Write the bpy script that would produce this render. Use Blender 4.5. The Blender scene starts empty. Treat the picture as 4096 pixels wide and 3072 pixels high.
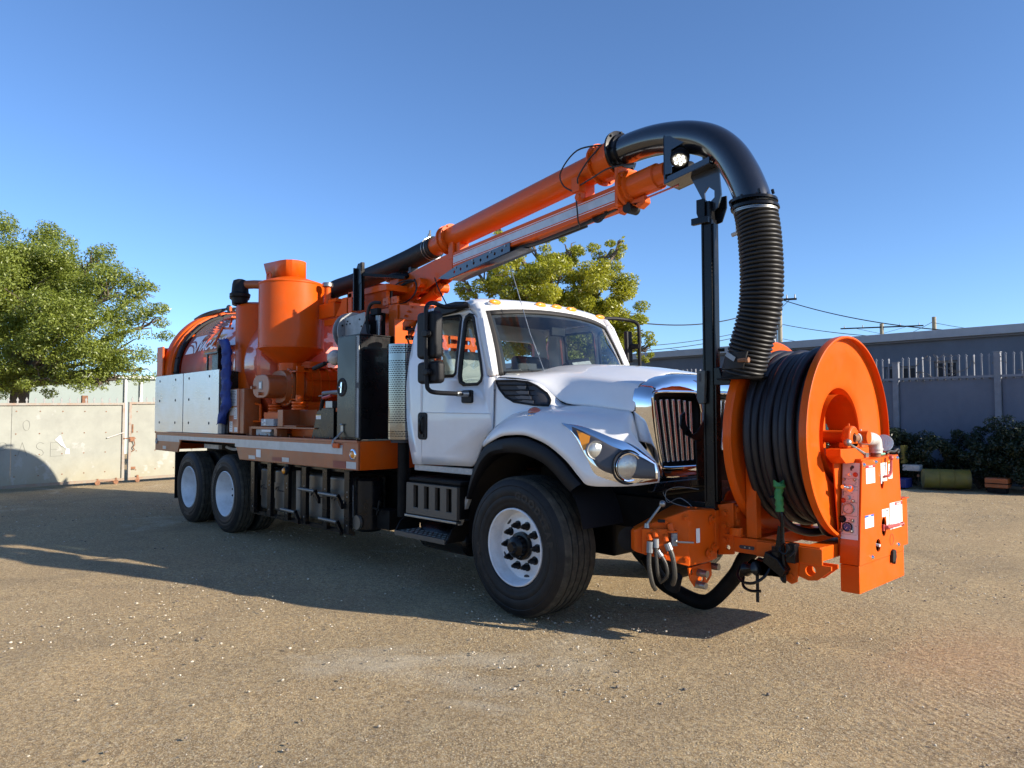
import bpy, bmesh, math, random
import numpy as np
from mathutils import Vector, Matrix
from mathutils.geometry import tessellate_polygon
R = math.radians
C = bpy.context.scene.collection
sc = bpy.context.scene

# ---------------------------------------------------------------- camera
cam_data = bpy.data.cameras.new('camera')
cam = bpy.data.objects.new('camera', cam_data)
C.objects.link(cam)
sc.camera = cam
yaw, pit, rol = R(136.645), R(2.4827), R(-0.086)
fw = Vector((math.cos(yaw)*math.cos(pit), math.sin(yaw)*math.cos(pit), math.sin(pit)))
rt = Vector((math.sin(yaw), -math.cos(yaw), 0)); upv = rt.cross(fw)
r2 = rt*math.cos(rol)+upv*math.sin(rol); u2 = upv*math.cos(rol)-rt*math.sin(rol)
cam.matrix_world = Matrix(((r2.x,u2.x,-fw.x,4.2045),(r2.y,u2.y,-fw.y,-5.1733),(r2.z,u2.z,-fw.z,1.5741),(0,0,0,1)))
cam_data.sensor_width = 36; cam_data.lens = 25.52
cam_data.clip_start = .05; cam_data.clip_end = 2000

# ---------------------------------------------------------------- light
SUN_AZ, SUN_EL = 23.5, 22.5
world = bpy.data.worlds.new('World'); sc.world = world; world.use_nodes = True
nt = world.node_tree; nt.nodes.clear()
out = nt.nodes.new('ShaderNodeOutputWorld'); bg = nt.nodes.new('ShaderNodeBackground'); sky = nt.nodes.new('ShaderNodeTexSky')
sky.sky_type = 'NISHITA'; sky.sun_disc = False
sky.sun_elevation = R(SUN_EL); sky.sun_rotation = R(90-SUN_AZ)
sky.air_density = .78; sky.dust_density = .25; sky.ozone_density = 5.6; sky.altitude = 0
bg.inputs['Strength'].default_value = .120
nt.links.new(sky.outputs[0], bg.inputs['Color']); nt.links.new(bg.outputs[0], out.inputs['Surface'])
sun_d = bpy.data.lights.new('sun', 'SUN'); sun_d.energy = 4.6; sun_d.angle = R(.53); sun_d.color = (1, .90, .75)
sun = bpy.data.objects.new('sun', sun_d); C.objects.link(sun)
sdir = Vector((math.cos(R(SUN_EL))*math.cos(R(SUN_AZ)), math.cos(R(SUN_EL))*math.sin(R(SUN_AZ)), math.sin(R(SUN_EL))))
sun.rotation_euler = sdir.to_track_quat('Z', 'Y').to_euler(); sun.location = sdir*60
sc.view_settings.view_transform = 'Standard'; sc.view_settings.look = 'None'
sc.view_settings.gamma = 1; sc.view_settings.exposure = .95; sc.view_settings.use_curve_mapping = False

# ---------------------------------------------------------------- mesh helpers
class MB:
    def __init__(s): s.v = []; s.f = []
    def add(s, vs, fs):
        o = len(s.v); s.v += [tuple(x) for x in vs]; s.f += [tuple(i+o for i in f) for f in fs]; return s
    def box(s, x0, x1, y0, y1, z0, z1):
        return s.add([(x0,y0,z0),(x1,y0,z0),(x1,y1,z0),(x0,y1,z0),(x0,y0,z1),(x1,y0,z1),(x1,y1,z1),(x0,y1,z1)],
                     [(0,3,2,1),(4,5,6,7),(0,1,5,4),(1,2,6,5),(2,3,7,6),(3,0,4,7)])
    def obox(s, c, a, b, d):
        c, a, b, d = Vector(c), Vector(a), Vector(b), Vector(d)
        vs = [c+i*a+j*b+k*d for k in (-1,1) for j in (-1,1) for i in (-1,1)]
        return s.add(vs, [(0,2,3,1),(4,5,7,6),(0,1,5,4),(2,6,7,3),(0,4,6,2),(1,3,7,5)])
    def bar(s, p0, p1, w, h, up=(0,0,1)):
        p0, p1 = Vector(p0), Vector(p1); d = p1-p0; L = d.length/2; d.normalize()
        a = d.cross(Vector(up))
        if a.length < 1e-4: a = d.cross(Vector((1,0,0)))
        a.normalize(); b = a.cross(d)
        return s.obox((p0+p1)/2, d*L, a*w/2, b*h/2)
    @staticmethod
    def mp(axis, a, u, v): return (a,u,v) if axis == 'x' else (u,a,v) if axis == 'y' else (u,v,a)
    def prism(s, poly, axis, a, b):
        n = len(poly)
        vs = [s.mp(axis, a, *p) for p in poly]+[s.mp(axis, b, *p) for p in poly]
        return s.add(vs, [tuple(range(n))[::-1], tuple(range(n,2*n))]+[(i,(i+1)%n,n+(i+1)%n,n+i) for i in range(n)])
    def plate(s, outer, holes, axis, a, b):
        rings = [outer]+holes; flat = [p for r in rings for p in r]; n = len(flat)
        tr = tessellate_polygon([[Vector((p[0],p[1],0)) for p in r] for r in rings])
        vs = [s.mp(axis, a, *p) for p in flat]+[s.mp(axis, b, *p) for p in flat]
        fs = [tuple(t) for t in tr]+[tuple(i+n for i in t[::-1]) for t in tr]
        o = 0
        for r in rings:
            m = len(r); fs += [(o+i,o+(i+1)%m,n+o+(i+1)%m,n+o+i) for i in range(m)]; o += m
        return s.add(vs, fs)
    def grid(s, rows, close=False):
        n = len(rows[0]); vs = [p for r in rows for p in r]; fs = []
        for i in range(len(rows)-1):
            for j in range(n if close else n-1):
                k = (j+1) % n; fs.append((i*n+j, i*n+k, (i+1)*n+k, (i+1)*n+j))
        return s.add(vs, fs)
    def tube(s, path, r, n=10, closed=False, caps=True):
        P = [Vector(p) for p in path]; m = len(P); rs = r if isinstance(r, (list,tuple)) else [r]*m
        rows = []; prev = None
        for i in range(m):
            if closed: t = P[(i+1)%m]-P[i-1]
            else: t = P[min(i+1,m-1)]-P[max(i-1,0)]
            t.normalize()
            if prev is None:
                a = t.orthogonal().normalized()
            else:
                a = prev-t*prev.dot(t); a.normalize()
            prev = a; b = t.cross(a)
            rows.append([P[i]+(a*math.cos(2*math.pi*k/n)+b*math.sin(2*math.pi*k/n))*rs[i] for k in range(n)])
        o = len(s.v); s.grid(rows+([rows[0]] if closed else []), True)
        if caps and not closed: s.f += [tuple(o+k for k in range(n))[::-1], tuple(o+(m-1)*n+k for k in range(n))]
        return s
    def cyl(s, p0, p1, r0, r1=None, n=24):
        return s.tube([p0, p1], [r0, r0 if r1 is None else r1], n)
    def lathe(s, prof, o, axis, n=48, cap0=False, cap1=False, arc=1.0, start=0.0):
        ax = Vector(axis).normalized(); o = Vector(o)
        a = ax.cross(Vector((0,0,1))) if abs(ax.z) < .9 else Vector((1,0,0)); a.normalize(); b = ax.cross(a)
        m = n if arc >= 1 else n+1
        rows = [[o+ax*h+(a*math.cos(2*math.pi*(start+arc*k/n))+b*math.sin(2*math.pi*(start+arc*k/n)))*r for k in range(m)] for r, h in prof]
        q = len(s.v); s.grid(rows, arc >= 1)
        if cap0: s.f.append(tuple(q+k for k in range(m))[::-1])
        if cap1: s.f.append(tuple(q+(len(prof)-1)*m+k for k in range(m)))
        return s
    def sphere(s, c, r, n=16, sc_=(1,1,1)):
        c = Vector(c); rows = []
        for i in range(n//2+1):
            th = math.pi*i/(n//2)
            rows.append([c+Vector((sc_[0]*r*math.sin(th)*math.cos(2*math.pi*k/n), sc_[1]*r*math.sin(th)*math.sin(2*math.pi*k/n), sc_[2]*r*math.cos(th))) for k in range(n)])
        return s.grid(rows, True)
    def bolt(s, p, axis, r=.012, h=.01):
        p = Vector(p); ax = Vector(axis).normalized(); return s.tube([p, p+ax*h], r, 6)
    def mesh(s, name, smooth=True, ang=35):
        me = bpy.data.meshes.new(name); me.from_pydata(s.v, [], s.f)
        bm = bmesh.new(); bm.from_mesh(me)
        bmesh.ops.remove_doubles(bm, verts=bm.verts, dist=1e-6)
        bmesh.ops.recalc_face_normals(bm, faces=bm.faces); bm.to_mesh(me); bm.free()
        if smooth:
            me.shade_smooth(); me.set_sharp_from_angle(angle=R(ang))
        return me

def obj(name, mb, m, parent=None, bevel=0, solid=0, ang=35, smooth=True, kind=None, label=None, sub=0):
    me = mb.mesh(name, smooth, ang) if isinstance(mb, MB) else mb
    o = bpy.data.objects.new(name, me); C.objects.link(o)
    if m is not None and not me.materials: me.materials.append(m)
    if parent: o.parent = parent
    if solid:
        q = o.modifiers.new('solid', 'SOLIDIFY'); q.thickness = solid; q.offset = 0
    if sub:
        q = o.modifiers.new('sub', 'SUBSURF'); q.levels = sub; q.render_levels = sub
    if bevel:
        q = o.modifiers.new('bevel', 'BEVEL'); q.width = bevel; q.segments = 2; q.limit_method = 'ANGLE'; q.angle_limit = R(40); q.harden_normals = True
    if kind: o['kind'] = kind
    if label: o['label'] = label
    return o
def thing(name, label, cat, group=None, loc=(0,0,0)):
    o = bpy.data.objects.new(name, None); C.objects.link(o); o.location = loc
    o['label'] = label; o['category'] = cat
    if group: o['group'] = group
    o.empty_display_size = .2
    return o
def tag(o, label, cat, group=None):
    o['label'] = label; o['category'] = cat
    if group: o['group'] = group
    return o
def inst(o, parent, M_):
    c = o.copy(); C.objects.link(c); c.parent = parent; c.matrix_local = M_; return c

def lerp(a, b, t): return a+(b-a)*t
def smooth_path(pts, k=8, closed=False):
    P = [Vector(p) for p in pts]; n = len(P); outp = []
    for i in range(n if closed else n-1):
        if closed: p0, p1, p2, p3 = P[i-1], P[i], P[(i+1)%n], P[(i+2)%n]
        else: p0, p1, p2, p3 = P[max(i-1,0)], P[i], P[i+1], P[min(i+2,n-1)]
        for j in range(k):
            t = j/k
            outp.append(.5*((2*p1)+(p2-p0)*t+(2*p0-5*p1+4*p2-p3)*t*t+(3*p1-p0-3*p2+p3)*t**3))
    if not closed: outp.append(P[-1])
    return outp
def interp(xs, ys, x): return float(np.interp(x, xs, ys))
def rrect(x0, x1, z0, z1, r, n=5):
    pts = []
    for cx, cz, a0 in ((x1-r,z0+r,-90),(x1-r,z1-r,0),(x0+r,z1-r,90),(x0+r,z0+r,180)):
        for k in range(n+1):
            a = R(a0+90*k/n); pts.append((cx+r*math.cos(a), cz+r*math.sin(a)))
    return pts
def circ(cx, cz, r, n=16, ex=1): return [(cx+ex*r*math.cos(2*math.pi*k/n), cz+r*math.sin(2*math.pi*k/n)) for k in range(n)]

_tc = {}
def text_geo(s, size=1.0, bold=0.0, shear=0.0, align='CENTER', sx=1.0):
    cu = bpy.data.curves.new('t', 'FONT'); cu.body = s; cu.size = size; cu.offset = bold; cu.shear = shear
    cu.align_x = align; cu.resolution_u = 3; cu.fill_mode = 'FRONT' if False else 'BOTH'
    o = bpy.data.objects.new('t', cu)
    me = bpy.data.meshes.new_from_object(o)
    vs = [(v.co.x*sx, v.co.y) for v in me.vertices]; fs = [tuple(p.vertices) for p in me.polygons]
    bpy.data.objects.remove(o); bpy.data.curves.remove(cu); bpy.data.meshes.remove(me)
    return vs, fs
def text_mb(s, fn, size, **k):
    vs, fs = text_geo(s, size, **k); return MB().add([fn(x, y) for x, y in vs], fs)

# ---------------------------------------------------------------- materials
def mat(name, col, rough=.5, metal=0, coat=0, var=0., vscale=4, rvar=0., bump=0., bscale=60, spec=.5, stretch=(1,1,1), dust=None, coat_r=.05):
    m = bpy.data.materials.new(name); m.use_nodes = True; n = m.node_tree.nodes; l = m.node_tree.links
    b = n['Principled BSDF']; b.inputs['Base Color'].default_value = (*col, 1)
    b.inputs['Roughness'].default_value = rough; b.inputs['Metallic'].default_value = metal
    b.inputs['Coat Weight'].default_value = coat; b.inputs['Coat Roughness'].default_value = coat_r
    b.inputs['Specular IOR Level'].default_value = spec
    if var or rvar or bump or dust:
        tc = n.new('ShaderNodeTexCoord'); mp = n.new('ShaderNodeMapping'); mp.inputs['Scale'].default_value = stretch
        l.new(tc.outputs['Object'], mp.inputs['Vector'])
        no = n.new('ShaderNodeTexNoise'); no.inputs['Scale'].default_value = vscale; no.inputs['Detail'].default_value = 6
        no.inputs['Roughness'].default_value = .62
        l.new(mp.outputs[0], no.inputs['Vector'])
    last = None
    if var:
        mx = n.new('ShaderNodeMix'); mx.data_type = 'RGBA'
        mx.inputs[6].default_value = (*[c*(1-var) for c in col], 1); mx.inputs[7].default_value = (*[min(1, c*(1+var)) for c in col], 1)
        cr = n.new('ShaderNodeMapRange'); cr.inputs[1].default_value = .3; cr.inputs[2].default_value = .7
        l.new(no.outputs['Fac'], cr.inputs[0]); l.new(cr.outputs[0], mx.inputs[0]); l.new(mx.outputs[2], b.inputs['Base Color']); last = mx.outputs[2]
    if dust:
        dcol, amt, dsc = dust
        n2 = n.new('ShaderNodeTexNoise'); n2.inputs['Scale'].default_value = dsc; n2.inputs['Detail'].default_value = 8; n2.inputs['Roughness'].default_value = .7
        l.new(tc.outputs['Object'], n2.inputs['Vector'])
        r2_ = n.new('ShaderNodeMapRange'); r2_.inputs[1].default_value = .45; r2_.inputs[2].default_value = .75; r2_.inputs[4].default_value = amt
        l.new(n2.outputs['Fac'], r2_.inputs[0])
        md = n.new('ShaderNodeMix'); md.data_type = 'RGBA'; md.inputs[7].default_value = (*dcol, 1)
        if last: l.new(last, md.inputs[6])
        else: md.inputs[6].default_value = (*col, 1)
        l.new(r2_.outputs[0], md.inputs[0]); l.new(md.outputs[2], b.inputs['Base Color'])
    if rvar:
        rr = n.new('ShaderNodeMapRange'); rr.inputs[1].default_value = .3; rr.inputs[2].default_value = .7
        rr.inputs[3].default_value = max(.02, rough-rvar); rr.inputs[4].default_value = min(1, rough+rvar)
        l.new(no.outputs['Fac'], rr.inputs[0]); l.new(rr.outputs[0], b.inputs['Roughness'])
    if bump:
        nb = n.new('ShaderNodeTexNoise'); nb.inputs['Scale'].default_value = bscale; nb.inputs['Detail'].default_value = 4
        l.new(mp.outputs[0], nb.inputs['Vector'])
        bp = n.new('ShaderNodeBump'); bp.inputs['Strength'].default_value = bump; bp.inputs['Distance'].default_value = .01
        l.new(nb.outputs['Fac'], bp.inputs['Height']); l.new(bp.outputs[0], b.inputs['Normal'])
        if coat: l.new(bp.outputs[0], b.inputs['Coat Normal'])
    return m
M = {}
DUST = (.20,.165,.125)
M['orange'] = mat('orange_paint', (.64,.088,.002), .45, coat=.16, spec=.15, var=.08, vscale=3, rvar=.06, dust=((.30,.12,.05),.28,5), bump=.03, bscale=14, coat_r=.04)
M['orange_tank'] = mat('orange_tank_paint', (.60,.085,.03), .4, coat=1.0, var=.05, vscale=2, bump=.02, bscale=5, coat_r=.03)
M['orange_dusty'] = mat('orange_dusty_paint', (.34,.080,.014), .5, coat=.3, var=.15, vscale=4, dust=(DUST,.35,6), coat_r=.2)
M['white'] = mat('white_paint', (.72,.725,.74), .35, coat=.8, var=.03, vscale=2, rvar=.05, coat_r=.03, dust=((.52,.50,.47),.22,3))
M['black'] = mat('black_gloss_paint', (.005,.005,.006), .3, coat=.12, spec=.2, var=.3, vscale=6, rvar=.1)
M['chassis'] = mat('black_chassis_paint', (.006,.0055,.0055), .6, spec=.15, var=.4, vscale=8, dust=((.035,.03,.025),.3,7))
M['plastic'] = mat('black_plastic', (.008,.008,.010), .55, spec=.25, var=.15, vscale=5, bump=.06, bscale=300)
M['rubber'] = mat('black_rubber', (.009,.0085,.009), .6, spec=.3, var=.35, vscale=9, bump=.05, bscale=90, dust=((.035,.03,.026),.35,10))
M['tread'] = mat('tyre_tread_rubber', (.045,.04,.032), .85, spec=.2, var=.35, vscale=12, dust=((.13,.11,.08),.6,14))
M['letters'] = mat('raised_letter_rubber', (.020,.018,.017), .5, spec=.3)
M['letters_light'] = mat('worn_letter_rubber', (.09,.085,.075), .6)
M['hose'] = mat('hose_rubber', (.013,.0125,.0125), .45, spec=.35, var=.25, vscale=7, dust=((.04,.036,.03),.3,9))
M['reel_hose'] = mat('reel_hose_rubber', (.016,.015,.019), .45, spec=.35, var=.25, vscale=5, stretch=(1,1,1), dust=((.045,.04,.036),.3,6))
M['chrome'] = mat('chrome', (.82,.83,.85), .045, metal=1, rvar=.02, vscale=3)
M['bar'] = mat('satin_chrome', (.92,.93,.95), .26, metal=.9)
M['steel'] = mat('bare_steel', (.30,.30,.29), .38, metal=.85, var=.2, rvar=.1, vscale=12)
M['alu'] = mat('diamond_plate_aluminium', (.70,.71,.70), .34, metal=.85, var=.1, rvar=.08, vscale=3)
M['galv'] = mat('galvanised_steel', (.24,.245,.25), .5, metal=.5, var=.2, vscale=9)
M['wheel'] = mat('white_wheel_paint', (.74,.75,.77), .35, coat=.4, dust=((.35,.33,.3),.45,9))
M['stripe'] = mat('silver_reflective_tape', (.46,.48,.50), .42, metal=.25, var=.12, vscale=8, dust=((.3,.29,.27),.3,12))
M['amber'] = mat('amber_lens', (.85,.30,.015), .18, coat=.8)
M['red'] = mat('red_lens', (.45,.02,.015), .2, coat=.8)
M['brownred'] = mat('red_brown_lens', (.40,.10,.06), .25, coat=.6)
M['trim'] = mat('dark_grey_trim', (.018,.017,.017), .6, spec=.3)
M['housing'] = mat('grey_lamp_housing', (.05,.05,.058), .4, coat=.1)
M['lamp'] = mat('clear_lamp_lens', (.50,.50,.46), .12, coat=1, metal=.6, bump=.4, bscale=45, stretch=(6,6,.3))
M['blue'] = mat('blue_fabric', (.008,.032,.20), .7, var=.3, vscale=7, bump=.5, bscale=14)
M['green'] = mat('green_tape', (.035,.20,.055), .6, var=.2, bump=.5, bscale=60)
M['teal'] = mat('green_hose', (.20,.62,.48), .4)
M['whitepart'] = mat('worn_white_metal', (.50,.48,.45), .45, var=.15, vscale=15, dust=((.2,.17,.14),.5,18))
M['greybox'] = mat('grey_enamel', (.36,.37,.38), .5)
M['sticker'] = mat('white_sticker', (.80,.79,.76), .45)
M['ink'] = mat('printed_ink', (.03,.03,.035), .6)
M['inkred'] = mat('printed_red', (.50,.02,.03), .5)
M['inkyel'] = mat('printed_yellow', (.75,.48,.02), .5)
M['inkblue'] = mat('printed_blue', (.02,.10,.42), .5)
M['panelgrey'] = mat('control_panel_face', (.58,.56,.54), .45, metal=.15, var=.06)
M['cushion'] = mat('grey_upholstery', (.07,.075,.09), .8)
M['tan'] = mat('light_interior_plastic', (.42,.42,.37), .6)
M['grille_dark'] = mat('dark_radiator_mesh', (.02,.019,.018), .6)
M['cable'] = mat('cable', (.012,.012,.012), .6)
M['logo'] = mat('white_logo_vinyl', (.80,.81,.84), .4)
M['rust'] = mat('rusty_steel', (.22,.10,.05), .8, var=.4, vscale=15)
M['cab_black'] = mat('black_cabinet_paint', (.016,.018,.012), .32, var=.25, vscale=2, rvar=.1, coat=.1, spec=.35)
M['shield'] = mat('stainless_heat_shield', (.27,.27,.27), .10, metal=1, rvar=.05, vscale=8)
M['redh'] = mat('red_handle', (.45,.06,.05), .4, coat=.3)

def glass(name, tint, refl=.10, dirt=0.):
    m = bpy.data.materials.new(name); m.use_nodes = True; n = m.node_tree.nodes; l = m.node_tree.links; n.clear()
    o = n.new('ShaderNodeOutputMaterial'); t = n.new('ShaderNodeBsdfTransparent'); g = n.new('ShaderNodeBsdfGlossy'); mx = n.new('ShaderNodeMixShader')
    t.inputs[0].default_value = (*tint, 1); g.inputs['Roughness'].default_value = .01
    lw = n.new('ShaderNodeLayerWeight'); lw.inputs[0].default_value = .5
    pw = n.new('ShaderNodeMath'); pw.operation = 'POWER'; pw.inputs[1].default_value = 3
    ad = n.new('ShaderNodeMath'); ad.operation = 'MULTIPLY_ADD'; ad.inputs[1].default_value = .75; ad.inputs[2].default_value = refl; ad.use_clamp = True
    l.new(lw.outputs['Facing'], pw.inputs[0]); l.new(pw.outputs[0], ad.inputs[0]); l.new(ad.outputs[0], mx.inputs[0])
    l.new(t.outputs[0], mx.inputs[1]); l.new(g.outputs[0], mx.inputs[2])
    if dirt:
        df = n.new('ShaderNodeBsdfDiffuse'); df.inputs[0].default_value = (.5,.5,.48,1); m2 = n.new('ShaderNodeMixShader')
        no = n.new('ShaderNodeTexNoise'); no.inputs['Scale'].default_value = 6; no.inputs['Detail'].default_value = 8
        tc = n.new('ShaderNodeTexCoord'); l.new(tc.outputs['Object'], no.inputs['Vector'])
        mr = n.new('ShaderNodeMapRange'); mr.inputs[1].default_value = .4; mr.inputs[2].default_value = .8; mr.inputs[4].default_value = dirt
        l.new(no.outputs['Fac'], mr.inputs[0]); l.new(mr.outputs[0], m2.inputs[0]); l.new(mx.outputs[0], m2.inputs[1]); l.new(df.outputs[0], m2.inputs[2]); l.new(m2.outputs[0], o.inputs[0])
    else: l.new(mx.outputs[0], o.inputs[0])
    return m
M['glass'] = glass('windshield_glass', (.66,.74,.76), .05, .03)
M['sideglass'] = glass('side_window_glass', (.55,.64,.70), .08)

def foliage(name, c1, c2, trans):
    m = bpy.data.materials.new(name); m.use_nodes = True; n = m.node_tree.nodes; l = m.node_tree.links; n.clear()
    o = n.new('ShaderNodeOutputMaterial'); d = n.new('ShaderNodeBsdfDiffuse'); t = n.new('ShaderNodeBsdfTranslucent'); g = n.new('ShaderNodeBsdfGlossy')
    g.inputs['Roughness'].default_value = .45
    tc = n.new('ShaderNodeTexCoord'); no = n.new('ShaderNodeTexNoise'); no.inputs['Scale'].default_value = 1.1; no.inputs['Detail'].default_value = 5
    wn = n.new('ShaderNodeTexWhiteNoise'); ge = n.new('ShaderNodeNewGeometry')
    l.new(tc.outputs['Object'], no.inputs['Vector'])
    l.new(ge.outputs['Random Per Island'], wn.inputs['Vector'])
    ad = n.new('ShaderNodeMath'); ad.operation = 'MULTIPLY_ADD'; ad.inputs[1].default_value = .5; l.new(ge.outputs['Random Per Island'], ad.inputs[0])
    mr = n.new('ShaderNodeMapRange'); mr.inputs[1].default_value = .3; mr.inputs[2].default_value = .7; mr.inputs[4].default_value = .6
    l.new(no.outputs['Fac'], mr.inputs[0]); l.new(mr.outputs[0], ad.inputs[2])
    mx = n.new('ShaderNodeMix'); mx.data_type = 'RGBA'; mx.inputs[6].default_value = (*c1,1); mx.inputs[7].default_value = (*c2,1)
    l.new(ad.outputs[0], mx.inputs[0]); l.new(mx.outputs[2], d.inputs[0])
    tt = n.new('ShaderNodeMix'); tt.data_type = 'RGBA'; tt.blend_type = 'MULTIPLY'; tt.inputs[0].default_value = 1; tt.inputs[7].default_value = (1.0,1.0,.45,1)
    l.new(mx.outputs[2], tt.inputs[6]); l.new(tt.outputs[2], t.inputs[0])
    m1 = n.new('ShaderNodeMixShader'); m1.inputs[0].default_value = trans; l.new(d.outputs[0], m1.inputs[1]); l.new(t.outputs[0], m1.inputs[2])
    m2 = n.new('ShaderNodeMixShader'); m2.inputs[0].default_value = .05; l.new(m1.outputs[0], m2.inputs[1]); l.new(g.outputs[0], m2.inputs[2])
    l.new(m2.outputs[0], o.inputs[0]); return m
M['leaf_l'] = foliage('leaf_green', (.12,.165,.022), (.33,.38,.065), .45)
M['leaf_r'] = foliage('leaf_yellow_green', (.20,.24,.018), (.50,.48,.05), .5)
M['hedge'] = foliage('hedge_green', (.012,.022,.010), (.035,.055,.02), .2)
M['bark'] = mat('bark', (.13,.10,.075), .9, var=.35, vscale=6, bump=.6, bscale=18, stretch=(3,3,.6))

# ---------------------------------------------------------------- ground
def ground_material():
    m = bpy.data.materials.new('dirt_ground'); m.use_nodes = True; n = m.node_tree.nodes; l = m.node_tree.links
    b = n['Principled BSDF']; b.inputs['Roughness'].default_value = .95; b.inputs['Specular IOR Level'].default_value = .2
    tc = n.new('ShaderNodeTexCoord')
    def noise(s, d=6, ro=.6, vec=None, dist=0):
        q = n.new('ShaderNodeTexNoise'); q.inputs['Scale'].default_value = s; q.inputs['Detail'].default_value = d; q.inputs['Roughness'].default_value = ro
        q.inputs['Distortion'].default_value = dist
        l.new(vec or tc.outputs['Object'], q.inputs['Vector']); return q.outputs['Fac']
    def rng(x, a, b_, c=0, d=1):
        q = n.new('ShaderNodeMapRange'); q.inputs[1].default_value = a; q.inputs[2].default_value = b_; q.inputs[3].default_value = c; q.inputs[4].default_value = d; l.new(x, q.inputs[0]); return q.outputs[0]
    def mix(f, a, b_, mode='MIX'):
        q = n.new('ShaderNodeMix'); q.data_type = 'RGBA'; q.blend_type = mode
        for i, x in ((0,f),(6,a),(7,b_)):
            if isinstance(x, (tuple,float,int)): q.inputs[i].default_value = x if not isinstance(x, tuple) else (*x,1)
            else: l.new(x, q.inputs[i])
        return q.outputs[2]
    big = noise(.35, 5, .6, dist=.6); mid = noise(1.6, 6, .65, dist=.4); fine = noise(28, 6, .75); grit = noise(110, 3, .7)
    col = mix(rng(big,.38,.62), (0.471,0.325,0.163), (0.327,0.233,0.123))
    col = mix(rng(mid,.42,.68,0,.75), col, (0.523,0.377,0.194))
    col = mix(rng(noise(.8,5,.6,dist=1.0),.56,.70,0,.75), col, (0.209,0.154,0.087))
    col = mix(rng(noise(.9,6,.7),.60,.72,0,.6), col, (0.613,0.503,0.302))
    col = mix(rng(fine,.40,.60,0,.88), col, (0.196,0.136,0.076))
    col = mix(rng(grit,.54,.66,0,.8), col, (0.719,0.570,0.333))
    col = mix(rng(noise(.33,5,.7,dist=.8),.58,.68,0,.45), col, (.60,.55,.44))
    col = mix(rng(noise(3.2,6,.75,dist=1.5),.62,.72,0,.7), col, (.12,.095,.07))
    col = mix(rng(noise(62,4,.8),.50,.62,0,.55), col, (.62,.54,.40))  # pale grain: sparkle of pebbles in low sun, painted into the colour
    vo = n.new('ShaderNodeTexVoronoi'); vo.inputs['Scale'].default_value = 34; vo.inputs['Randomness'].default_value = 1; l.new(tc.outputs['Object'], vo.inputs['Vector'])
    pebble = rng(vo.outputs['Distance'], .10, .26, 1, 0)
    pm = n.new('ShaderNodeMath'); pm.operation = 'MULTIPLY'; l.new(pebble, pm.inputs[0]); l.new(rng(noise(2.2,4,.6),.45,.6), pm.inputs[1])
    col = mix(pm.outputs[0], col, (0.654,0.524,0.310))
    l.new(col, b.inputs['Base Color'])
    # tyre ruts: stretched waves crossing the yard, masked in patches
    mp = n.new('ShaderNodeMapping'); mp.inputs['Rotation'].default_value = (0,0,R(28)); l.new(tc.outputs['Object'], mp.inputs['Vector'])
    wv = n.new('ShaderNodeTexWave'); wv.inputs['Scale'].default_value = 5.5; wv.inputs['Distortion'].default_value = 2.2; wv.inputs['Detail'].default_value = 2; wv.inputs['Detail Scale'].default_value = .5
    wv.bands_direction = 'Y'; l.new(mp.outputs[0], wv.inputs['Vector'])
    wm = n.new('ShaderNodeMath'); wm.operation = 'MULTIPLY'; l.new(wv.outputs['Fac'], wm.inputs[0]); l.new(rng(noise(.45,2,.5),.58,.66,0,.28), wm.inputs[1])
    def madd(a, k, c):
        q = n.new('ShaderNodeMath'); q.operation = 'MULTIPLY_ADD'; l.new(a, q.inputs[0]); q.inputs[1].default_value = k
        if c is None: q.inputs[2].default_value = 0
        else: l.new(c, q.inputs[2])
        return q.outputs[0]
    h = madd(mid, 1.6, None); h = madd(fine, .75, h); h = madd(grit, .42, h); h = madd(pm.outputs[0], .35, h); h = madd(wm.outputs[0], .5, h)
    bp = n.new('ShaderNodeBump'); bp.inputs['Strength'].default_value = 1.0; bp.inputs['Distance'].default_value = .024
    l.new(h, bp.inputs['Height']); l.new(bp.outputs[0], b.inputs['Normal'])
    return m
M['ground'] = ground_material()
def build_ground():
    xs = np.concatenate([[-400,-150,-70,-40,-25,-19], np.arange(-16,9,.14), [11,14,20,40,120,400]])
    ys = np.concatenate([[-400,-120,-40,-20,-12,-9], np.arange(-7,14.5,.14), [17,22,30,60,150,400]])
    X, Y = np.meshgrid(xs, ys, indexing='ij')
    rs = np.random.RandomState(3); Z = np.zeros_like(X)
    for k in range(46):
        f = rs.uniform(.5, 7.); a = rs.uniform(0, 6.28); ph = rs.uniform(0, 6.28)
        Z += .011/(f**.9)*np.sin(f*(X*math.cos(a)+Y*math.sin(a))+ph)*.55
    mask = np.clip((X+16)/3,0,1)*np.clip((8.5-X)/2,0,1)*np.clip((Y+7)/1.5,0,1)*np.clip((14-Y)/2,0,1)
    Z = Z*mask-.004
    nx, ny = X.shape; co = np.stack([X,Y,Z],-1).reshape(-1,3)
    i, j = np.meshgrid(np.arange(nx-1), np.arange(ny-1), indexing='ij'); a = (i*ny+j).ravel()
    q = np.stack([a, a+ny, a+ny+1, a+1], -1)
    me = quads_mesh('ground', co, q); o = obj('ground', me, M['ground'], kind='structure'); me.shade_smooth()
    return o
def quads_mesh(name, co, q):
    me = bpy.data.meshes.new(name); me.vertices.add(len(co)); me.vertices.foreach_set('co', co.astype(np.float32).ravel())
    k = q.shape[1]
    me.loops.add(q.size); me.loops.foreach_set('vertex_index', q.astype(np.int32).ravel())
    me.polygons.add(len(q)); me.polygons.foreach_set('loop_start', np.arange(0, q.size, k, dtype=np.int32)); me.polygons.foreach_set('loop_total', np.full(len(q), k, dtype=np.int32))
    me.update(calc_edges=True); me.validate(); return me
build_ground()
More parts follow.
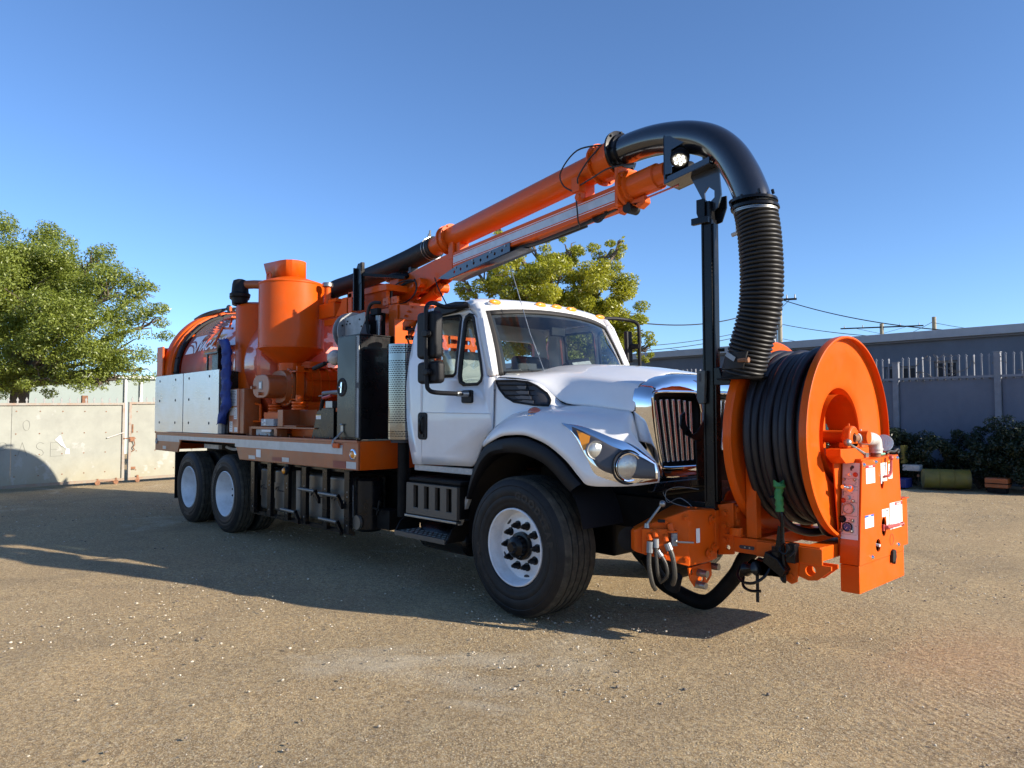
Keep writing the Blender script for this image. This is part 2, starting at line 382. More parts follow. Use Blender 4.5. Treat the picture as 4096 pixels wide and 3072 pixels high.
def build_stones():
    rs = np.random.RandomState(11)
    t = (1+5**.5)/2
    ico = np.array([(-1,t,0),(1,t,0),(-1,-t,0),(1,-t,0),(0,-1,t),(0,1,t),(0,-1,-t),(0,1,-t),(t,0,-1),(t,0,1),(-t,0,-1),(-t,0,1)])/math.sqrt(1+t*t)
    F = np.array([(0,11,5),(0,5,1),(0,1,7),(0,7,10),(0,10,11),(1,5,9),(5,11,4),(11,10,2),(10,7,6),(7,1,8),(3,9,4),(3,4,2),(3,2,6),(3,6,8),(3,8,9),(4,9,5),(2,4,11),(6,2,10),(8,6,7),(9,8,1)])
    def make(name, N, s0, s1, col, reg):
        P = np.zeros((N,3)); P[:,0] = rs.uniform(reg[0],reg[1],N); P[:,1] = rs.uniform(reg[2],reg[3],N)
        keep = rs.rand(N) < .35+.65*(np.sin(P[:,0]*1.3+np.cos(P[:,1]*.9)*2) > .1)
        P = P[keep]; N = len(P)
        S = (s0*(s1/s0)**(rs.rand(N)**2.6))[:,None]*rs.uniform([.7,.7,.35],[1.3,1.3,.75],(N,3))
        P[:,2] = S[:,2]*.25-.002
        V_ = ico[None]*S[:,None,:]*rs.uniform(.75,1.2,(N,12,1))+P[:,None,:]
        q = (F[None]+(np.arange(N)*12)[:,None,None]).reshape(-1,3)
        obj(name, quads_mesh(name, V_.reshape(-1,3), q), col, kind='stuff')
    make('gravel', 42000, .003, .012, mat('pale_gravel', (.52,.46,.36), .9, var=.5, vscale=9), (-13,7.5,-6.5,11.5))
    make('dark_gravel', 20000, .003, .014, mat('dark_gravel', (.19,.155,.12), .9, var=.4, vscale=9), (-13,7.5,-6.5,11.5))
build_stones()
# ---------------------------------------------------------------- trees
def leaf_mesh(name, lobes, N, size, seed, sub=26, k=.34):
    rs = np.random.RandomState(seed); cs = []; rr = []
    for x, y, z, r in lobes:
        n = max(4, int(sub*(r/1.0)**1.6)+3)
        d = rs.normal(size=(n,3)); d /= np.linalg.norm(d,axis=1)[:,None]
        rad = r*(.45+.60*rs.rand(n)**.6)
        c = np.array([x,y,z])+d*rad[:,None]; cs.append(c); rr.append(r*k*rs.uniform(.55,1.25,n))
    cs = np.concatenate(cs); rr = np.concatenate(rr); w = rr**2; w /= w.sum()
    idx = rs.choice(len(cs), N, p=w)
    d = rs.normal(size=(N,3)); d /= np.linalg.norm(d,axis=1)[:,None]
    P = cs[idx]+d*(rr[idx]*(.25+.85*rs.rand(N)**.45))[:,None]*np.array([1,1,.72])
    nrm = d*.5+rs.normal(size=(N,3))*.55+np.array([0,0,.55]); nrm /= np.linalg.norm(nrm,axis=1)[:,None]
    t = np.cross(nrm, rs.normal(size=(N,3))); t /= np.linalg.norm(t,axis=1)[:,None]; b = np.cross(nrm, t)
    s = size*rs.uniform(.6,1.25,N)[:,None]
    V_ = np.stack([P-t*s, P+b*s*.42-nrm*s*.12, P+t*s*1.0, P-b*s*.42-nrm*s*.12], 1)
    q = np.arange(N*4).reshape(-1,4)
    return quads_mesh(name, V_.reshape(-1,3), q), cs
def tree(label, lobes, base, fork, N, size, seed, lm, r0=.22, tips=None, group='trees beyond the yard'):
    t = thing('tree', label, 'tree', group, base)
    inv = Matrix.Translation(-Vector(base))
    me, cs = leaf_mesh('crown', lobes, N, size, seed); me.transform(inv); obj('crown', me, lm, t)
    tr = MB(); B = Vector(base); F = Vector(fork); rs = random.Random(seed)
    tr.tube([B-Vector((0,0,.1)), B.lerp(F,.3)+Vector((.05,.03,0)), F], [r0*1.25, r0, r0*.8], 12)
    br = MB()
    for x, y, z, r in lobes:
        L = Vector((x,y,z)); 
        if L.z < F.z-1.2: continue
        mid = F.lerp(L,.5)+Vector((rs.uniform(-.3,.3),rs.uniform(-.3,.3),rs.uniform(-.1,.5)))
        br.tube(smooth_path([F, mid, L],4), [lerp(r0*.5,.03,i/8) for i in range(9)], 7)
        for k in range(6):
            e = L+Vector((rs.gauss(0,1),rs.gauss(0,1),rs.gauss(0,.8))).normalized()*r*.72
            br.tube([L.lerp(mid,.3*k/6), L.lerp(e,.5)+Vector((0,0,.1)), e], [.03,.02,.006], 5)
    m1 = tr.mesh('trunk'); m1.transform(inv); obj('trunk', m1, M['bark'], t)
    m2 = br.mesh('branches'); m2.transform(inv); obj('branches', m2, M['bark'], t)
TL = [(-22.94,-1.15,6.48,1.22),(-22.98,-0.03,6.72,1.04),(-21.57,-0.86,5.18,1.66),(-21.54,0.77,6.32,0.87),(-20.23,0.99,5.22,1.05),(-20.68,1.97,5.39,0.66),(-19.88,2.09,4.43,0.65),(-20.37,0.12,4.31,1.37),(-22.09,-0.97,3.53,1.40),(-20.29,0.49,3.15,0.86),(-19.93,1.46,3.60,0.87),(-20.27,1.97,3.00,0.55),(-21.00,-0.55,2.66,0.62),(-23.91,-2.18,5.60,1.72),(-23.77,-2.02,3.29,1.43),(-25.96,-2.90,4.57,1.65),(-23.67,0.27,5.56,1.38),(-19.94,1.16,2.67,0.39),(-20.00,0.80,2.53,0.35),(-22.64,-1.56,2.40,0.84)]
TR = [(-10.52,8.36,6.11,0.54),(-10.23,9.26,6.39,0.52),(-9.28,9.67,6.10,0.54),(-8.53,10.47,5.97,0.57),(-11.14,8.14,5.39,0.65),(-9.85,8.34,5.17,0.93),(-9.10,9.00,5.03,1.05),(-8.52,10.05,4.95,0.88),(-8.55,10.88,4.27,0.78),(-7.97,11.06,3.78,0.48),(-11.18,7.66,5.07,0.36),(-9.27,10.13,3.88,1.17),(-8.28,10.73,3.33,0.64),(-10.48,9.13,4.16,1.05),(-7.80,11.25,3.33,0.28),(-10.10,9.68,3.25,1.05),(-8.27,10.75,6.30,0.23),(-10.61,8.27,6.69,0.18),(-8.99,9.99,3.07,0.89),(-11.29,8.27,4.30,0.72)]
tree('broad green leafy tree behind the whitish steel gate', TL, (-23.0,-1.0,0), (-22.6,-.8,2.6), 210000, .047, 5, M['leaf_l'], .3)
tree('yellow green leafy tree behind the white truck cab', TR, (-9.3,9.9,0), (-9.4,9.7,2.8), 150000, .047, 6, M['leaf_r'], .2)
rs_ = random.Random(8)
# low dark conifers far behind the grille
for i, (u, h) in enumerate(((-67.0,9.6),(-64.3,9.2),(-61.6,9.9),(-59.3,10.6),(-48.5,10.4))):
    x = u; y = 99+(u+62)*.8
    t = thing('conifer_tree', ['small dark conifer far off above the white hood, leftmost of the row','second dark conifer from the left above the white hood','third dark conifer from the left above the white hood','tallest dark conifer just left of the black pole','dark conifer far off between the pole and the hanging hose'][i], 'tree', 'distant conifers above the hood', (x,y,0))
    cr = MB()
    for k in range(7):
        z0 = 1.5+k*(h-2)/7; r = 1.0*(1-k/8)
        cr.lathe([(r*1.1,0),(r*.5,.55*(h-2)/7),(.1,1.25*(h-2)/7)], (rs_.uniform(-.08,.08),0,z0), (0,0,1), 9)
    obj('crown', cr, M['hedge'], t, smooth=False); obj('trunk', MB().cyl((0,0,0),(0,0,2),.18,.15,8), M['bark'], t)

# ---------------------------------------------------------------- gate on the left
def gate_mat():
    m = mat('weathered_gate_sheet', (.30,.305,.262), .75, var=.10, vscale=1.3, bump=.12, bscale=9, dust=((.19,.19,.17),.45,2.2))
    n = m.node_tree.nodes; l = m.node_tree.links; b = n['Principled BSDF']; src = b.inputs['Base Color'].links[0].from_socket
    tc = [x for x in n if x.type == 'TEX_COORD'][0]; sx = n.new('ShaderNodeSeparateXYZ'); l.new(tc.outputs['Object'], sx.inputs[0])
    mr = n.new('ShaderNodeMapRange'); mr.inputs[1].default_value = .75; mr.inputs[2].default_value = .05; mr.inputs[4].default_value = .7; l.new(sx.outputs['Z'], mr.inputs[0])
    no = n.new('ShaderNodeTexNoise'); no.inputs['Scale'].default_value = 3; no.inputs['Detail'].default_value = 7; l.new(tc.outputs['Object'], no.inputs['Vector'])
    mu = n.new('ShaderNodeMath'); mu.operation = 'MULTIPLY'; l.new(mr.outputs[0], mu.inputs[0]); l.new(no.outputs['Fac'], mu.inputs[1])
    mx = n.new('ShaderNodeMix'); mx.data_type = 'RGBA'; mx.inputs[7].default_value = (.33,.27,.13,1); l.new(mu.outputs[0], mx.inputs[0]); l.new(src, mx.inputs[6]); l.new(mx.outputs[2], b.inputs['Base Color'])
    # pale scraped patches
    n3 = n.new('ShaderNodeTexNoise'); n3.inputs['Scale'].default_value = 1.7; n3.inputs['Detail'].default_value = 9; n3.inputs['Roughness'].default_value = .65; l.new(tc.outputs['Object'], n3.inputs['Vector'])
    m3 = n.new('ShaderNodeMapRange'); m3.inputs[1].default_value = .62; m3.inputs[2].default_value = .66; m3.inputs[4].default_value = .6; l.new(n3.outputs['Fac'], m3.inputs[0])
    m4 = n.new('ShaderNodeMix'); m4.data_type = 'RGBA'; m4.inputs[7].default_value = (.40,.395,.37,1); l.new(m3.outputs[0], m4.inputs[0]); l.new(mx.outputs[2], m4.inputs[6]); l.new(m4.outputs[2], b.inputs['Base Color'])
    return m
M['gate'] = gate_mat(); M['picket'] = mat('grey_picket_paint', (.28,.285,.28), .7, var=.2, vscale=6, dust=((.25,.14,.08),.5,8))
GA, GD = Vector((-14.455,-.04,0)), Vector((-.154,.988,0)).normalized()   # gap between the leaves, direction to the right
GN = Vector((GD.y,-GD.x,0))                                              # towards the yard
def gp(s, z, o=0): return GA+GD*s+GN*o+Vector((0,0,z))
def gate_leaf(label, s0, s1, gapside, zt0, zt1):
    t = thing('steel_gate', label, 'gate', 'gate leaves on the left', gp(0,0))
    inv = Matrix.Translation(-gp(0,0))
    def part(name, mb, m, **k):
        me = mb.mesh(name); me.transform(inv); return obj(name, me, m, t, **k)
    n = max(2, int(round(abs(s1-s0)/2.4))); 
    zt = lambda s: lerp(zt0, zt1, (s-s0)/(s1-s0))
    for i in range(n):
        a = lerp(s0,s1,i/n)+.004; b = lerp(s0,s1,(i+1)/n)-.004
        mb = MB(); mb.add([gp(a,.12,.0),gp(b,.12,.0),gp(b,zt(b)-.02,.0),gp(a,zt(a)-.02,.0),gp(a,.12,-.012),gp(b,.12,-.012),gp(b,zt(b)-.02,-.012),gp(a,zt(a)-.02,-.012)],[(0,1,2,3),(7,6,5,4),(0,4,5,1),(1,5,6,2),(2,6,7,3),(3,7,4,0)])
        part('sheet_panel', mb, M['gate'])
    rv = MB()
    for i in range(int(abs(s1-s0)/.45)+1):
        s = min(s0,s1)+.2+i*.45
        if s > max(s0,s1)-.05: break
        for z in (.3,.75,1.2,1.68): rv.bolt(gp(s+random.uniform(-.01,.01),z,.001), GN, .014, .008)
    part('rivets', rv, M['rust'])
    part('top_rail', MB().bar(gp(s0,zt0,.012), gp(s1,zt1,.012), .06, .05), mat('rusty_white_rail', (.30,.28,.24), .7, dust=((.28,.13,.06),.8,5)))
    part('bottom_rail', MB().bar(gp(s0,.10,.015), gp(s1,.10,.015), .06, .06), mat('rusty_bottom_rail', (.26,.22,.17), .75, dust=((.28,.14,.07),.9,5)))
    e = s1 if gapside > 0 else s0
    part('stile', MB().bar(gp(e-.03*gapside,.12,.014), gp(e-.03*gapside,zt(e)+.02,.014), .06, .055, up=GN), bpy.data.materials['rusty_white_rail'])
    first = None; sgn = 1 if s1 > s0 else -1; k = 0
    s = min(s0,s1)+.08
    while s < max(s0,s1)-.03:
        p = gp(s, zt(s)); h = .15
        if first is None:
            mb = MB(); w = .014
            prof = [(-w,0),(w,0),(w,h*.5),(w*2.0,h*.55),(0,h),(-w*2.0,h*.55),(-w,h*.5)]
            o_ = len(mb.v); mb.add([GD*x+GN*.02+Vector((0,0,z)) for x,z in prof]+[GD*x+GN*.012+Vector((0,0,z)) for x,z in prof], [tuple(range(7)),tuple(range(13,6,-1))]+[(i,(i+1)%7,7+(i+1)%7,7+i) for i in range(7)])
            first = obj('picket', mb, M['picket'], t, smooth=False); first.matrix_local = Matrix.Translation(p-gp(0,0))
        else: inst(first, t, Matrix.Translation(p-gp(0,0)))
        s += .168; k += 1
    return t, part
t, part = gate_leaf('long whitish sheet steel gate leaf with scratched letters, left of the gap', -9.2, -.035, 1, 1.72, 1.86)
def scratch(strokes, s, z, h, w=None):
    mb = MB()
    for st in strokes:
        pts = [gp(s+x*h*.62, z+y*h, .004) for x, y in smooth_path([(a,b,0) for a,b in st],4) for x,y in [(x,y)]] if False else [gp(s+q[0]*h*.62, z+q[1]*h, .003) for q in smooth_path([(a,b,0) for a,b in st],4)]
        mb.tube(pts, .0045, 4)
    return mb
O_ = [[(.5,1),(.12,.8),(.05,.45),(.3,.05),(.75,.05),(.95,.45),(.85,.85),(.5,1)]]
P_ = [[(.1,0),(.15,1)],[(.15,1),(.6,1),(.8,.78),(.55,.5),(.15,.48)]]
A_ = [[(.0,0),(.45,1)],[(.45,1),(.95,0)],[(.2,.4),(.8,.4)]]
S_ = [[(.9,.9),(.5,1),(.15,.8),(.3,.55),(.75,.42),(.85,.15),(.4,0),(.05,.12)]]
E_ = [[(.1,1),(.1,0)],[(.1,1),(1.0,1.0)],[(.1,.5),(.85,.5)],[(.1,0),(1.5,.02)]]
N_ = [[(.1,0),(.1,1)],[(.1,1),(.85,0)],[(.85,0),(.85,1)]]
gr = MB()
for st, s, z, h in ((N_,-2.95,1.30,.20),(O_,-2.12,1.27,.22),(P_,-2.78,.70,.34),(P_,-2.55,.72,.30),(A_,-2.20,.73,.29),(S_,-1.88,.71,.30),(E_,-1.60,.70,.30)):
    q = scratch(st, s, z, h); gr.add(q.v, q.f)
part('scratched_letters', gr, mat('scratch_marks', (.20,.20,.18), .8))
pp = MB(); pp.add([gp(-1.50,1.06,.01),gp(-1.40,1.16,.03),gp(-1.33,.98,.012),gp(-1.27,.86,.02),gp(-1.36,.92,.02)], [(0,1,2),(0,2,4),(2,3,4)])
pp.add([gp(-1.27,.86,.01),gp(-1.21,.85,.015),gp(-1.2,.74,.01),gp(-1.29,.74,.01)], [(0,1,2,3)])
part('torn_paper', pp, M['sticker'])
part('pull_bar', MB().tube([gp(-.43,1.07,.03), gp(-.10,1.18,.05), gp(-.05,1.20,.03)], .013, 8), M['whitepart'])
for i, (s, lab) in enumerate(((-.62,0),(-.22,0))):
    part('roller', MB().lathe([(0,-.02),(.055,-.02),(.055,.02),(0,.02)], gp(s,.055,.03), GN, 14).bar(gp(s,.05,.045), gp(s,.15,.045), .035,.012, up=GN), M['rust'])
part('brace_rod', MB().tube([gp(-.6,.10,.045),gp(-.24,.075,.05)], .008, 6), M['rust'])
t2, part = gate_leaf('whitish sheet steel gate leaf with rusty latch, right of the gap', .05, 3.2, -1, 1.88, 1.95)
part('latch_box', MB().obox(gp(.12,1.03,.045), GD*.055, GN*.03, Vector((0,0,.055))), M['rust'], bevel=.006)
part('latch_bolt', MB().tube([gp(-.07,1.05,.06),gp(.2,1.05,.06)], .013, 8), M['rust'])
part('chain', MB().tube(smooth_path([gp(.16,1.0,.06),gp(.19,.9,.05),gp(.15,.84,.05),gp(.18,.78,.05),gp(.12,.74,.05)],4), .012, 6), M['rust'])
part('hinge', MB().obox(gp(.15,.35,.03), GD*.07, GN*.01, Vector((0,0,.03))), M['rust'])
part('hinge', MB().obox(gp(.14,1.28,.03), GD*.015, GN*.01, Vector((0,0,.1))), M['rust'])
part('roller', MB().lathe([(0,-.02),(.05,-.02),(.05,.02),(0,.02)], gp(.27,.06,.03), GN, 14).bar(gp(.27,.05,.045), gp(.27,.18,.045), .05,.012, up=GN), M['rust'])

# ---------------------------------------------------------------- building behind the gate
bw = mat('pale_green_render', (.27,.32,.31), .85, var=.06, vscale=.7)
t = thing('warehouse', 'pale grey green warehouse behind the tree and gate on the left', 'building', None, (-29,2,0))
obj('wall', MB().box(-3,0,-14,12,0,3.15), bw, t); obj('roof', MB().box(-3.2,.15,-14.2,12.2,3.15,3.28), mat('pale_roof_sheet',(.55,.58,.58),.6), t)
for y in (1.9,2.5): obj('downpipe', MB().cyl((.08,y,0),(.08,y,3.1),.05,.05,10), mat('white_pipe',(.75,.75,.73),.5), t)
t = thing('rusty_post', 'short rusty post between the gate pickets and the warehouse', 'post', None, (-18.9,.1,0))
obj('post', MB().box(-.07,.07,-.07,.07,0,2.15), M['rust'], t)

# ---------------------------------------------------------------- right hand boundary
def wall_mat(name, col, vs=1.0, d=(.19,.20,.24)):
    return mat(name, col, .9, var=.14, vscale=vs, bump=.25, bscale=35, dust=(d,.4,1.6), stretch=(1,1,.45))
t = thing('long_building', 'low grey industrial building with pale fascia behind the picket topped wall', 'building', None, (0,16.5,0))
bm_ = MB().plate([(-22,0),(12,0),(12,3.62),(-22,3.62)], [[(-2.18,2.5),(-1.62,2.5),(-1.62,3.02),(-2.18,3.02)],[(-3.45,2.5),(-2.62,2.5),(-2.62,2.92),(-3.45,2.92)]], 'y', 0, .25)
bm_.box(-22,12,.3,9,0,3.6)
obj('wall', bm_, wall_mat('grey_render', (.13,.145,.175)), t, smooth=False)
obj('fascia', MB().box(-22.3,12.3,-.18,.02,3.62,3.84), mat('pale_fascia', (.36,.37,.39), .6, var=.08), t, bevel=.01)
obj('soffit', MB().box(-22.2,12.2,-.10,-.002,3.57,3.615), mat('dark_soffit', (.16,.16,.17), .7), t)
obj('roof', MB().box(-22.2,12.2,.02,9,3.66,3.76), mat('grey_roof', (.35,.35,.36), .7), t)
for x0, x1, z1 in ((-2.18,-1.62,3.02),(-3.45,-2.62,2.92)):
    w = obj('window', MB().plate([(x0+.003,2.503),(x1-.003,2.503),(x1-.003,z1-.003),(x0+.003,z1-.003)], [[(x0+.06,2.56),(x1-.06,2.56),(x1-.06,z1-.06),(x0+.06,z1-.06)]], 'y', .08, .14), mat('window_frame_grey', (.2,.2,.21), .6), t)
    obj('pane', MB().box(x0+.06,x1-.06,.11,.12,2.56,z1-.06), mat('dark_window_pane', (.012,.013,.018), .4, spec=.3), w)
    obj('bar', MB().box((x0+x1)/2-.02,(x0+x1)/2+.02,.07,.105,2.56,z1-.06), bpy.data.materials['window_frame_grey'], w)
t = thing('boundary_wall', 'grey rendered boundary wall topped with steel pickets, right of the hose reel', 'wall', None, (0,13.9,0))
wm = wall_mat('grey_boundary_render', (.13,.15,.195), 1.2)
posts = [-8.65,-6.52,-4.39,-2.26,-.13,2.0,4.13]
for i in range(len(posts)-1):
    obj('wall_panel', MB().box(posts[i]+.07,posts[i+1]-.07,0,.12,0,2.40), wm, t, bevel=.01)
gp_ = mat('weathered_fence_post', (.20,.215,.25), .75, var=.2, vscale=5, dust=((.24,.24,.25),.5,6))
pk = None
for i, x in enumerate(posts):
    zt = 2.97 if i % 2 == 0 else 2.85
    mb = MB().box(x-.062,x+.062,-.08,.06,0,zt); mb.box(x-.075,x+.075,-.093,.073,zt,zt+.02)
    obj('post', mb, gp_, t, bevel=.006)
    if i < len(posts)-1:
        obj('rail', MB().box(x+.066,posts[i+1]-.066,-.05,-.005,2.42,2.47), gp_, t)
        nb = MB()
        for k in range(1,14):
            xx = x+.152*k+.001
            nb.box(xx-.02,xx+.02,-.045,-.01,2.385,2.418)
            if pk is None:
                w=.016; h=.5
                pr=[(-w,0),(w,0),(w,h*.88),(w*1.9,h*.91),(0,h),(-w*1.9,h*.91),(-w,h*.88)]
                pk = obj('picket', MB().prism(pr,'y',-.012,.012), gp_, t, smooth=False); pk.matrix_local = Matrix.Translation((xx,-.03,2.47))
            else: inst(pk, t, Matrix.Translation((xx,-.03,2.47+random.uniform(-.012,.012)))@Matrix.Rotation(random.uniform(-.02,.02),4,'Y')@Matrix.Rotation(random.choice((0,0,0,1.2)),4,'Z'))
        obj('rail_brackets', nb, mat('dark_bracket', (.08,.08,.085), .7) if 'dark_bracket' not in bpy.data.materials else bpy.data.materials['dark_bracket'], t)
# dry creepers tangled in the pickets
rs_ = random.Random(21); vn = MB()
for k in range(16):
    x = rs_.uniform(-2.0,1.6); z = rs_.uniform(2.5,2.9); pts = [(x,13.84,z)]
    for j in range(6):
        x += rs_.uniform(.04,.2)*rs_.choice((1,1,-1)); z += rs_.uniform(-.16,.12); pts.append((x,13.84+rs_.uniform(-.03,.03),z))
    vn.tube(smooth_path(pts,4), rs_.uniform(.004,.009), 5)
o = obj('dry_creeper', vn, mat('dry_vine', (.16,.14,.12), .9)); tag(o, 'dry leafless creeper stems tangled in the wall pickets', 'creeper')
# hedge shrubs
def shrub(label, x, y, w, h, N, seed):
    lob = []
    rs = random.Random(seed)
    for k in range(7): lob.append((x+rs.uniform(-w,w)*.7, y+rs.uniform(-.3,.3), h*rs.uniform(.25,.75), h*rs.uniform(.28,.42)))
    t = thing('shrub', label, 'shrub', 'dark shrubs along the boundary wall', (x,y,0))
    me, cs = leaf_mesh('foliage', lob, int(N*1.6), .034, seed, sub=40); me.transform(Matrix.Translation((-x,-y,0))); obj('foliage', me, M['hedge'], t)
    st = MB()
    for l in lob: st.tube([(0,0,0),((l[0]-x)*.5,(l[1]-y)*.5,l[2]*.6),(l[0]-x,l[1]-y,l[2])], [.02,.014,.006], 5)
    obj('stems', st, M['bark'], t)
shrub('broad dark shrub just right of the orange control box', -1.45, 12.7, .95, 1.35, 16000, 31)
shrub('low dark shrub in front of the middle of the boundary wall', -.35, 13.0, .55, 1.15, 9000, 32)
shrub('dark brownish shrub before the right wall post', .25, 12.75, .75, 1.40, 13000, 33)
shrub('dark shrub at the far right edge of the photo', 1.25, 12.7, .9, 1.3, 13000, 34)
shrub('dark shrub behind the hose reel flange', -2.9, 13.0, .7, .95, 6000, 35)
# junk lying before the wall
yel = mat('dirty_yellow_paint', (.20,.155,.02), .6, var=.3, vscale=4, dust=((.12,.1,.08),.5,5))
junk = 'odds and ends dumped along the wall'
t = thing('yellow_drum', 'dirty yellow steel drum lying on its side before the wall', 'drum', junk, (-.95,12.15,0))
obj('shell', MB().lathe([(.20,0),(.21,.01),(.205,.03),(.205,.28),(.215,.29),(.205,.30),(.205,.56),(.215,.57),(.205,.58),(.205,.85),(.21,.87),(.20,.88)], (-.2,-.1,.21), (.85,.45,0), 24), yel, t)
obj('lid', MB().lathe([(0,.015),(.19,.015),(.20,0)], (-.2,-.1,.21), (.85,.45,0), 24), mat('worn_drum_lid', (.28,.24,.10), .7, var=.3), t)
obj('bung', MB().cyl((-.24,-.22,.27),(-.25,-.235,.27),.03), M['rust'], t)
t = thing('blue_crate', 'low blue and yellow plastic crate right behind the orange control box', 'crate', junk, (-1.75,11.9,0))
obj('base', MB().box(-.3,.38,-.2,.2,0,.2), mat('dark_blue_plastic', (.02,.03,.16), .5), t, bevel=.02)
obj('lid', MB().box(-.32,.12,-.22,.22,.2,.28), yel, t, bevel=.02); obj('tag', MB().box(.1,.18,-.206,-.201,.1,.16), M['sticker'], t)
t = thing('machine_roller', 'grey machine roller with yellow end plate standing left of the yellow drum', 'machine part', junk, (-1.75,12.3,0))
obj('roller', MB().cyl((-.35,0,.78),(.12,0,.78),.1,.1,20), M['steel'], t); obj('end_plate', MB().box(.12,.2,-.12,.12,.5,.9), yel, t, bevel=.01)
obj('base_casting', MB().box(-.3,.1,-.14,.14,0,.62), M['chassis'], t, bevel=.02); obj('white_bracket', MB().box(.15,.5,-.12,.1,.34,.48), M['whitepart'], t, bevel=.02)
t = thing('orange_block', 'small orange painted block between the yellow drum and orange machine', 'machine part', junk, (.22,12.1,0))
obj('block', MB().box(-.2,.2,-.15,.15,.1,.3), M['orange_dusty'], t, bevel=.02); obj('rib', MB().box(-.21,.21,-.16,.16,.18,.2), M['chassis'], t); obj('base', MB().box(-.16,.16,-.12,.12,0,.1), M['chassis'], t)
t = thing('orange_machine', 'small orange and blue machine with white lever, rightmost on the ground', 'machine', junk, (.95,12.2,0))
obj('lower_pan', MB().prism([(-.32,.12),(.3,.12),(.36,.2),(-.2,.22)],'y',-.15,.15), M['orange_dusty'], t, bevel=.01)
obj('upper_pan', MB().prism([(-.2,.26),(.38,.26),(.34,.33),(.1,.36),(.06,.45),(0,.45),(-.04,.34)],'y',-.12,.12), M['orange'], t, bevel=.01)
obj('frame', MB().box(-.22,.3,-.1,.1,0,.12), M['chassis'], t); obj('blue_cover', MB().box(-.08,.12,-.08,.1,.36,.62), mat('blue_cover_paint', (.02,.03,.2), .5), t, bevel=.02)
obj('lever', MB().tube([(.05,-.1,.42),(.07,-.12,.65),(.05,-.1,.82)], .018, 8), M['whitepart'], t)
t = thing('concrete_block', 'whitish rust stained concrete block behind the hose reel flange', 'block', junk, (-2.55,13.3,0))
obj('block', MB().box(-.25,.25,-.15,.15,.5,1.12), mat('stained_concrete', (.25,.24,.24), .9, dust=((.2,.06,.05),.9,5)), t, bevel=.02); obj('base', MB().box(-.3,.3,-.2,.2,0,.5), wm, t)

# ---------------------------------------------------------------- poles and wires
wood = mat('weathered_pole_wood', (.30,.27,.20), .9, var=.2, vscale=3, stretch=(3,3,.4))
def pole(label, x, y, h, arm, r=.13, bucket=False, adir=(1,0,0)):
    t = thing('utility_pole', label, 'utility pole', 'utility poles beyond the yard', (x,y,0))
    obj('shaft', MB().cyl((0,0,0),(0,0,h),r,r*.8,12), wood, t)
    if arm:
        a = Vector(adir).normalized()*arm
        obj('crossarm', MB().bar(Vector((0,-.12,h-.35))-a, Vector((0,-.12,h-.35))+a, .1,.12), M['chassis'], t)
        obj('brace', MB().bar(Vector((0,-.12,h-1.0)), Vector((0,-.12,h-.4))+a*.6, .03,.03).bar(Vector((0,-.12,h-1.0)), Vector((0,-.12,h-.4))-a*.6, .03,.03), M['chassis'], t)
        for s in (-.9,-.45,.45,.9): obj('insulator', MB().cyl(Vector((0,-.12,h-.29))+a*s, Vector((0,-.12,h-.05))+a*s, .05,.03,8), M['greybox'], t)
    if bucket: obj('transformer', MB().lathe([(0,-.5),(.25,-.5),(.27,-.45),(.27,.4),(.2,.5),(0,.5)], (-.42,-.1,h-2.6), (0,0,1), 16), mat('pale_transformer_paint', (.65,.67,.68), .5), t)
    return t
pole('nearest wooden utility pole with transformer, right behind the hanging hose', -17.05,37.85,9.1,1.05,.16,True,(.85,.5,0))
pole('distant utility pole with wide crossarm above the building roof', -22.1,68.9,10.4,3.6,.22,False,(.8,.4,0))
pole('plain utility pole without crossarm above the building roof, rightmost', -15.35,61.5,9.7,0,.2)
pole('thin distant pole left of the black hose prop', -33.8,59.5,7.9,0,.1)
pole('short distant post above the white hood', -62,80,8.9,0,.12)
t = thing('street_lamp', 'tiny distant street lamp above the white hood', 'street lamp', None, (-60,90,0))
obj('pole', MB().cyl((0,0,0),(0,0,9.5),.09,.07,8), M['chassis'], t); obj('arm', MB().tube([(0,0,9.5),(.5,.3,10),(1.4,.8,10.3)],.05,6), M['chassis'], t)
def wire(label, a, b, sag, r=.02, n=24):
    a, b = Vector(a), Vector(b)
    pts = [a.lerp(b,i/n)-Vector((0,0,sag*4*(i/n)*(1-i/n))) for i in range(n+1)]
    o = obj('overhead_wire', MB().tube(pts, r, 5), M['cable']); tag(o, label, 'wire', 'overhead wires')
wire('thick cable sagging left from the nearest pole across the black prop', (-16.94,37.98,8.8), (-13.5,17.2,5.3), .75, .028)
wire('thick cable running right from the nearest pole down to the roof', (-16.94,37.98,8.75), (-3.0,33.5,5.15), .55, .028)
wire('upper wire of the pair under the thick sagging cable', (-17.05,37.9,7.4), (-20,22,5.0), .5, .018)
wire('lower wire of the pair, with a splice box on it', (-17.05,37.9,7.15), (-20.3,22,4.75), .5, .02)
wire('thin wire low over the hood from tree to hose', (-30,45,7.0), (-16,37,5.3), .2, .018)
wire('lowest thick wire just above the white hood', (-32,40,4.6), (-10,38,4.3), .25, .03)
wire('wire from the nearest pole to the far crossarm', (-16.9,37.9,7.2), (-8,36,5.5), .2, .02)
wire('slack wire from far crossarm pole up to the plain pole', (-22.5,66,8.0), (-15.4,61.4,9.3), .3, .02)
wire('wire dropping right from the plain pole', (-15.3,61.4,9.2), (-7,58,7.4), .25, .02)
wire('thin wire beside the nearest pole, slanting down right', (-16.9,37.9,6.3), (-9,36,5.35), .3, .015)
o = obj('splice_box', MB().bar((-16.75,31.6,5.55),(-16.35,31.9,5.75),.13,.13), mat('weathered_splice', (.22,.22,.2),.8), None, bevel=.03); tag(o, 'grey splice box hanging on a wire between prop and hose', 'splice box')
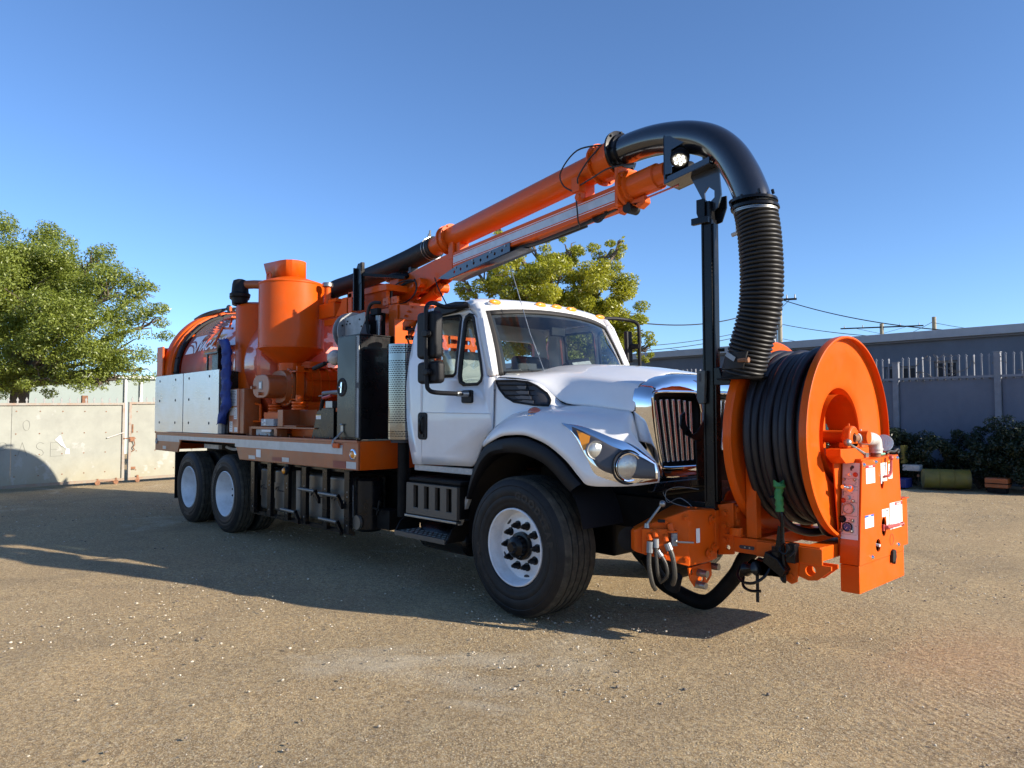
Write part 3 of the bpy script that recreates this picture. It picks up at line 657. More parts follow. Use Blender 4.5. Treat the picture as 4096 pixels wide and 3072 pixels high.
# ================================================================ the truck
T = thing('vacuum_truck', 'white cab sewer vacuum truck with orange boom, tank and front hose reel', 'truck')
def tp(name, mb, m, parent=None, **k): return obj(name, mb, m, parent or T, **k)
X, Y, Z = Vector((1,0,0)), Vector((0,1,0)), Vector((0,0,1))

# ---- chassis
mb = MB()
for y in (-.43,.43): mb.box(-8.4,1.28,y-.04,y+.04,.68,.93)
for x in (-8.2,-7.3,-6.3,-5,-4,-3,-1.6,-.6,.7): mb.box(x-.05,x+.05,-.39,.39,.72,.9)
tp('frame_rail', mb, M['chassis'], bevel=.006)
mb = MB().cyl((0,-.85,.52),(0,.85,.52),.07).cyl((-5.7,-1.0,.5),(-5.7,1.0,.5),.1).cyl((-7.05,-1.0,.5),(-7.05,1.0,.5),.1).sphere((-5.7,0,.5),.26).sphere((-7.05,0,.5),.26)
tp('axles', mb, M['chassis'])
mb = MB()   # engine and gear mass under the hood
mb.box(-.5,.85,-.38,.38,.72,1.65); mb.box(.86,.93,-.5,.5,.95,1.72); mb.box(-2.0,-.5,-.25,.25,.62,1.05)
tp('engine_block', mb, M['chassis'], bevel=.03)

# ---- wheels
def tyre_prof(Rr, w, grooves, rb=.30):
    p = [(rb,.035),(rb+.012,.014),(rb+.04,.001),(rb+.055,.0035),(rb+.06,.0),(rb+.10,-.004),(rb+.105,-.001),(rb+.11,-.004),(Rr-.075,.0),(Rr-.07,.004),(Rr-.065,.001),(Rr-.035,.012),(Rr-.018,.026),(Rr-.004,.042),(Rr,.055)]
    for g in grooves:
        p += [(Rr+.002,g-.007),(Rr-.013,g-.004),(Rr-.013,g+.004),(Rr+.002,g+.007)]
    q = [(a, w-b) for a, b in p[:15][::-1]]
    return p+q
def arc_text(s, c, yo, sgn, rad, ang0, size, flip=1, sp=1.0, **k):
    # characters placed round the sidewall, ang0 = start angle from +Z going clockwise as seen from outside
    mb = MB(); a = ang0
    for ch in s:
        vs, fs = text_geo(ch, size, align='LEFT', **k)
        if not fs: a += size*.5/rad; continue
        wch = max(v[0] for v in vs); out_ = []
        for x, y in vs:
            th = a+x/rad; r = rad+y-size*.35
            dx = math.sin(th)*r; dz = math.cos(th)*r
            out_.append((c[0]+dx*sgn, yo, c[2]+dz))
        mb.add(out_, fs); a += (wch*sp+size*.12)/rad
    return mb
nut0 = {}
def wheel(x, z, Rr, yo, s, w, kind, texts=()):
    """yo = outer sidewall plane, s = +1 when the wheel body runs towards +y"""
    c = (x, yo, z); ax = Vector((0,s,0))
    key = (kind, s)
    tp_ = tyre_prof(Rr, w, (.09,.155,.22,.285) if kind == 'front' else (.06,.115,.17,.215))
    hub = MB()
    if kind == 'front': hub.lathe([(0,-.03),(.035,-.03),(.04,-.02),(.045,.0),(.075,.01),(.085,.02),(.088,.07),(.11,.075),(.112,.12)], c, ax, 28)
    elif kind == 'rear': hub.lathe([(0,.16),(.07,.16),(.085,.17),(.09,.185),(.09,.24)], c, ax, 28)
    else: hub.lathe([(0,.1),(.12,.1),(.12,.3)], c, ax, 20)
    W = tp('wheel', hub, M['wheel'] if kind == 'rear' else M['black'])
    ty = tp('tyre', MB().lathe([q for q in tp_], c, ax, 96), M['rubber'], W, ang=50)
    ty.data.materials.append(M['tread'])
    cy = yo
    for p in ty.data.polygons:
        m = p.center; rr = math.hypot(m.x-x, m.z-z)
        if rr > Rr-.016 and .03 < abs(m.y-yo) < w-.03: p.material_index = 1
    if kind == 'front':
        rp = [(.300,.032),(.308,.018),(.306,.008),(.298,.004),(.291,.010),(.288,.03),(.278,.045),(.270,.09),(.262,.115),(.235,.120),(.20,.112),(.17,.106),(.112,.104),(.110,.13)]
    elif kind == 'rear':
        rp = [(.300,.032),(.308,.018),(.306,.008),(.298,.004),(.291,.010),(.288,.04),(.276,.055),(.272,.10),(.262,.115),(.258,.17),(.235,.205),(.20,.21),(.16,.20),(.10,.195),(.095,.22)]
    else: rp = [(.30,.03),(.305,.01),(.29,.02),(.27,.2),(.1,.2)]
    tp('rim', MB().lathe(rp, c, ax, 72), M['wheel'], W, ang=40)
    if kind == 'front':
        hh = MB()
        for k in range(5):
            a = R(28+72*k); cx = x+.243*math.sin(a)*1.0; cz = z+.243*math.cos(a); e = Vector((math.sin(a),0,math.cos(a))); f = Vector((math.cos(a),0,-math.sin(a)))
            pts = [Vector((cx,yo+s*.1175,cz))+e*.017*math.cos(t)+f*.032*math.sin(t) for t in [2*math.pi*i/16 for i in range(16)]]
            hh.add(pts, [tuple(range(16))])
        tp('hand_holes', hh, M['ink'], W)
        if 'f' not in nut0:
            nb = MB().lathe([(0,-.062),(.012,-.060),(.016,-.045),(.024,-.03),(.024,0),(.034,.002),(.035,.012)], (0,0,0), (0,1,0), 12)
            nut0['f'] = nb.mesh('lug_nut'); nut0['f'].materials.append(M['black'])
        for k in range(10):
            a = R(18+36*k); o = bpy.data.objects.new('lug_nut', nut0['f']); C.objects.link(o); o.parent = W
            o.matrix_local = Matrix.Translation((x+.168*math.sin(a), yo+s*.098, z+.168*math.cos(a))) @ (Matrix.Identity(4) if s > 0 else Matrix.Rotation(math.pi,4,'X'))
    if kind == 'rear' and s > 0:
        if 'r' not in nut0:
            nut0['r'] = MB().cyl((0,-.03,0),(0,0,0),.014,.017,6).mesh('lug_nut'); nut0['r'].materials.append(M['black'])
        for k in range(10):
            a = R(36*k); o = bpy.data.objects.new('lug_nut', nut0['r']); C.objects.link(o); o.parent = W
            o.matrix_local = Matrix.Translation((x+.143*math.sin(a), yo+.197, z+.143*math.cos(a)))
    for (t_, rad, a0, size, m_, kw) in texts:
        tp('sidewall_lettering', arc_text(t_, c, yo-s*.0052, 1 if s > 0 else -1, rad, R(a0), size, **kw), M[m_], W)
    return W
wheel(.01,.535,.55,-1.205,1,.40,'front', (('GOODYEAR',.415,4,.082,'letters',dict(bold=.004,sp=1.1)),('MSA',.415,-108,.06,'letters',dict(bold=.003)),('G296',.415,-150,.06,'letters',dict(bold=.003))))
wheel(.01,.535,.55,1.205,-1,.40,'front')
for i, x in enumerate((-5.70,-7.05)):
    tx = (('HSR2',.395,-38,.06,'letters_light',dict(bold=.003)),('CONTINENTAL',.395,-110,.05,'letters_light',dict(bold=.003))) if i == 0 else (('CONTINENTAL',.395,-40,.055,'letters_light',dict(bold=.003)),('11R22.5',.395,-190,.045,'letters_light',dict(bold=.003)))
    wheel(x,.515,.53,-1.21,1,.27,'rear',tx); wheel(x,.515,.53,-.90,1,.27,'inner')
    wheel(x,.515,.53,1.21,-1,.27,'rear'); wheel(x,.515,.53,.90,-1,.27,'inner')
# front tyre zigzag sipes
zz = MB()
for g in (.1,.165,.23,.295):
    pts = []
    for k in range(180):
        a = 2*math.pi*k/180; rr = .5515; pts.append((.01+rr*math.sin(a), -1.205+g-.012+(.008 if k % 6 < 3 else -.004), .535+rr*math.cos(a)))
    zz.tube(pts, .003, 4, closed=True)
tp('tread_sipes', zz, M['rubber'])
# mud flap
tp('mud_flap', MB().box(-7.66,-7.645,-1.2,-.62,.30,1.02), M['chassis'])
tp('mud_flap', MB().box(-7.66,-7.645,.62,1.2,.30,1.02), M['chassis'])

# ---- cab
cabm = M['white']
def yb(z):   # cab side tumblehome
    return 1.005 if z <= 1.86 else 1.005-.095*((z-1.86)/.74)**1.25
def side_panel(name, outer, holes, sgn, m, parent, off=0, th=.03, zcuts=()):
    # tessellated side panel that follows the tumblehome; it is built from horizontal bands
    bm = bmesh.new()
    rings = [outer]+holes; flat = [p for r in rings for p in r]
    tr = tessellate_polygon([[Vector((p[0],p[1],0)) for p in r] for r in rings])
    vs = [bm.verts.new((p[0],0,p[1])) for p in flat]
    for t in tr:
        try: bm.faces.new([vs[i] for i in t])
        except ValueError: pass
    z = 1.2
    while z < 2.62:
        bmesh.ops.bisect_plane(bm, geom=bm.verts[:]+bm.edges[:]+bm.faces[:], plane_co=(0,0,z), plane_no=(0,0,1)); z += .09 if z > 1.8 else .35
    for v in bm.verts: v.co.y = sgn*(yb(v.co.z)+off)
    me = bpy.data.meshes.new(name); bm.to_mesh(me); bm.free(); me.shade_smooth()
    o = obj(name, me, m, parent)
    q = o.modifiers.new('s','SOLIDIFY'); q.thickness = th; q.offset = -1 if True else 0
    o.modifiers['s'].offset = 0
    return o
# rear pillar strip, door (with glazing), and cab walls
win_door = [(-1.27,1.93),(-1.20,1.91),(-.985,1.91),(-.955,1.94),(-.945,2.0),(-.95,2.44),(-.975,2.475),(-1.03,2.48),(-1.27,2.49)]
win_door = rrect(-1.40,-.945,1.93,2.50,.05)
win_vent = [(-.905,1.93),(-.885,1.875),(-.83,1.845),(-.63,1.845),(-.585,1.875),(-.572,1.92),(-.60,2.03),(-.76,2.44),(-.79,2.485),(-.84,2.495),(-.885,2.475),(-.903,2.43)]
def grow(poly, d):
    cx = sum(p[0] for p in poly)/len(poly); cz = sum(p[1] for p in poly)/len(poly)
    out_ = []
    n = len(poly)
    for i in range(n):
        a = Vector(poly[i-1]); b = Vector(poly[i]); c_ = Vector(poly[(i+1)%n])
        e1 = (b-a).normalized(); e2 = (c_-b).normalized(); nn = Vector((e1.y,-e1.x))+Vector((e2.y,-e2.x)); 
        if nn.length < 1e-5: nn = Vector((e1.y,-e1.x))
        nn.normalize()
        if nn.dot(b-Vector((cx,cz))) < 0: nn = -nn
        out_.append((b.x+nn.x*d, b.y+nn.y*d))
    return out_
CAB = tp('cab', MB().plate([(-.95,1.12),(.95,1.12),(1.0,1.4),(1.0,1.9),(.93,2.3),(.89,2.55),(.80,2.60),(-.80,2.60),(-.89,2.55),(-.93,2.3),(-1.0,1.9),(-1.0,1.4)], [rrect(-.72,.72,1.98,2.40,.06)], 'x', -1.70, -1.66), cabm)
DOORS = []
for sg in (-1,1):
    rear = [(-1.46,1.105),(-1.595,1.105),(-1.665,1.30),(-1.705,1.55),(-1.715,1.85),(-1.70,2.15),(-1.665,2.40),(-1.60,2.55),(-1.52,2.60),(-1.46,2.61)]
    side_panel('side_wall', rear, [], sg, cabm, CAB)
    top = [(-1.455,2.61),(-1.455,2.555),(-.86,2.555),(-.74,2.46),(-.515,1.92),(-.44,1.92),(-.67,2.50),(-.75,2.60),(-.85,2.625)]
    side_panel('door_surround', top, [], sg, cabm, CAB, off=-.006)
    dr = [(-1.452,1.11),(-.72,1.125),(-.665,1.16),(-.60,1.28),(-.535,1.38),(-.45,1.46),(-.447,1.90),(-.52,1.915),(-.745,2.455),(-.865,2.55),(-1.452,2.55)]
    D_ = side_panel('door', dr, [win_door, win_vent], sg, cabm, T); DOORS.append(D_)
    for nm, w in (('window_seal', win_door), ('window_seal', win_vent)):
        side_panel(nm, grow(w,.008), [grow(w,-.020)], sg, M['trim'], D_, off=.004, th=.032)
        side_panel('window_glass', grow(w,-.02), [], sg, M['sideglass'], D_, off=-.002, th=.0)
    for x0, w in ((-1.42,.02),):
        side_panel('seam_line', [(x0,1.60),(-.46,1.585),(-.46,1.592),(x0,1.607)], [], sg, mat('soft_crease',(.62,.62,.63),.4) if 'soft_crease' not in bpy.data.materials else bpy.data.materials['soft_crease'], D_, off=.004, th=.031)
    y = sg*1.02
    h_ = tp('door_handle', MB().prism(rrect(-1.51,-1.365,1.345,1.605,.035), 'y', sg*1.012, sg*1.03), M['plastic'], D_, bevel=.006)
    tp('handle_grip', MB().tube([(-1.445,sg*1.03,1.40),(-1.445,sg*1.05,1.43),(-1.44,sg*1.052,1.54),(-1.435,sg*1.03,1.57)], .013, 8).bolt((-1.42,sg*1.03,1.385), (0,sg,0), .013,.008), M['black'], D_)
    tp('rocker_panel', MB().box(-1.60,-.73,sg*.96,sg*1.0,1.045,1.102) if sg > 0 else MB().box(-1.60,-.73,-1.0,-.96,1.045,1.102), M['whitepart'], CAB, bevel=.008)
    tp('inner_door_trim', MB().prism([(-1.44,1.2),(-.62,1.2),(-.56,1.84),(-1.44,1.905)], 'y', sg*.90, sg*.97), M['tan'], D_, bevel=.01)
tp('cab_floor', MB().box(-1.68,-.45,-.95,.95,1.12,1.16), M['chassis'], CAB)
tp('firewall', MB().box(-.52,-.48,-.93,.93,1.1,1.86), M['chassis'], CAB)
# windshield geometry: W(s,t)
def WS(s, t, off=0):
    xb = -.235-.235*abs(s)**2.2; zb = 1.955-.03*abs(s)**2; yb_ = .925*s
    xt = -.60-.135*abs(s)**2.4; zt = 2.575-.055*abs(s)**2.2; yt_ = .845*s
    x = lerp(xb, xt, t)+.02*math.sin(math.pi*t); z = lerp(zb, zt, t); y = lerp(yb_, yt_, t)
    return Vector((x+off, y*(1+off*.3), z+off*.3))
def ws_patch(s0, s1, t0, t1, ns, nt_, off=0):
    return [[WS(lerp(s0,s1,i/ns), lerp(t0,t1,j/nt_), off) for j in range(nt_+1)] for i in range(ns+1)]
fr = MB()
for a in ((-1.0,-.955,0,1),( .955,1.0,0,1),(-.96,.96,.935,1.0),(-.96,.96,0,.045)):
    fr.grid(ws_patch(a[0],a[1],a[2],a[3],24 if a[1]-a[0] > 1 else 3, 2 if a[1]-a[0]>1 else 16, .006))
tp('windshield_frame', fr, M['trim'], CAB, solid=.012)
tp('windshield', MB().grid(ws_patch(-.965,.965,.03,.95,28,14,.0)), M['glass'], CAB)
bb = MB()
for a in ((-.96,-.92,.05,.94),(.92,.96,.05,.94),(-.95,.95,.89,.94),(-.95,.95,.045,.08)): bb.grid(ws_patch(*a,24 if a[1]-a[0]>1 else 2,2 if a[1]-a[0]>1 else 16,-.006))
tp('black_glass_border', bb, M['ink'], CAB)
# A pillars and roof
for sg in (-1,1):
    rows = []
    for j in range(17):
        t = j/16; a = WS(sg*1.0, t, .004); zz_ = a.z
        xd = np.interp(zz_, [1.9,1.92,2.455,2.50,2.60],[-.44,-.448,-.668,-.69,-.75])
        b = Vector((xd-.012, sg*(yb(zz_)-.002), zz_+.01)); m_ = a.lerp(b,.5)+Vector((.016, sg*.014,0))
        rows.append([a, a.lerp(m_,.6)+Vector((.004,sg*.004,0)), m_, m_.lerp(b,.6), b])
    tp('windshield_pillar', MB().grid(rows), cabm, CAB, solid=.012)
rows = []
xs_ = [-1.715,-1.705,-1.68,-1.63,-1.55,-1.40,-1.2,-1.0,-.85,-.76,-.70,-.665]
hz_ = [2.50,2.545,2.59,2.622,2.645,2.665,2.678,2.682,2.678,2.668,2.652,2.63]
for i, x in enumerate(xs_):
    r = []
    for k in range(25):
        s = -1+2*k/24; a = abs(s)
        hw = .93 if i > 2 else .915
        y = s*hw
        zt = hz_[i]-.035*a**2-.075*max(0,(a-.80)/.2)**2.2
        xx = x-(0 if i < 6 else (x+1.2)*.13*a**3*1.0/.535*.5)
        if i >= 9: xx = x-.125*a**2.4
        r.append((xx,y,zt))
    rows.append(r)
# close front lip down to the windshield header
rows.append([tuple(WS(-1+2*k/24, 1.0, .012)) for k in range(25)])
tp('roof', MB().grid(rows), cabm, CAB, solid=.02, ang=60)
tp('headliner', MB().box(-1.62,-.78,-.84,.84,2.56,2.585), mat('dark_headliner', (.05,.055,.06), .9), CAB)
for s in (-.80,-.235,0,.235,.80):
    x = -.655-.125*abs(s)**2.4+.012; z = 2.638-.035*(s*s)-.012
    lo = tp('marker_light', MB().sphere((x+.006,s*.93,z+.006), .074, 16, (.40,1.0,.36)), M['amber'], CAB)
    tp('light_base', MB().sphere((x-.004,s*.93,z), .080, 16, (.40,1.0,.32)), cabm, lo)
# interior
INT = tp('dashboard', MB().prism([(-.50,1.45),(-.50,1.80),(-.43,1.90),(-.28,1.93),(-.45,1.945),(-.62,1.93),(-.74,1.84),(-.72,1.5)], 'y', -.88, .88), M['tan'], bevel=.02)
tp('instrument_binnacle', MB().prism([(-.5,1.94),(-.52,2.03),(-.70,2.01),(-.74,1.9),(-.6,1.9)], 'y', .24, .62), M['tan'], INT, bevel=.02)
tp('console', MB().prism([(-.62,1.90),(-.70,1.99),(-.80,1.97),(-.82,1.6),(-.62,1.6)], 'y', -.42,-.02), M['tan'], INT, bevel=.015)
tp('control_monitor', MB().obox((-.50,.18,2.03), (.03,0,.03), (0,.16,.02), (-.05,0,.07)), M['plastic'], INT, bevel=.008)
tp('monitor_face', MB().obox((-.45,.18,2.05), (.003,0,.003), (0,.13,.016), (-.035,0,.045)), M['whitepart'], INT)
sw = MB(); c0 = Vector((-.86,.43,1.99)); nrm = Vector((-.72,0,.69)).normalized(); u_ = Y; w_ = nrm.cross(u_)
sw.tube([c0+u_*.215*math.cos(a)+w_*.215*math.sin(a) for a in [2*math.pi*k/32 for k in range(32)]], .015, 8, closed=True)
for a in (.5,2.64,4.71): sw.bar(c0, c0+u_*.2*math.cos(a)+w_*.2*math.sin(a), .03,.015)
sw.cyl(c0-nrm*.25, c0+nrm*.01, .03,.05)
tp('steering_wheel', sw, M['plastic'])
for y, m_ in ((-.48,'tan'),(.46,'cushion')):
    S_t = tp('seat', MB().box(-1.50,-.98,y-.27,y+.27,1.42,1.58), M[m_], bevel=.05)
    tp('seat_back', MB().prism([(-1.42,1.56),(-1.30,1.56),(-1.40,2.22),(-1.54,2.22)], 'y', y-.26, y+.26), M[m_], S_t, bevel=.05)
    tp('seat_base', MB().box(-1.45,-1.05,y-.2,y+.2,1.16,1.42), M['chassis'], S_t)
tp('mirror_bracket_inside', MB().box(-.74,-.70,.0,.2,2.36,2.46), M['plastic'], INT, bevel=.01)

# ---- hood
HX = [-.43,-.28,-.13,.0,.12,.20,.35,.5,.65,.8,.865]
def hood_row(x):
    zc = interp([-.4,-.1,.2,.5,.8,.87],[2.035,2.035,2.02,1.99,1.935,1.914],x)
    zs_ = interp([-.4,-.1,.12,.3,.5,.71,.86],[1.955,1.955,1.94,1.918,1.895,1.862,1.835],x)
    ysm = interp([-.445,-.30,-.15,0,.12,.2,.38,.52,.8,.86],[.972,.948,.92,.885,.84,.792,.772,.762,.754,.75],x)
    zsm = interp([-.4,-.25,-.1,0,.06,.12,.2,.38,.52,.64,.8,.86],[1.905,1.895,1.875,1.84,1.79,1.725,1.66,1.65,1.64,1.625,1.60,1.595],x)
    y4 = interp([-.4,0,.2,.5,.86],[.84,.78,.738,.725,.705],x); z4 = interp([-.4,0,.12,.2,.5,.86],[1.937,1.91,1.875,1.855,1.82,1.77],x)
    cr = interp([-.4,-.2,.3,.86],[1,1,.8,.35],x)
    return [(x+interp([-.4,.1],[.17,0],x),0,zc),(x+interp([-.4,.1],[.15,0],x),.2,zc-.003),(x+interp([-.4,.1],[.12,0],x),.36,zc-.012),(x+interp([-.4,.1],[.10,0],x),.46,lerp(zs_+.02,zc-.03,cr*.5)),(x+interp([-.4,.1],[.06,0],x),.60,zs_),(x+interp([-.4,.1],[.03,0],x),.70,lerp(zs_,z4,.45)+.004),(x,y4,z4),(x,lerp(y4,ysm,.6),lerp(z4,zsm,.45)),(x,lerp(y4,ysm,.9),lerp(z4,zsm,.75)),(x,ysm,zsm)]
rows = []
for x in HX:
    r = hood_row(x); rows.append([(a,-b,c) for a,b,c in r[::-1]][:-1]+r)
HOOD = tp('hood', MB().grid(rows), cabm, solid=.006, ang=50, sub=1)
tp('cowl', MB().box(-.50,-.24,-.86,.86,1.86,1.905), M['plastic'])
for sg in (-1,1): tp('cowl_corner', MB().box(-.50,-.43,min(sg*.86,sg*.975),max(sg*.86,sg*.975),1.80,1.918), cabm, bevel=.01)
# ---- fenders
FS = [ # seam, crest, outer top, bottom
 ((-.445,.972,1.90),(-.445,.992,1.42),(-.445,1.09,1.37),(-.445,1.11,1.31)),
 ((-.30,.948,1.885),(-.30,.985,1.52),(-.30,1.12,1.455),(-.30,1.165,1.355)),
 ((-.15,.92,1.87),(-.15,.98,1.59),(-.15,1.135,1.52),(-.15,1.18,1.405)),
 ((0,.885,1.835),(0,.97,1.615),(0,1.14,1.545),(0,1.185,1.42)),
 ((.12,.84,1.725),(.12,.96,1.63),(.12,1.14,1.55),(.12,1.185,1.42)),
 ((.20,.792,1.66),(.22,.945,1.63),(.22,1.135,1.545),(.22,1.183,1.40)),
 ((.38,.772,1.65),(.38,.93,1.615),(.39,1.12,1.525),(.38,1.178,1.345)),
 ((.52,.762,1.64),(.54,.91,1.60),(.56,1.09,1.495),(.55,1.165,1.235)),
 ((.64,.757,1.625),(.68,.885,1.575),(.70,1.05,1.455),(.66,1.145,1.12)),
 ((.74,.754,1.612),(.79,.855,1.545),(.83,.985,1.41),(.72,1.12,1.066)),
 ((.825,.748,1.598),(.855,.835,1.51),(.905,.925,1.385),(.85,1.035,1.060)),
 ((.842,.720,1.50),(.885,.80,1.43),(.965,.85,1.345),(.98,.90,1.066)),
 ((.85,.696,1.38),(.92,.755,1.33),(1.045,.755,1.24),(1.07,.74,1.085)),
]
def fender_grid(n=6):
    rows = []
    F = [[Vector(p) for p in r] for r in FS]
    K = 5; cols = [smooth_path([r[i] for r in F], K) for i in range(4)]
    for a, b, c_, d in zip(*cols):
        r = []
        # fillet: seam -> crest (concave), crest -> outer (rounded), outer -> bottom
        for t in (0,.3,.6,.85): r.append(a.lerp(b,t)+Vector((0,-.0*t,0)))
        for t in (0,.35,.7,1): 
            p = b.lerp(c_,t); bul = math.sin(math.pi*t)*.018; r.append(p+Vector((0,bul*.5,bul)))
        ou = (d-c_); nrm_ = Vector((c_.x-b.x, c_.y-b.y,0)); nrm_ = nrm_.normalized() if nrm_.length > 1e-4 else Vector((0,1,0))
        for t in (.12,.3,.55,.8,1):
            r.append(c_.lerp(d,t)+nrm_*.022*math.sin(math.pi*min(1,t*1.0))*.9)
        rows.append(r)
    return rows
FG = fender_grid()
def wall_pt(u, v, off=0):
    """point on the outer fender wall: u along sections (0..12), v 0 top .. 1 bottom"""
    k = min(len(FG)-1.001, u*5); i = int(k); f = k-i
    j = 7+v*5; jj = min(11.999,j); q = int(jj); g = jj-q
    P = lambda a, b: Vector(FG[a][b])
    p = P(i,q).lerp(P(i,q+1),g).lerp(P(i+1,q).lerp(P(i+1,q+1),g),f)
    tu = P(i+1,q)-P(i,q); tv = P(i,q+1)-P(i,q); n_ = tu.cross(tv)
    n_.normalize()
    if n_.y < 0: n_ = -n_
    return p+n_*off, n_
for sg in (-1,1):
    fl = lambda p: (p[0], sg*p[1], p[2])
    FE = tp('fender', MB().grid([[fl(p) for p in r] for r in FG]), cabm, solid=.012, ang=50)
    # side intake grille in front of the door
    vp = [(-.435,1.872),(-.23,1.868),(-.10,1.852),(0,1.812),(.08,1.755),(.125,1.70),(.15,1.655),(0,1.663),(-.22,1.69),(-.32,1.735),(-.39,1.80)]
    VX = [-.445,-.30,-.15,0,.12,.22]
    yvx = lambda x, z: sg*(lerp(interp(VX,[.972,.948,.92,.885,.84,.79],x), interp(VX,[.992,.985,.98,.97,.96,.945],x), min(1,max(0,(interp(VX,[1.90,1.885,1.87,1.835,1.725,1.66],x)-z)/max(.02,interp(VX,[1.90,1.885,1.87,1.835,1.725,1.66],x)-interp(VX,[1.42,1.52,1.59,1.615,1.63,1.63],x)))))+.004)
    smooth_vp = [(lerp(vp[i][0],vp[(i+1)%len(vp)][0],t/4), lerp(vp[i][1],vp[(i+1)%len(vp)][1],t/4)) for i in range(len(vp)) for t in range(4)]
    o_ = MB(); gr_ = []
    for q_ in range(25):
        xx = lerp(-.435,.15,q_/24); zt_ = interp([-.435,-.23,-.10,0,.08,.125,.15],[1.872,1.868,1.852,1.812,1.755,1.70,1.655],xx); zb_ = interp([-.435,-.39,-.32,-.22,0,.15],[1.868,1.80,1.735,1.69,1.663,1.655],xx)
        gr_.append([(xx, yvx(xx,lerp(zb_,zt_,w_/8))+sg*(.008+.014*max(0,(xx+.06)/.2)), lerp(zb_,zt_,w_/8)) for w_ in range(9)])
    o_.grid(gr_)
    V_ = tp('intake_grille', o_, M['ink'], FE)
    rim_ = MB().tube([(p[0], yvx(p[0],p[1])+sg*(.010+.014*max(0,(p[0]+.06)/.2)), p[1]) for p in smooth_vp], .010, 6, closed=True); tp('grille_rim', rim_, M['plastic'], V_) if False else tp('grille_rim', rim_, M['plastic'], FE)
    sl = MB()
    for k, z in enumerate((1.835,1.79,1.745,1.705)):
        x0 = interp([1.65,1.69,1.735,1.80,1.875],[-.05,-.22,-.32,-.39,-.435],z); x1 = interp([1.655,1.70,1.755,1.812,1.852,1.87],[.15,.125,.08,0,-.10,-.23],z)
        sl.tube([(lerp(x0,x1,t/6),yvx(lerp(x0,x1,t/6),z)+sg*.012,z-.012*t/6) for t in range(7)],.0065,6)
    sl.tube([(lerp(-.12,-.02,t/4),yvx(lerp(-.12,-.02,t/4),lerp(1.855,1.668,t/4))+sg*.012,lerp(1.855,1.668,t/4)) for t in range(5)],.007,6)
    tp('grille_slats', sl, M['plastic'], FE)
    # pale filter screens glimpsed behind the slats
    sc_ = MB()
    for z in (1.812,1.768,1.725,1.688): sc_.obox((-.20+ (1.81-z)*.9,yvx(-.2,z)+sg*.007,z),(.10,0,-.006),(0,0,.013),(0,sg*.001,0))
    tp('filter_screen', sc_, mat('filter_grey',(.10,.10,.11),.6) if 'filter_grey' not in bpy.data.materials else bpy.data.materials['filter_grey'], FE)
    # black wheel flare
    arc = [(-.725,.86,1.06),(-.655,.99,1.085),(-.585,1.11,1.10),(-.49,1.235,1.115),(-.37,1.325,1.13),(-.235,1.37,1.155),(-.06,1.395,1.17),(.09,1.40,1.172),(.22,1.375,1.172),(.375,1.32,1.168),(.50,1.235,1.16),(.61,1.13,1.15),(.675,1.07,1.14)]
    ac = [Vector(a) for a in smooth_path([(a,c_,b) for a,b,c_ in arc],4)]
    rows = []
    for i, p in enumerate(ac):
        ctr = Vector((-.01,p.y,.62)); d = (ctr-p); d.y = 0; d.normalize(); wv_ = interp([0,len(ac)*.25,len(ac)*.6,len(ac)-1],[.05,.09,.13,.12],i)
        r = [p+Vector((0,-.02,0)), p+Vector((0,.012,0)), p+d*.02+Vector((0,.03,0)), p+d*wv_*.75+Vector((0,.035,0)), p+d*wv_+Vector((0,.01,0)), p+d*wv_+Vector((0,-.25,0))]
        rows.append([fl(q) for q in r])
    tp('wheel_flare', MB().grid(rows), M['plastic'], FE, ang=45)
    # inner liner
    ln = []
    for a in range(10,200,10):
        ca, sa = math.cos(R(a)), math.sin(R(a)); ln.append([(-.0-.66*ca if False else .66*ca, sg*.62, .62+.66*sa),(.66*ca, sg*1.1, .62+.66*sa)])
    tp('wheel_liner', MB().grid(ln), M['plastic'], FE)
    # rear lower fender skirt, white strip behind the wheel
    tp('fender_extension', MB().prism([(-.75,.86),(-.70,.86),(-.84,.60),(-.86,.60)], 'y', sg*1.02, sg*1.06), M['whitepart'], FE)
    ml = tp('fender_marker_light', MB().sphere((.11,sg*1.06,1.60), .055, 18, (1.15,.8,.75)), M['brownred'], FE)
    tp('marker_bezel', MB().lathe([(.066,-.018),(.068,.0),(.06,.008)], (.11,sg*1.06,1.592), (0,sg*.2,1), 24), M['chrome'], FE)
    # headlight cluster
    def patch(uv, off, n=1):
        return [fl(wall_pt(u,v,off)[0]) for u,v in uv]
    top = [(6.35,.02),(7.0,-.03),(7.8,-.05),(8.6,-.03),(9.4,.0),(10.2,.02),(11.0,.06),(11.8,.12)]
    bot = [(6.6,.16),(7.2,.36),(7.8,.52),(8.5,.66),(9.3,.80),(10.2,.90),(11.0,.95),(11.85,.95)]
    tpth = smooth_path([(a,b,0) for a,b in top],4); bpth = smooth_path([(a,b,0) for a,b in bot],4)
    def clus(t0, t1, off, i0=0, i1=1):
        rows = []
        m_ = len(tpth)
        for i in range(m_):
            s = i/(m_-1); s2 = lerp(i0,i1,s)*(m_-1); k = int(min(m_-2,s2)); f = s2-k
            a = tpth[k].lerp(tpth[k+1],f); b = bpth[k].lerp(bpth[k+1],f)
            rows.append([fl(wall_pt(lerp(a.x,b.x,t), max(-.06,lerp(a.y,b.y,t)), off if t not in (t0,t1) else off*.2)[0]) for t in [lerp(t0,t1,j/8) for j in range(9)]])
        return MB().grid(rows)
    HB = tp('headlight_surround', clus(-.02,1.02,.016), M['chrome'], FE, ang=60)
    tp('headlight_housing', clus(.26,.90,.0215,.12,.97), M['housing'], FE, ang=60)
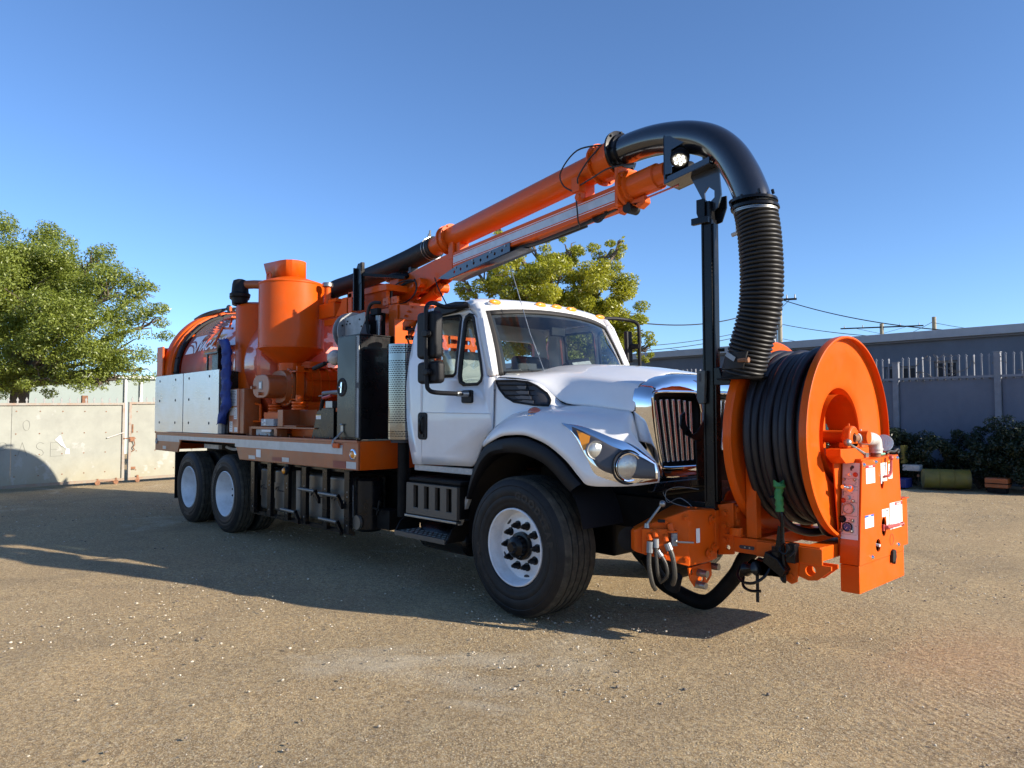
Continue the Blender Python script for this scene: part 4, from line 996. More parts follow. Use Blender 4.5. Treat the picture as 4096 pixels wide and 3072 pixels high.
    def lamp(u, v, r, m_, ring):
        p, n_ = wall_pt(u, v, .01); n2 = (n_+Vector((.75,0,0))).normalized(); p = Vector(fl(p)); n2 = Vector((n2.x,sg*n2.y,n2.z*.3)).normalized()
        L = tp('headlight', MB().lathe([(0,.030),(r*.5,.027),(r*.85,.018),(r,.008)], p, n2, 32), M[m_], FE)
        tp('bezel', MB().lathe([(r*.98,.004),(r*1.0,.018),(r*1.08,.020),(r*1.13,.010),(r*1.15,-.02)], p, n2, 32), M['chrome' if ring else 'galv'], FE)
        if ring:
            tp('bezel', MB().lathe([(r*1.22,-.01),(r*1.25,.008),(r*1.33,.008),(r*1.36,-.01)], p, n2, 32), M['plastic'], FE)
    lamp(8.55,.42,.062,'lamp',False); lamp(10.55,.60,.094,'lamp',True)
    q = [(7.25,.18),(8.05,.20),(8.1,.36),(7.95,.52),(7.7,.44),(7.45,.30)]
    tp('turn_signal', MB().add(patch(q,.0255), [tuple(range(6))]), M['amber'], FE)
# ---- chrome grille surround
OUT_ = [(0,1.905),(.2,1.902),(.36,1.893),(.46,1.872),(.58,1.838),(.66,1.81),(.715,1.77),(.738,1.70),(.736,1.60),(.715,1.48),(.69,1.36),(.66,1.24),(.625,1.14),(.57,1.085),(.45,1.065),(.2,1.06),(0,1.06)]
INN_ = [(0,1.765),(.2,1.765),(.36,1.765),(.46,1.763),(.58,1.76),(.66,1.752),(.705,1.73),(.715,1.69),(.705,1.60),(.685,1.50),(.655,1.38),(.625,1.27),(.59,1.185),(.54,1.165),(.45,1.163),(.2,1.163),(0,1.163)]
def ring(poly, x, sc=1.0, dz=0, bow=.0):
    half = [(x+bow*(1-abs(y)/.75), y*sc, z+dz) for y, z in poly]
    return half+[(a,-b,c) for a,b,c in half[::-1][1:-1]]
R0 = ring(OUT_,.838,1.0,.004); R1 = ring(OUT_,.90,1.004,.001); 
mid = [(lerp(a[0],b[0],.25),lerp(a[1],b[1],.22)) for a,b in zip(OUT_,INN_)]
mid2 = [(lerp(a[0],b[0],.55),lerp(a[1],b[1],.55)) for a,b in zip(OUT_,INN_)]
GS = MB().grid([R0,R1,ring(OUT_,.945,.996,-.006),ring(mid,.978,1,-.002,.005),ring(mid2,.997,1,0,.01),ring(INN_,1.0,1,0,.01),ring([(a*.99,b) for a,b in INN_],.985,1,0,.01),ring([(a*.985,lerp(1.46,b,.985)) for a,b in INN_],.93)], True)
GR = tp('grille_surround', GS, M['chrome'], ang=40)
# rim bead round each opening and centre divider with emblem plate
for sg in (-1,1):
    pth = [(.998,sg*.045,1.60),(1.0,sg*.10,1.735),(1.0,sg*.16,1.757),(1.0,sg*.4,1.757),(1.0,sg*.64,1.75),(1.0,sg*.702,1.725),(1.0,sg*.70,1.66),(1.0,sg*.66,1.42),(1.0,sg*.60,1.21),(1.0,sg*.56,1.18),(1.0,sg*.3,1.172),(1.0,sg*.06,1.172),(.998,sg*.045,1.2)]
    tp('opening_bead', MB().tube(smooth_path(pth,4), .011, 8), M['chrome'], GR)
    for k in range(7):
        t = (k+.75)/7.6; yt = lerp(.09,.70,t); ybt = lerp(.07,.575,t); zt = 1.68+.02*math.sin(t*3.1)
        tp('grille_bar', MB().prism([(-.016,-.012),(.016,-.012),(.010,.012),(-.010,.012)],'z',0,1) if False else MB().bar((.955,sg*yt,zt),(.95,sg*ybt,1.215),.032,.022,up=(1,0,0)), M['bar'], GR, bevel=.008)
tp('centre_divider', MB().prism([(-.05,1.16),(.05,1.16),(.05,1.62),(.12,1.74),(.16,1.77),(-.16,1.77),(-.12,1.74),(-.05,1.62)], 'x', .965, .998), M['chrome'], GR, bevel=.01)
tp('emblem_plate', MB().prism([(0,1.76),(.10,1.82),(.085,1.9),(-.085,1.9),(-.10,1.82)], 'x', 1.006, 1.02), M['chrome'], GR, bevel=.008)
tp('radiator_screen', MB().box(.87,.90,-.68,.68,1.12,1.76), M['grille_dark'], GR)
tp('bumper_valance', MB().prism([(-.72,1.0),(.72,1.0),(.66,1.08),(-.66,1.08)], 'x', .93, 1.0), M['black'], bevel=.02)

# ---- steps and battery box
SB = tp('battery_box', MB().box(-1.50,-.76,-1.11,-.70,.66,.955), M['chassis'], bevel=.01)
tp('step_top', MB().box(-1.505,-.735,-1.13,-.80,.958,.992), M['chassis'], SB, bevel=.01)
pl = [(-1.518,.655),(-.758,.655),(-.752,.945),(-1.512,.945)]; holes = []
for k in range(4):
    x0 = -1.40+k*.165; holes.append([(x0,.72),(x0+.075,.72),(x0+.075,.925),(x0,.925)])
tp('step_cover', MB().plate(pl, holes, 'y', -1.155, -1.12), mat('bronze_grey_plastic', (.09,.075,.06), .45, spec=.5), SB, bevel=.004, smooth=False)
tp('trim_strip', MB().box(-1.53,-.755,-1.165,-1.10,.625,.648), M['steel'], SB, bevel=.005)
tp('lower_step', MB().box(-1.68,-.905,-1.17,-.88,.445,.475).box(-1.68,-.905,-1.175,-1.16,.432,.478), bpy.data.materials['bronze_grey_plastic'], SB, bevel=.004)
tp('step_side', MB().prism([(-1.17,.445),(-.88,.445),(-.86,.62),(-1.0,.62),(-1.10,.56)], 'x', -1.70, -1.683), M['chassis'], SB)
tp('step_side', MB().prism([(-1.17,.445),(-.88,.445),(-.86,.62),(-1.0,.62),(-1.10,.56)], 'x', -.90, -.883), M['chassis'], SB)
td = MB()
for i in range(11):
    for j in range(4): td.bar((-1.63+i*.07,-1.13+j*.065,.477),(-1.60+i*.07,-1.115+j*.065,.477),.008,.006)
tp('step_treads', td, M['galv'], SB)
tp('air_tank', MB().lathe([(0,0),(.09,.02),(.13,.06),(.13,.7),(.09,.74),(0,.76)], (-1.6,-.85,.42), X, 24), M['black'])
tp('fuel_tank', MB().lathe([(0,0),(.22,.02),(.27,.06),(.27,.9),(.22,.94),(0,.96)], (-1.7,.86,.62), X, 32), M['alu'])

# ---- mirrors
for sg in (-1,1):
    y = sg*1.35; dx = 0 if sg < 0 else .16
    arm = [(-1.0,.93,2.62),(-.98,1.1,2.64),(-.93,1.28,2.635),(-.86,1.37,2.60),(-.835,1.38,2.5),(-.83,1.38,2.2),(-.825,1.38,1.9),(-.80,1.33,1.78),(-.70,1.05,1.765)]
    if sg < 0: arm = [(-.80,-.98,2.565),(-.98,-1.10,2.56),(-.94,-1.28,2.575),(-.925,-1.36,2.53),(-.92,-1.37,2.42),(-.915,-1.37,2.1),(-.905,-1.37,1.86),(-.89,-1.36,1.80),(-.84,-1.32,1.775),(-.74,-1.15,1.765),(-.72,-1.03,1.765)]
    MR = tp('mirror_arm', MB().tube(smooth_path([(a+dx,b,c_) for a,b,c_ in arm],5), .020, 12), M['plastic'])
    if sg < 0:
        tp('large_mirror', MB().prism(rrect(-1.10,-.82,2.075,2.495,.045), 'y', -1.35, -1.25), M['plastic'], MR, bevel=.03)
        tp('small_mirror', MB().prism(rrect(-1.09,-.79,1.855,2.05,.04), 'y', -1.35, -1.25), M['plastic'], MR, bevel=.03)
        tp('clamp', MB().prism(rrect(-.955,-.865,2.26,2.32,.025),'y',-1.40,-1.345), M['plastic'], MR, bevel=.01)
        tp('clamp', MB().prism(rrect(-.945,-.855,1.925,1.98,.025),'y',-1.40,-1.345), M['plastic'], MR, bevel=.01)
        tp('arm_sleeve', MB().cyl((-.75,-1.16,1.766),(-.72,-1.06,1.765),.026), M['steel'], MR)
        tp('lower_mount', MB().prism(rrect(-.835,-.69,1.685,1.80,.02),'y',-1.045,-1.008), M['plastic'], MR, bevel=.008)
        tp('upper_mount', MB().prism([(-1.34,2.545),(-1.30,2.61),(-1.0,2.625),(-.86,2.61),(-.87,2.56),(-1.0,2.53),(-1.25,2.515)],'y',-.99,-.935), M['plastic'], MR, bevel=.01)
    else:
        tp('large_mirror', MB().obox((-.795,1.34,2.34), (.028,-.01,.0), (.012,.040,0), (-.006,0,.175)), M['plastic'], MR, bevel=.015)
        tp('small_mirror', MB().obox((-.78,1.34,1.98), (.028,-.01,.0), (.012,.040,0), (0,0,.09)), M['plastic'], MR, bevel=.015)
        tp('clamp', MB().cyl((-.76,1.35,2.34),(-.67,1.375,2.34),.03), M['plastic'], MR)
        tp('lower_mount', MB().prism(rrect(-.62,-.48,1.70,1.80,.02),'y',1.008,1.045), M['plastic'], MR, bevel=.008)
tp('roof_horn', MB().lathe([(.07,0),(.075,.01),(.075,.035),(.05,.045),(.05,.10),(.085,.11),(.085,.125),(0,.13)], (-1.58,-.62,2.55), (0,0,1), 20), M['chassis'])
tp('antenna', MB().tube([(-1.25,-.86,2.60),(-1.42,-.86,2.83),(-1.47,-.86,2.93)], .006, 6), M['plastic'])
tp('antenna', MB().tube([(-.22,-.60,1.95),(-.38,-.62,2.3),(-.62,-.64,2.95)], .004, 5), M['steel'])
# ---------------------------------------------------------------- deck
deck = MB().box(-8.46,-2.26,-1.21,1.21,1.24,1.312)
DK = tp('deck', deck, M['orange_dusty'], bevel=.004)
side = [(-8.475,1.022),(-7.44,1.018),(-7.31,1.206),(-5.28,1.206),(-5.14,1.006),(-2.237,1.016),(-2.237,1.316),(-8.475,1.316)]
for sg in (-1,1):
    a, b = (sg*1.24, sg*1.215); tp('side_skirt', MB().prism(side, 'y', min(a,b), max(a,b)), M['orange_dusty'], DK, bevel=.006, smooth=False)
    y0 = sg*1.2425
    st = MB()
    for x0, x1, zb in ((-8.38,-7.37,1.175),(-7.37,-5.28,1.215),(-5.28,-2.54,1.170)):
        st.box(x0,x1,min(y0,y0-sg*.002),max(y0,y0-sg*.002),zb,1.268)
    tp('reflective_stripe', st, M['stripe'], DK, smooth=False)
    tp('skirt_lip', MB().box(-8.47,-2.24,min(sg*1.24,sg*1.252),max(sg*1.24,sg*1.252),1.295,1.322), M['orange_dusty'], DK, bevel=.004)
for k, (x0,x1,zb,zt_) in enumerate(((-8.1,-7.95,1.05,1.10),(-4.85,-4.66,1.03,1.075),(-3.92,-3.74,1.035,1.085),(-2.46,-2.27,1.03,1.10))):
    tp('reflector_patch', MB().box(x0,x1,-1.2435,-1.241,zb,zt_), M['stripe'], DK, smooth=False)
tp('reflector_patch', MB().box(-2.73,-2.47,-1.2435,-1.241,1.03,1.10), mat('red_reflector', (.25,.04,.02), .5), DK)
tp('reflector_patch', MB().box(-4.18,-3.93,-1.2435,-1.241,1.035,1.08), bpy.data.materials['red_reflector'], DK)
tp('notice_label', MB().box(-4.63,-4.50,-1.2435,-1.241,1.06,1.155), M['sticker'], DK)
tp('front_skirt', MB().box(-2.258,-2.237,-1.213,1.213,1.016,1.312), M['orange'], DK, bevel=.005)
tp('rear_skirt', MB().box(-8.475,-8.455,-1.213,1.213,1.022,1.312), M['orange'], DK, bevel=.005)
ML = tp('deck_marker_lamp', MB().sphere((-2.335,-1.245,1.175), .038, 18, (1,.5,1)), M['amber'], DK)
tp('deck_marker_bezel', MB().lathe([(.038,.004),(.045,.012),(.056,.008),(.062,-.001)], (-2.335,-1.24,1.175), (0,-1,0), 28), M['chrome'], DK)
tp('deck_marker_bezel', MB().lathe([(0,.006),(.03,.006),(.045,.012),(.05,-.001)], (-8.40,-1.24,1.17), (0,-1,0), 28), M['galv'], DK)
tp('hanging_side_lamp', MB().box(-3.86,-3.80,-1.225,-1.2,.93,1.02).lathe([(.05,.0),(.05,.03),(.035,.034)], (-3.83,-1.225,.93), (0,-1,0), 20), M['plastic'], DK)
tp('side_lamp_lens', MB().sphere((-3.83,-1.265,.93), .034, 14, (1,.5,1)), M['amber'], DK)
# deck cross members visible in the rear wheel arch
tp('light_bracket', MB().box(-7.0,-6.45,-1.0,-.95,1.09,1.15), M['whitepart'], DK)
tp('air_line', MB().tube(smooth_path([(-6.4,-.9,1.12),(-6.0,-.95,1.10),(-5.7,-.9,1.13),(-5.55,-.9,1.02)],5), .022, 8), M['whitepart'], DK)
tp('deck_beam', MB().box(-8.3,-2.4,-.9,-.8,1.14,1.235).box(-8.3,-2.4,.8,.9,1.14,1.235).box(-8.3,-2.4,-.47,.47,.94,1.235), M['chassis'], DK)

# ---------------------------------------------------------------- water tanks and guard posts under the deck
GF = tp('tank_guard_frame', MB().box(-4.95,-2.53,-1.12,-1.09,.315,.36).box(-4.95,-2.53,-1.12,-1.09,.97,1.005), M['black'])
for x in (-4.95,-4.475,-4.01,-3.575,-3.095,-2.63):
    tp('guard_post', MB().plate([(x,.335),(x+.10,.335),(x+.10,.99),(x,.99)], [], 'y', -1.165, -1.12), M['black'], GF, bevel=.004)
    bh = MB()
    for z in (.42,.72,.77): bh.lathe([(0,.002),(.009,.002),(.009,0)], (x+.06,-1.165,z), (0,-1,0), 8)
    tp('bolt_holes', bh, M['galv'], GF)
steel_dull = mat('dull_brownish_steel', (.20,.18,.155), .42, metal=.55, var=.15, rvar=.1, vscale=4, dust=((.12,.10,.08),.4,5))
for i, (x0, x1) in enumerate(((-4.90,-4.58),(-4.50,-4.16),(-3.62,-3.22),(-3.14,-2.75))):
    tk = tp('steel_tank', MB().box(x0,x1,-1.06,-.55,.385,.905), steel_dull, GF, bevel=.035)
    tp('tank_plate', MB().box(x0+.02,x1-.02,-1.066,-1.060,.55,.745), steel_dull, GF, bevel=.002)
    # cursive maker's script
    xc = (x0+x1)/2; mb = MB(); w = .13
    pts = [(-.9,.35),(-.75,.8),(-.9,.1),(-.5,.75),(-.2,.9),(-.45,-.1),(-.3,.2),(-.05,.2),(-.1,-.05),(.08,.2),(.1,-.05),(.25,.2),(.22,-.05),(.4,.2),(.42,-.02),(.6,.2),(.55,-.05),(.75,.2),(.75,0),(1.0,.2),(.9,-.05),(1.1,.15)]
    mb.tube([(xc+q.x*w, -1.068, .645+q.y*.055) for q in smooth_path([(a,b,0) for a,b in pts],4)], .0035, 4)
    tp('maker_script', mb, M['ink'], GF)
tp('vertical_pipe', MB().cyl((-3.78,-1.08,.38),(-3.78,-1.08,.93),.045,.045,16), steel_dull, GF)
for x0, x1, z in ((-3.59,-3.22,.735),(-3.12,-2.72,.72),(-4.03,-3.68,.46),(-3.11,-2.73,.445)):
    tp('hand_rail', MB().tube([(x0,-1.19,z),(x1,-1.19,z-.002)], .020, 12), steel_dull, GF)
    tp('rail_bracket', MB().prism([(x1-.01,z+.02),(x1+.09,z-.08),(x1+.09,z-.13),(x1-.01,z-.03)],'y',-1.20,-1.165), M['black'], GF)
OT = tp('oil_tank', MB().lathe([(0,0),(.12,.0),(.15,.03),(.15,.53),(.12,.56),(0,.56)], (-2.48,-.95,.36), Z, 28), M['black'])
tp('sight_tube', MB().cyl((-2.59,-1.10,.44),(-2.59,-1.10,.83),.012), M['steel'], OT)
tp('sight_tube', MB().cyl((-2.55,-1.11,.44),(-2.55,-1.11,.83),.008), M['whitepart'], OT)
for z in (.44,.83): tp('tube_fitting', MB().sphere((-2.56,-1.12,z),.022,10), M['sticker'], OT)
tp('round_cover', MB().cyl((-2.46,-1.09,.46),(-2.46,-1.12,.46),.075,.075,24), steel_dull, OT)
tp('gearcase', MB().box(-2.2,-.9,-.5,.6,.36,.72).box(-1.9,-1.0,.5,1.1,.40,.95).box(-5.2,-2.3,-.5,.9,.40,.92).box(-.9,.3,-.3,.3,.38,.72), M['chassis'], OT, bevel=.03)  # rough underbody bulk, added to keep sun patches off the ground below
tp('gear_selector', MB().bar((-2.25,-1.0,.55),(-2.2,-1.0,.70),.02,.02).bar((-2.33,-1.0,.62),(-2.2,-1.0,.6),.02,.02).box(-2.35,-2.1,-.95,-.8,.4,.6), M['chassis'], OT)
tp('exhaust_pipe', MB().cyl((-1.97,-.87,.55),(-1.97,-.87,1.3),.06), M['chassis'])

# ---------------------------------------------------------------- debris tank
TZ = 2.29
tank = MB().lathe([(0,.12),(.5,.10),(.85,.05),(.97,0),(1.0,-.05),(1.0,-2.9),(.97,-2.98),(.8,-3.06),(0,-3.1)], (-5.15,0,TZ), X, 96)
TK = tp('debris_tank', tank, M['orange_tank'], ang=30)
tp('sealing_ring', MB().lathe([(1.0,-.06),(1.045,-.06),(1.05,-.02),(1.05,.03),(1.035,.06),(1.0,.06)], (-8.20,0,TZ), X, 96), M['plastic'], TK)
rb = MB()
for k in range(28):
    a = 2*math.pi*k/28; rb.cyl((-8.26,1.045*math.cos(a),TZ+1.045*math.sin(a)),(-8.14,1.045*math.cos(a),TZ+1.045*math.sin(a)),.012,.012,8)
tp('clamp_bolts', rb, M['chassis'], TK)
RD = tp('rear_door', MB().lathe([(1.0,.28),(1.075,.28),(1.075,.20),(1.06,.18),(1.10,.16),(1.12,.10),(1.12,.0),(1.10,-.03),(1.05,-.05),(.95,-.12),(.6,-.25),(0,-.32)], (-8.56,0,TZ), X, 96), M['orange'], TK, ang=30)
tp('hinge_plate', MB().box(-8.72,-8.45,-1.16,-1.13,2.02,2.72).box(-8.72,-8.70,-1.16,-.85,2.02,2.72), M['orange'], TK, bevel=.004)
tp('hinge_plate', MB().box(-8.72,-8.45,1.13,1.16,2.02,2.72), M['orange'], TK, bevel=.004)
tp('tank_hoses', MB().tube(smooth_path([(-8.55,-.62,TZ+.93),(-8.52,-.50,TZ+1.02),(-8.40,-.35,TZ+1.09),(-8.35,-.15,TZ+1.14),(-8.2,.1,TZ+1.16),(-7.8,.3,TZ+1.06)],6), .022, 8).tube(smooth_path([(-8.5,-.60,TZ+.93),(-8.38,-.45,TZ+1.02),(-8.3,-.25,TZ+1.10),(-8.5,-.05,TZ+1.18),(-8.6,.1,TZ+1.15)],6), .022, 8).tube(smooth_path([(-8.5,.0,TZ+1.12),(-8.35,-.1,TZ+1.2),(-8.2,-.2,TZ+1.15),(-8.0,-.25,TZ+1.04)],6), .02, 8), M['cable'], TK)
tp('hose_clip', MB().obox((-8.33,-.10,TZ+1.15),(.03,0,0),(0,.02,0),(0,0,.04)), M['orange'], TK)
tp('level_stand', MB().bar((-6.72,-.99,2.62),(-6.60,-.90,2.90),.03,.02).bar((-6.60,-.88,2.88),(-6.35,-.86,2.86),.03,.03).bar((-6.72,-1.0,2.63),(-6.35,-1.0,2.55),.025,.02).cyl((-6.47,-.86,2.87),(-6.47,-.82,3.02),.014).box(-6.60,-6.30,-.9,-.78,3.01,3.03), M['orange'], TK)
# lettering and logo on the tank flank: x along the tank, z follows the shell
def tank_map(x, z): 
    r = 1.004; dz = z-TZ; return (x, -math.sqrt(max(.02,r*r-dz*dz)), z)
def on_tank(poly, m, name, off=0):
    mb = MB(); rows = []
    mb.add([tank_map(*p) for p in poly], [tuple(range(len(poly)))]); tp(name, mb, m, TK)
def band(pa, pb, n=10): return [[(lerp(a[0],b[0],t), lerp(a[1],b[1],t)) for t in [j/n for j in range(n+1)]] for a, b in zip(pa,pb)]
# emblem: slanted white block with swooshes cut out
lg = MB(); EX, EZ = -7.97, 2.565
NX, NZ = 30, 20
for i in range(NX):
    for j in range(NZ):
        def q(u, v): return tank_map(EX+u*.42+v*.13, EZ+v*.285)
        u, v = (i+.5)/NX, (j+.5)/NZ
        sw_ = False
        for (cx,cy,rx,ry,a0) in ((.15,-.55,.95,1.25,0),(.05,-.75,1.02,1.25,0)):
            d = math.hypot((u-cx)/rx,(v-cy)/ry); 
            if abs(d-1) < .035 and u < .9: sw_ = True
        if sw_: continue
        lg.add([q(i/NX,j/NZ),q((i+1)/NX,j/NZ),q((i+1)/NX,(j+1)/NZ),q(i/NX,(j+1)/NZ)], [(0,1,2,3)])
lg.add([tank_map(EX+.42+.13*v_+w_, EZ+.285*v_) for v_, w_ in ((.93,0),(1,0),(1,.07),(.93,.04))], [(0,1,2,3)])
tp('emblem', lg, M['logo'], TK)
vs, fs = text_geo('VAC-CON', .235, bold=.012, shear=.25, align='LEFT', sx=1.0)
# subdivide along z is unnecessary: letter height spans a gentle arc
lt = MB().add([tank_map(-7.47+x*.90, 2.595+y*.86) for x, y in vs], fs)
me_ = lt.mesh('lettering'); bm = bmesh.new(); bm.from_mesh(me_)
for k in range(1,8): bmesh.ops.bisect_plane(bm, geom=bm.verts[:]+bm.edges[:]+bm.faces[:], plane_co=(0,0,2.56+.03*k), plane_no=(0,0,1))
for v in bm.verts: v.co = tank_map(v.co.x, v.co.z); v.co.y -= .002
bm.to_mesh(me_); bm.free(); tp('lettering', me_, M['logo'], TK)

# aluminium tool boxes
def tread_alu():
    m = M['alu']; n = m.node_tree.nodes; l = m.node_tree.links; b = n['Principled BSDF']
    tc = [x for x in n if x.type == 'TEX_COORD'][0]
    wv = []
    for rot in (45,-45):
        mp = n.new('ShaderNodeMapping'); mp.inputs['Rotation'].default_value = (0,R(rot),0); l.new(tc.outputs['Object'], mp.inputs[0])
        w = n.new('ShaderNodeTexWave'); w.bands_direction = 'X'; w.inputs['Scale'].default_value = 9; l.new(mp.outputs[0], w.inputs['Vector']); wv.append(w.outputs['Fac'])
    mu = n.new('ShaderNodeMath'); mu.operation = 'MULTIPLY'; l.new(wv[0], mu.inputs[0]); l.new(wv[1], mu.inputs[1])
    mr = n.new('ShaderNodeMapRange'); mr.inputs[1].default_value = .45; mr.inputs[2].default_value = .8; l.new(mu.outputs[0], mr.inputs[0])
    bp = n.new('ShaderNodeBump'); bp.inputs['Strength'].default_value = .7; bp.inputs['Distance'].default_value = .004; l.new(mr.outputs[0], bp.inputs['Height']); l.new(bp.outputs[0], b.inputs['Normal'])
tread_alu()
TBX = tp('toolbox', MB().box(-8.60,-5.94,-1.19,-.92,1.325,2.215), M['galv'], bevel=.004)
for x0, x1 in ((-8.615,-7.335),(-7.305,-5.935)):
    d_ = tp('toolbox_door', MB().box(x0,x1,-1.212,-1.195,1.325,2.225), M['alu'], TBX, bevel=.003)
    for x in (x0+.23, x1-.32 if x1 < -7 else x1-.34):
        for z in (1.47,1.82,2.14): tp('door_bolt', MB().lathe([(0,.006),(.018,.004),(.022,0)], (x,-1.212,z), (0,-1,0), 10), M['chassis'], TBX)
tp('side_red_lamp', MB().sphere((-8.66,-1.1,2.1),.04,10), M['red'], TBX)
TB2 = tp('toolbox', MB().box(-8.60,-5.94,.92,1.21,1.325,2.215), M['alu'], bevel=.004)
BP = tp('black_side_cabinet', MB().box(-5.93,-5.70,-1.17,-.92,1.33,2.19), M['black'], bevel=.006)
tp('cabinet_rod', MB().tube([(-5.84,-1.185,1.78),(-5.85,-1.19,2.09)], .012, 8).sphere((-5.84,-1.19,1.77),.026,10).sphere((-5.85,-1.19,2.1),.026,10), M['galv'], BP)
tp('small_grey_box', MB().box(-5.93,-5.80,-1.22,-1.17,1.33,1.50), M['galv'], BP, bevel=.004)
# hydrant riser in a black cage with blue lay-flat hose
HY = tp('hydrant_cage', MB(), M['black']) if False else None
cg = MB()
for x in (-6.60,-6.20):
    for y in (-1.12,-.88): cg.box(x-.012,x+.012,y-.012,y+.012,2.22,2.48)
cg.box(-6.64,-6.16,-1.15,-.85,2.475,2.495).box(-6.48,-6.30,-1.10,-.92,2.22,2.46)
HY = tp('hydrant_cage', cg, M['black'])
tp('fill_elbow', MB().tube(smooth_path([(-6.40,-1.0,2.45),(-6.41,-1.0,2.53),(-6.34,-1.02,2.60),(-6.15,-1.07,2.61),(-5.9,-1.14,2.58)],5), .062, 16), M['black'], HY)
bh = []
for i in range(41):
    t = i/40; z = lerp(2.62,1.55,t) if t < .85 else lerp(lerp(2.62,1.55,.85),1.46,(t-.85)/.15)
    xc = -5.745+.10*math.sin(min(1,t*6)*math.pi/2)+.01*math.sin(t*25); 
    if t < .06: xc -= .05; z = 2.63-.02*t/.06
    if t > .85: xc -= .17*(t-.85)/.15
    w = .115 if t < .85 else lerp(.115,.06,(t-.85)/.15); w *= .8 if t < .05 else 1
    d = .05+.008*math.sin(t*47)+.005*math.sin(t*83)
    bh.append([(xc+w*math.cos(a), -1.225+d*math.sin(a)*(1+.2*math.sin(3*a+t*30)), z+.012*math.sin(a*2+t*40)) for a in [2*math.pi*k/20 for k in range(20)]])
tp('blue_hose_sleeve', MB().grid(bh, True), M['blue'], HY, ang=80)

# ---------------------------------------------------------------- filter cylinders and silencer drum
FC = tp('filter_cylinder', MB().lathe([(.30,1.33),(.30,3.10),(.29,3.125),(.22,3.16),(0,3.18)], (-5.75,-.74,0), Z, 64), M['orange'])
tp('cylinder_band', MB().lathe([(.30,0),(.304,.004),(.304,.45),(.30,.454)], (-5.75,-.74,2.44), Z, 64), M['orange'], FC) if False else None
tp('filter_shell', MB().lathe([(.27,1.33),(.27,2.80),(.26,2.82),(.2,2.83)], (-5.40,-.42,0), Z, 64), M['orange'], FC)
for (x, y, z) in ((-6.02,-.90,3.33),(-5.72,-1.02,3.31)):
    tp('intake_cap', MB().lathe([(.07,-.18),(.10,-.17),(.11,-.10),(.135,-.08),(.14,-.04),(.115,-.02),(.105,.10),(.09,.15),(.04,.17),(0,.17)], (x,y,z), Z, 28), M['plastic'] if x > -5.9 else mat('faded_cap_plastic',(.10,.10,.085),.7), FC)
    tp('cap_stub', MB().cyl((x,y,z-.18),(x,y,3.12),.03), M['chassis'], FC)
tp('cap_elbow', MB().tube([(-5.70,-1.0,3.40),(-5.55,-.9,3.40),(-5.35,-.8,3.38)], .06, 14), M['rust'] if False else M['orange_dusty'], FC)
DC = Vector((-4.85,-.68,0))
DR = tp('silencer_drum', MB().lathe([(0,2.17),(.17,2.17),(.17,2.27),(.20,2.28),(.40,2.44),(.42,2.455),(.428,2.46),(.428,2.475),(.422,2.48),(.422,3.30),(.43,3.31),(.43,3.325),(.40,3.34),(.22,3.40),(.18,3.41),(0,3.42)], DC, Z, 96), M['orange'], ang=30)
hd = []
for t in range(2):
    pass
hood_out = [(-.62,-.17),(-.62,.17),(.03,.17),(.11,.14),(.16,.08),(.18,0),(.16,-.08),(.11,-.14),(.03,-.17)]
mb = MB()
bot_ = [(-.36,-.16,3.385),(-.36,.16,3.385)]; 
P0 = [(-.34 if p[0] < -.5 else p[0], p[1], 3.385) for p in hood_out]; P1 = [(-.50 if p[0] < -.5 else p[0], p[1], 3.66 if p[0] < -.5 else 3.63) for p in hood_out]
n_ = len(P0); vs = [DC+Vector(p) for p in P0+P1]
mb.add(vs, [(i,(i+1)%n_,n_+(i+1)%n_,n_+i) for i in range(n_) if i != 0]+[tuple(range(n_,2*n_))])
tp('rain_deflector', mb, M['orange'], DR, solid=.012, ang=25)
for a in (-2.2,):
    p = DC+Vector((.30*math.cos(a),.30*math.sin(a),3.36))
    lug = MB().plate([(-.05,0),(.05,0),(.05,.09)]+[(.05*math.cos(t),.09+.05*math.sin(t)) for t in [math.pi*k/8 for k in range(1,8)]]+[(-.05,.09)], [circ(0,.095,.022,12)], 'y', -.008,.008)
    me_ = lug.mesh('lifting_lug'); me_.transform(Matrix.Translation(p)@Matrix.Rotation(R(10),4,'Z')); tp('lifting_lug', me_, M['orange'], DR)
tp('duct_to_tank', MB().prism([(-.6,3.14),(.75,3.12),(.75,3.26),(.1,3.38),(-.6,3.36)], 'y', -.35, .35), M['orange'], DR, bevel=.02).location = (-4.45,.62,.03)

# ---------------------------------------------------------------- blower
bx, bz = -4.84, 1.955
def oval(cx, cz, hw, hh, n=40, p=2.8):
    return [(cx+hw*abs(math.cos(t))**(2/p)*(1 if math.cos(t)>=0 else -1), cz+hh*abs(math.sin(t))**(2/p)*(1 if math.sin(t)>=0 else -1)) for t in [2*math.pi*k/n for k in range(n)]]
def oval_rows(specs): return [[(x, y, z) for x, z in oval(bx,bz,hw,hh)] for y, hw, hh in specs]
BL = tp('blower', MB().grid(oval_rows([(-.62,.0,.0),(-.62,.27,.245),(-.60,.285,.26),(.42,.285,.26),(.42,0,0)]), True), M['orange'], ang=30)
tp('gear_cover', MB().grid(oval_rows([(-1.10,0,0),(-1.10,.235,.145),(-1.092,.245,.153),(-.86,.245,.153),(-.86,.26,.21),(-.80,.27,.225),(-.795,.295,.25),(-.77,.295,.25),(-.765,.28,.235),(-.68,.275,.245),(-.675,.30,.27),(-.63,.30,.27),(-.62,0,0)]), True), M['orange_dusty'], BL, ang=30)
cb = MB()
for k in range(18):
    x_, z_ = oval(bx,bz,.278,.232,18)[k]; cb.bolt((x_,-.795,z_),(0,-1,0),.012,.012)
    x_, z_ = oval(bx,bz,.288,.258,18)[k]; cb.bolt((x_,-.675,z_),(0,-1,0),.012,.012)
tp('cover_bolts', cb, M['orange'], BL)
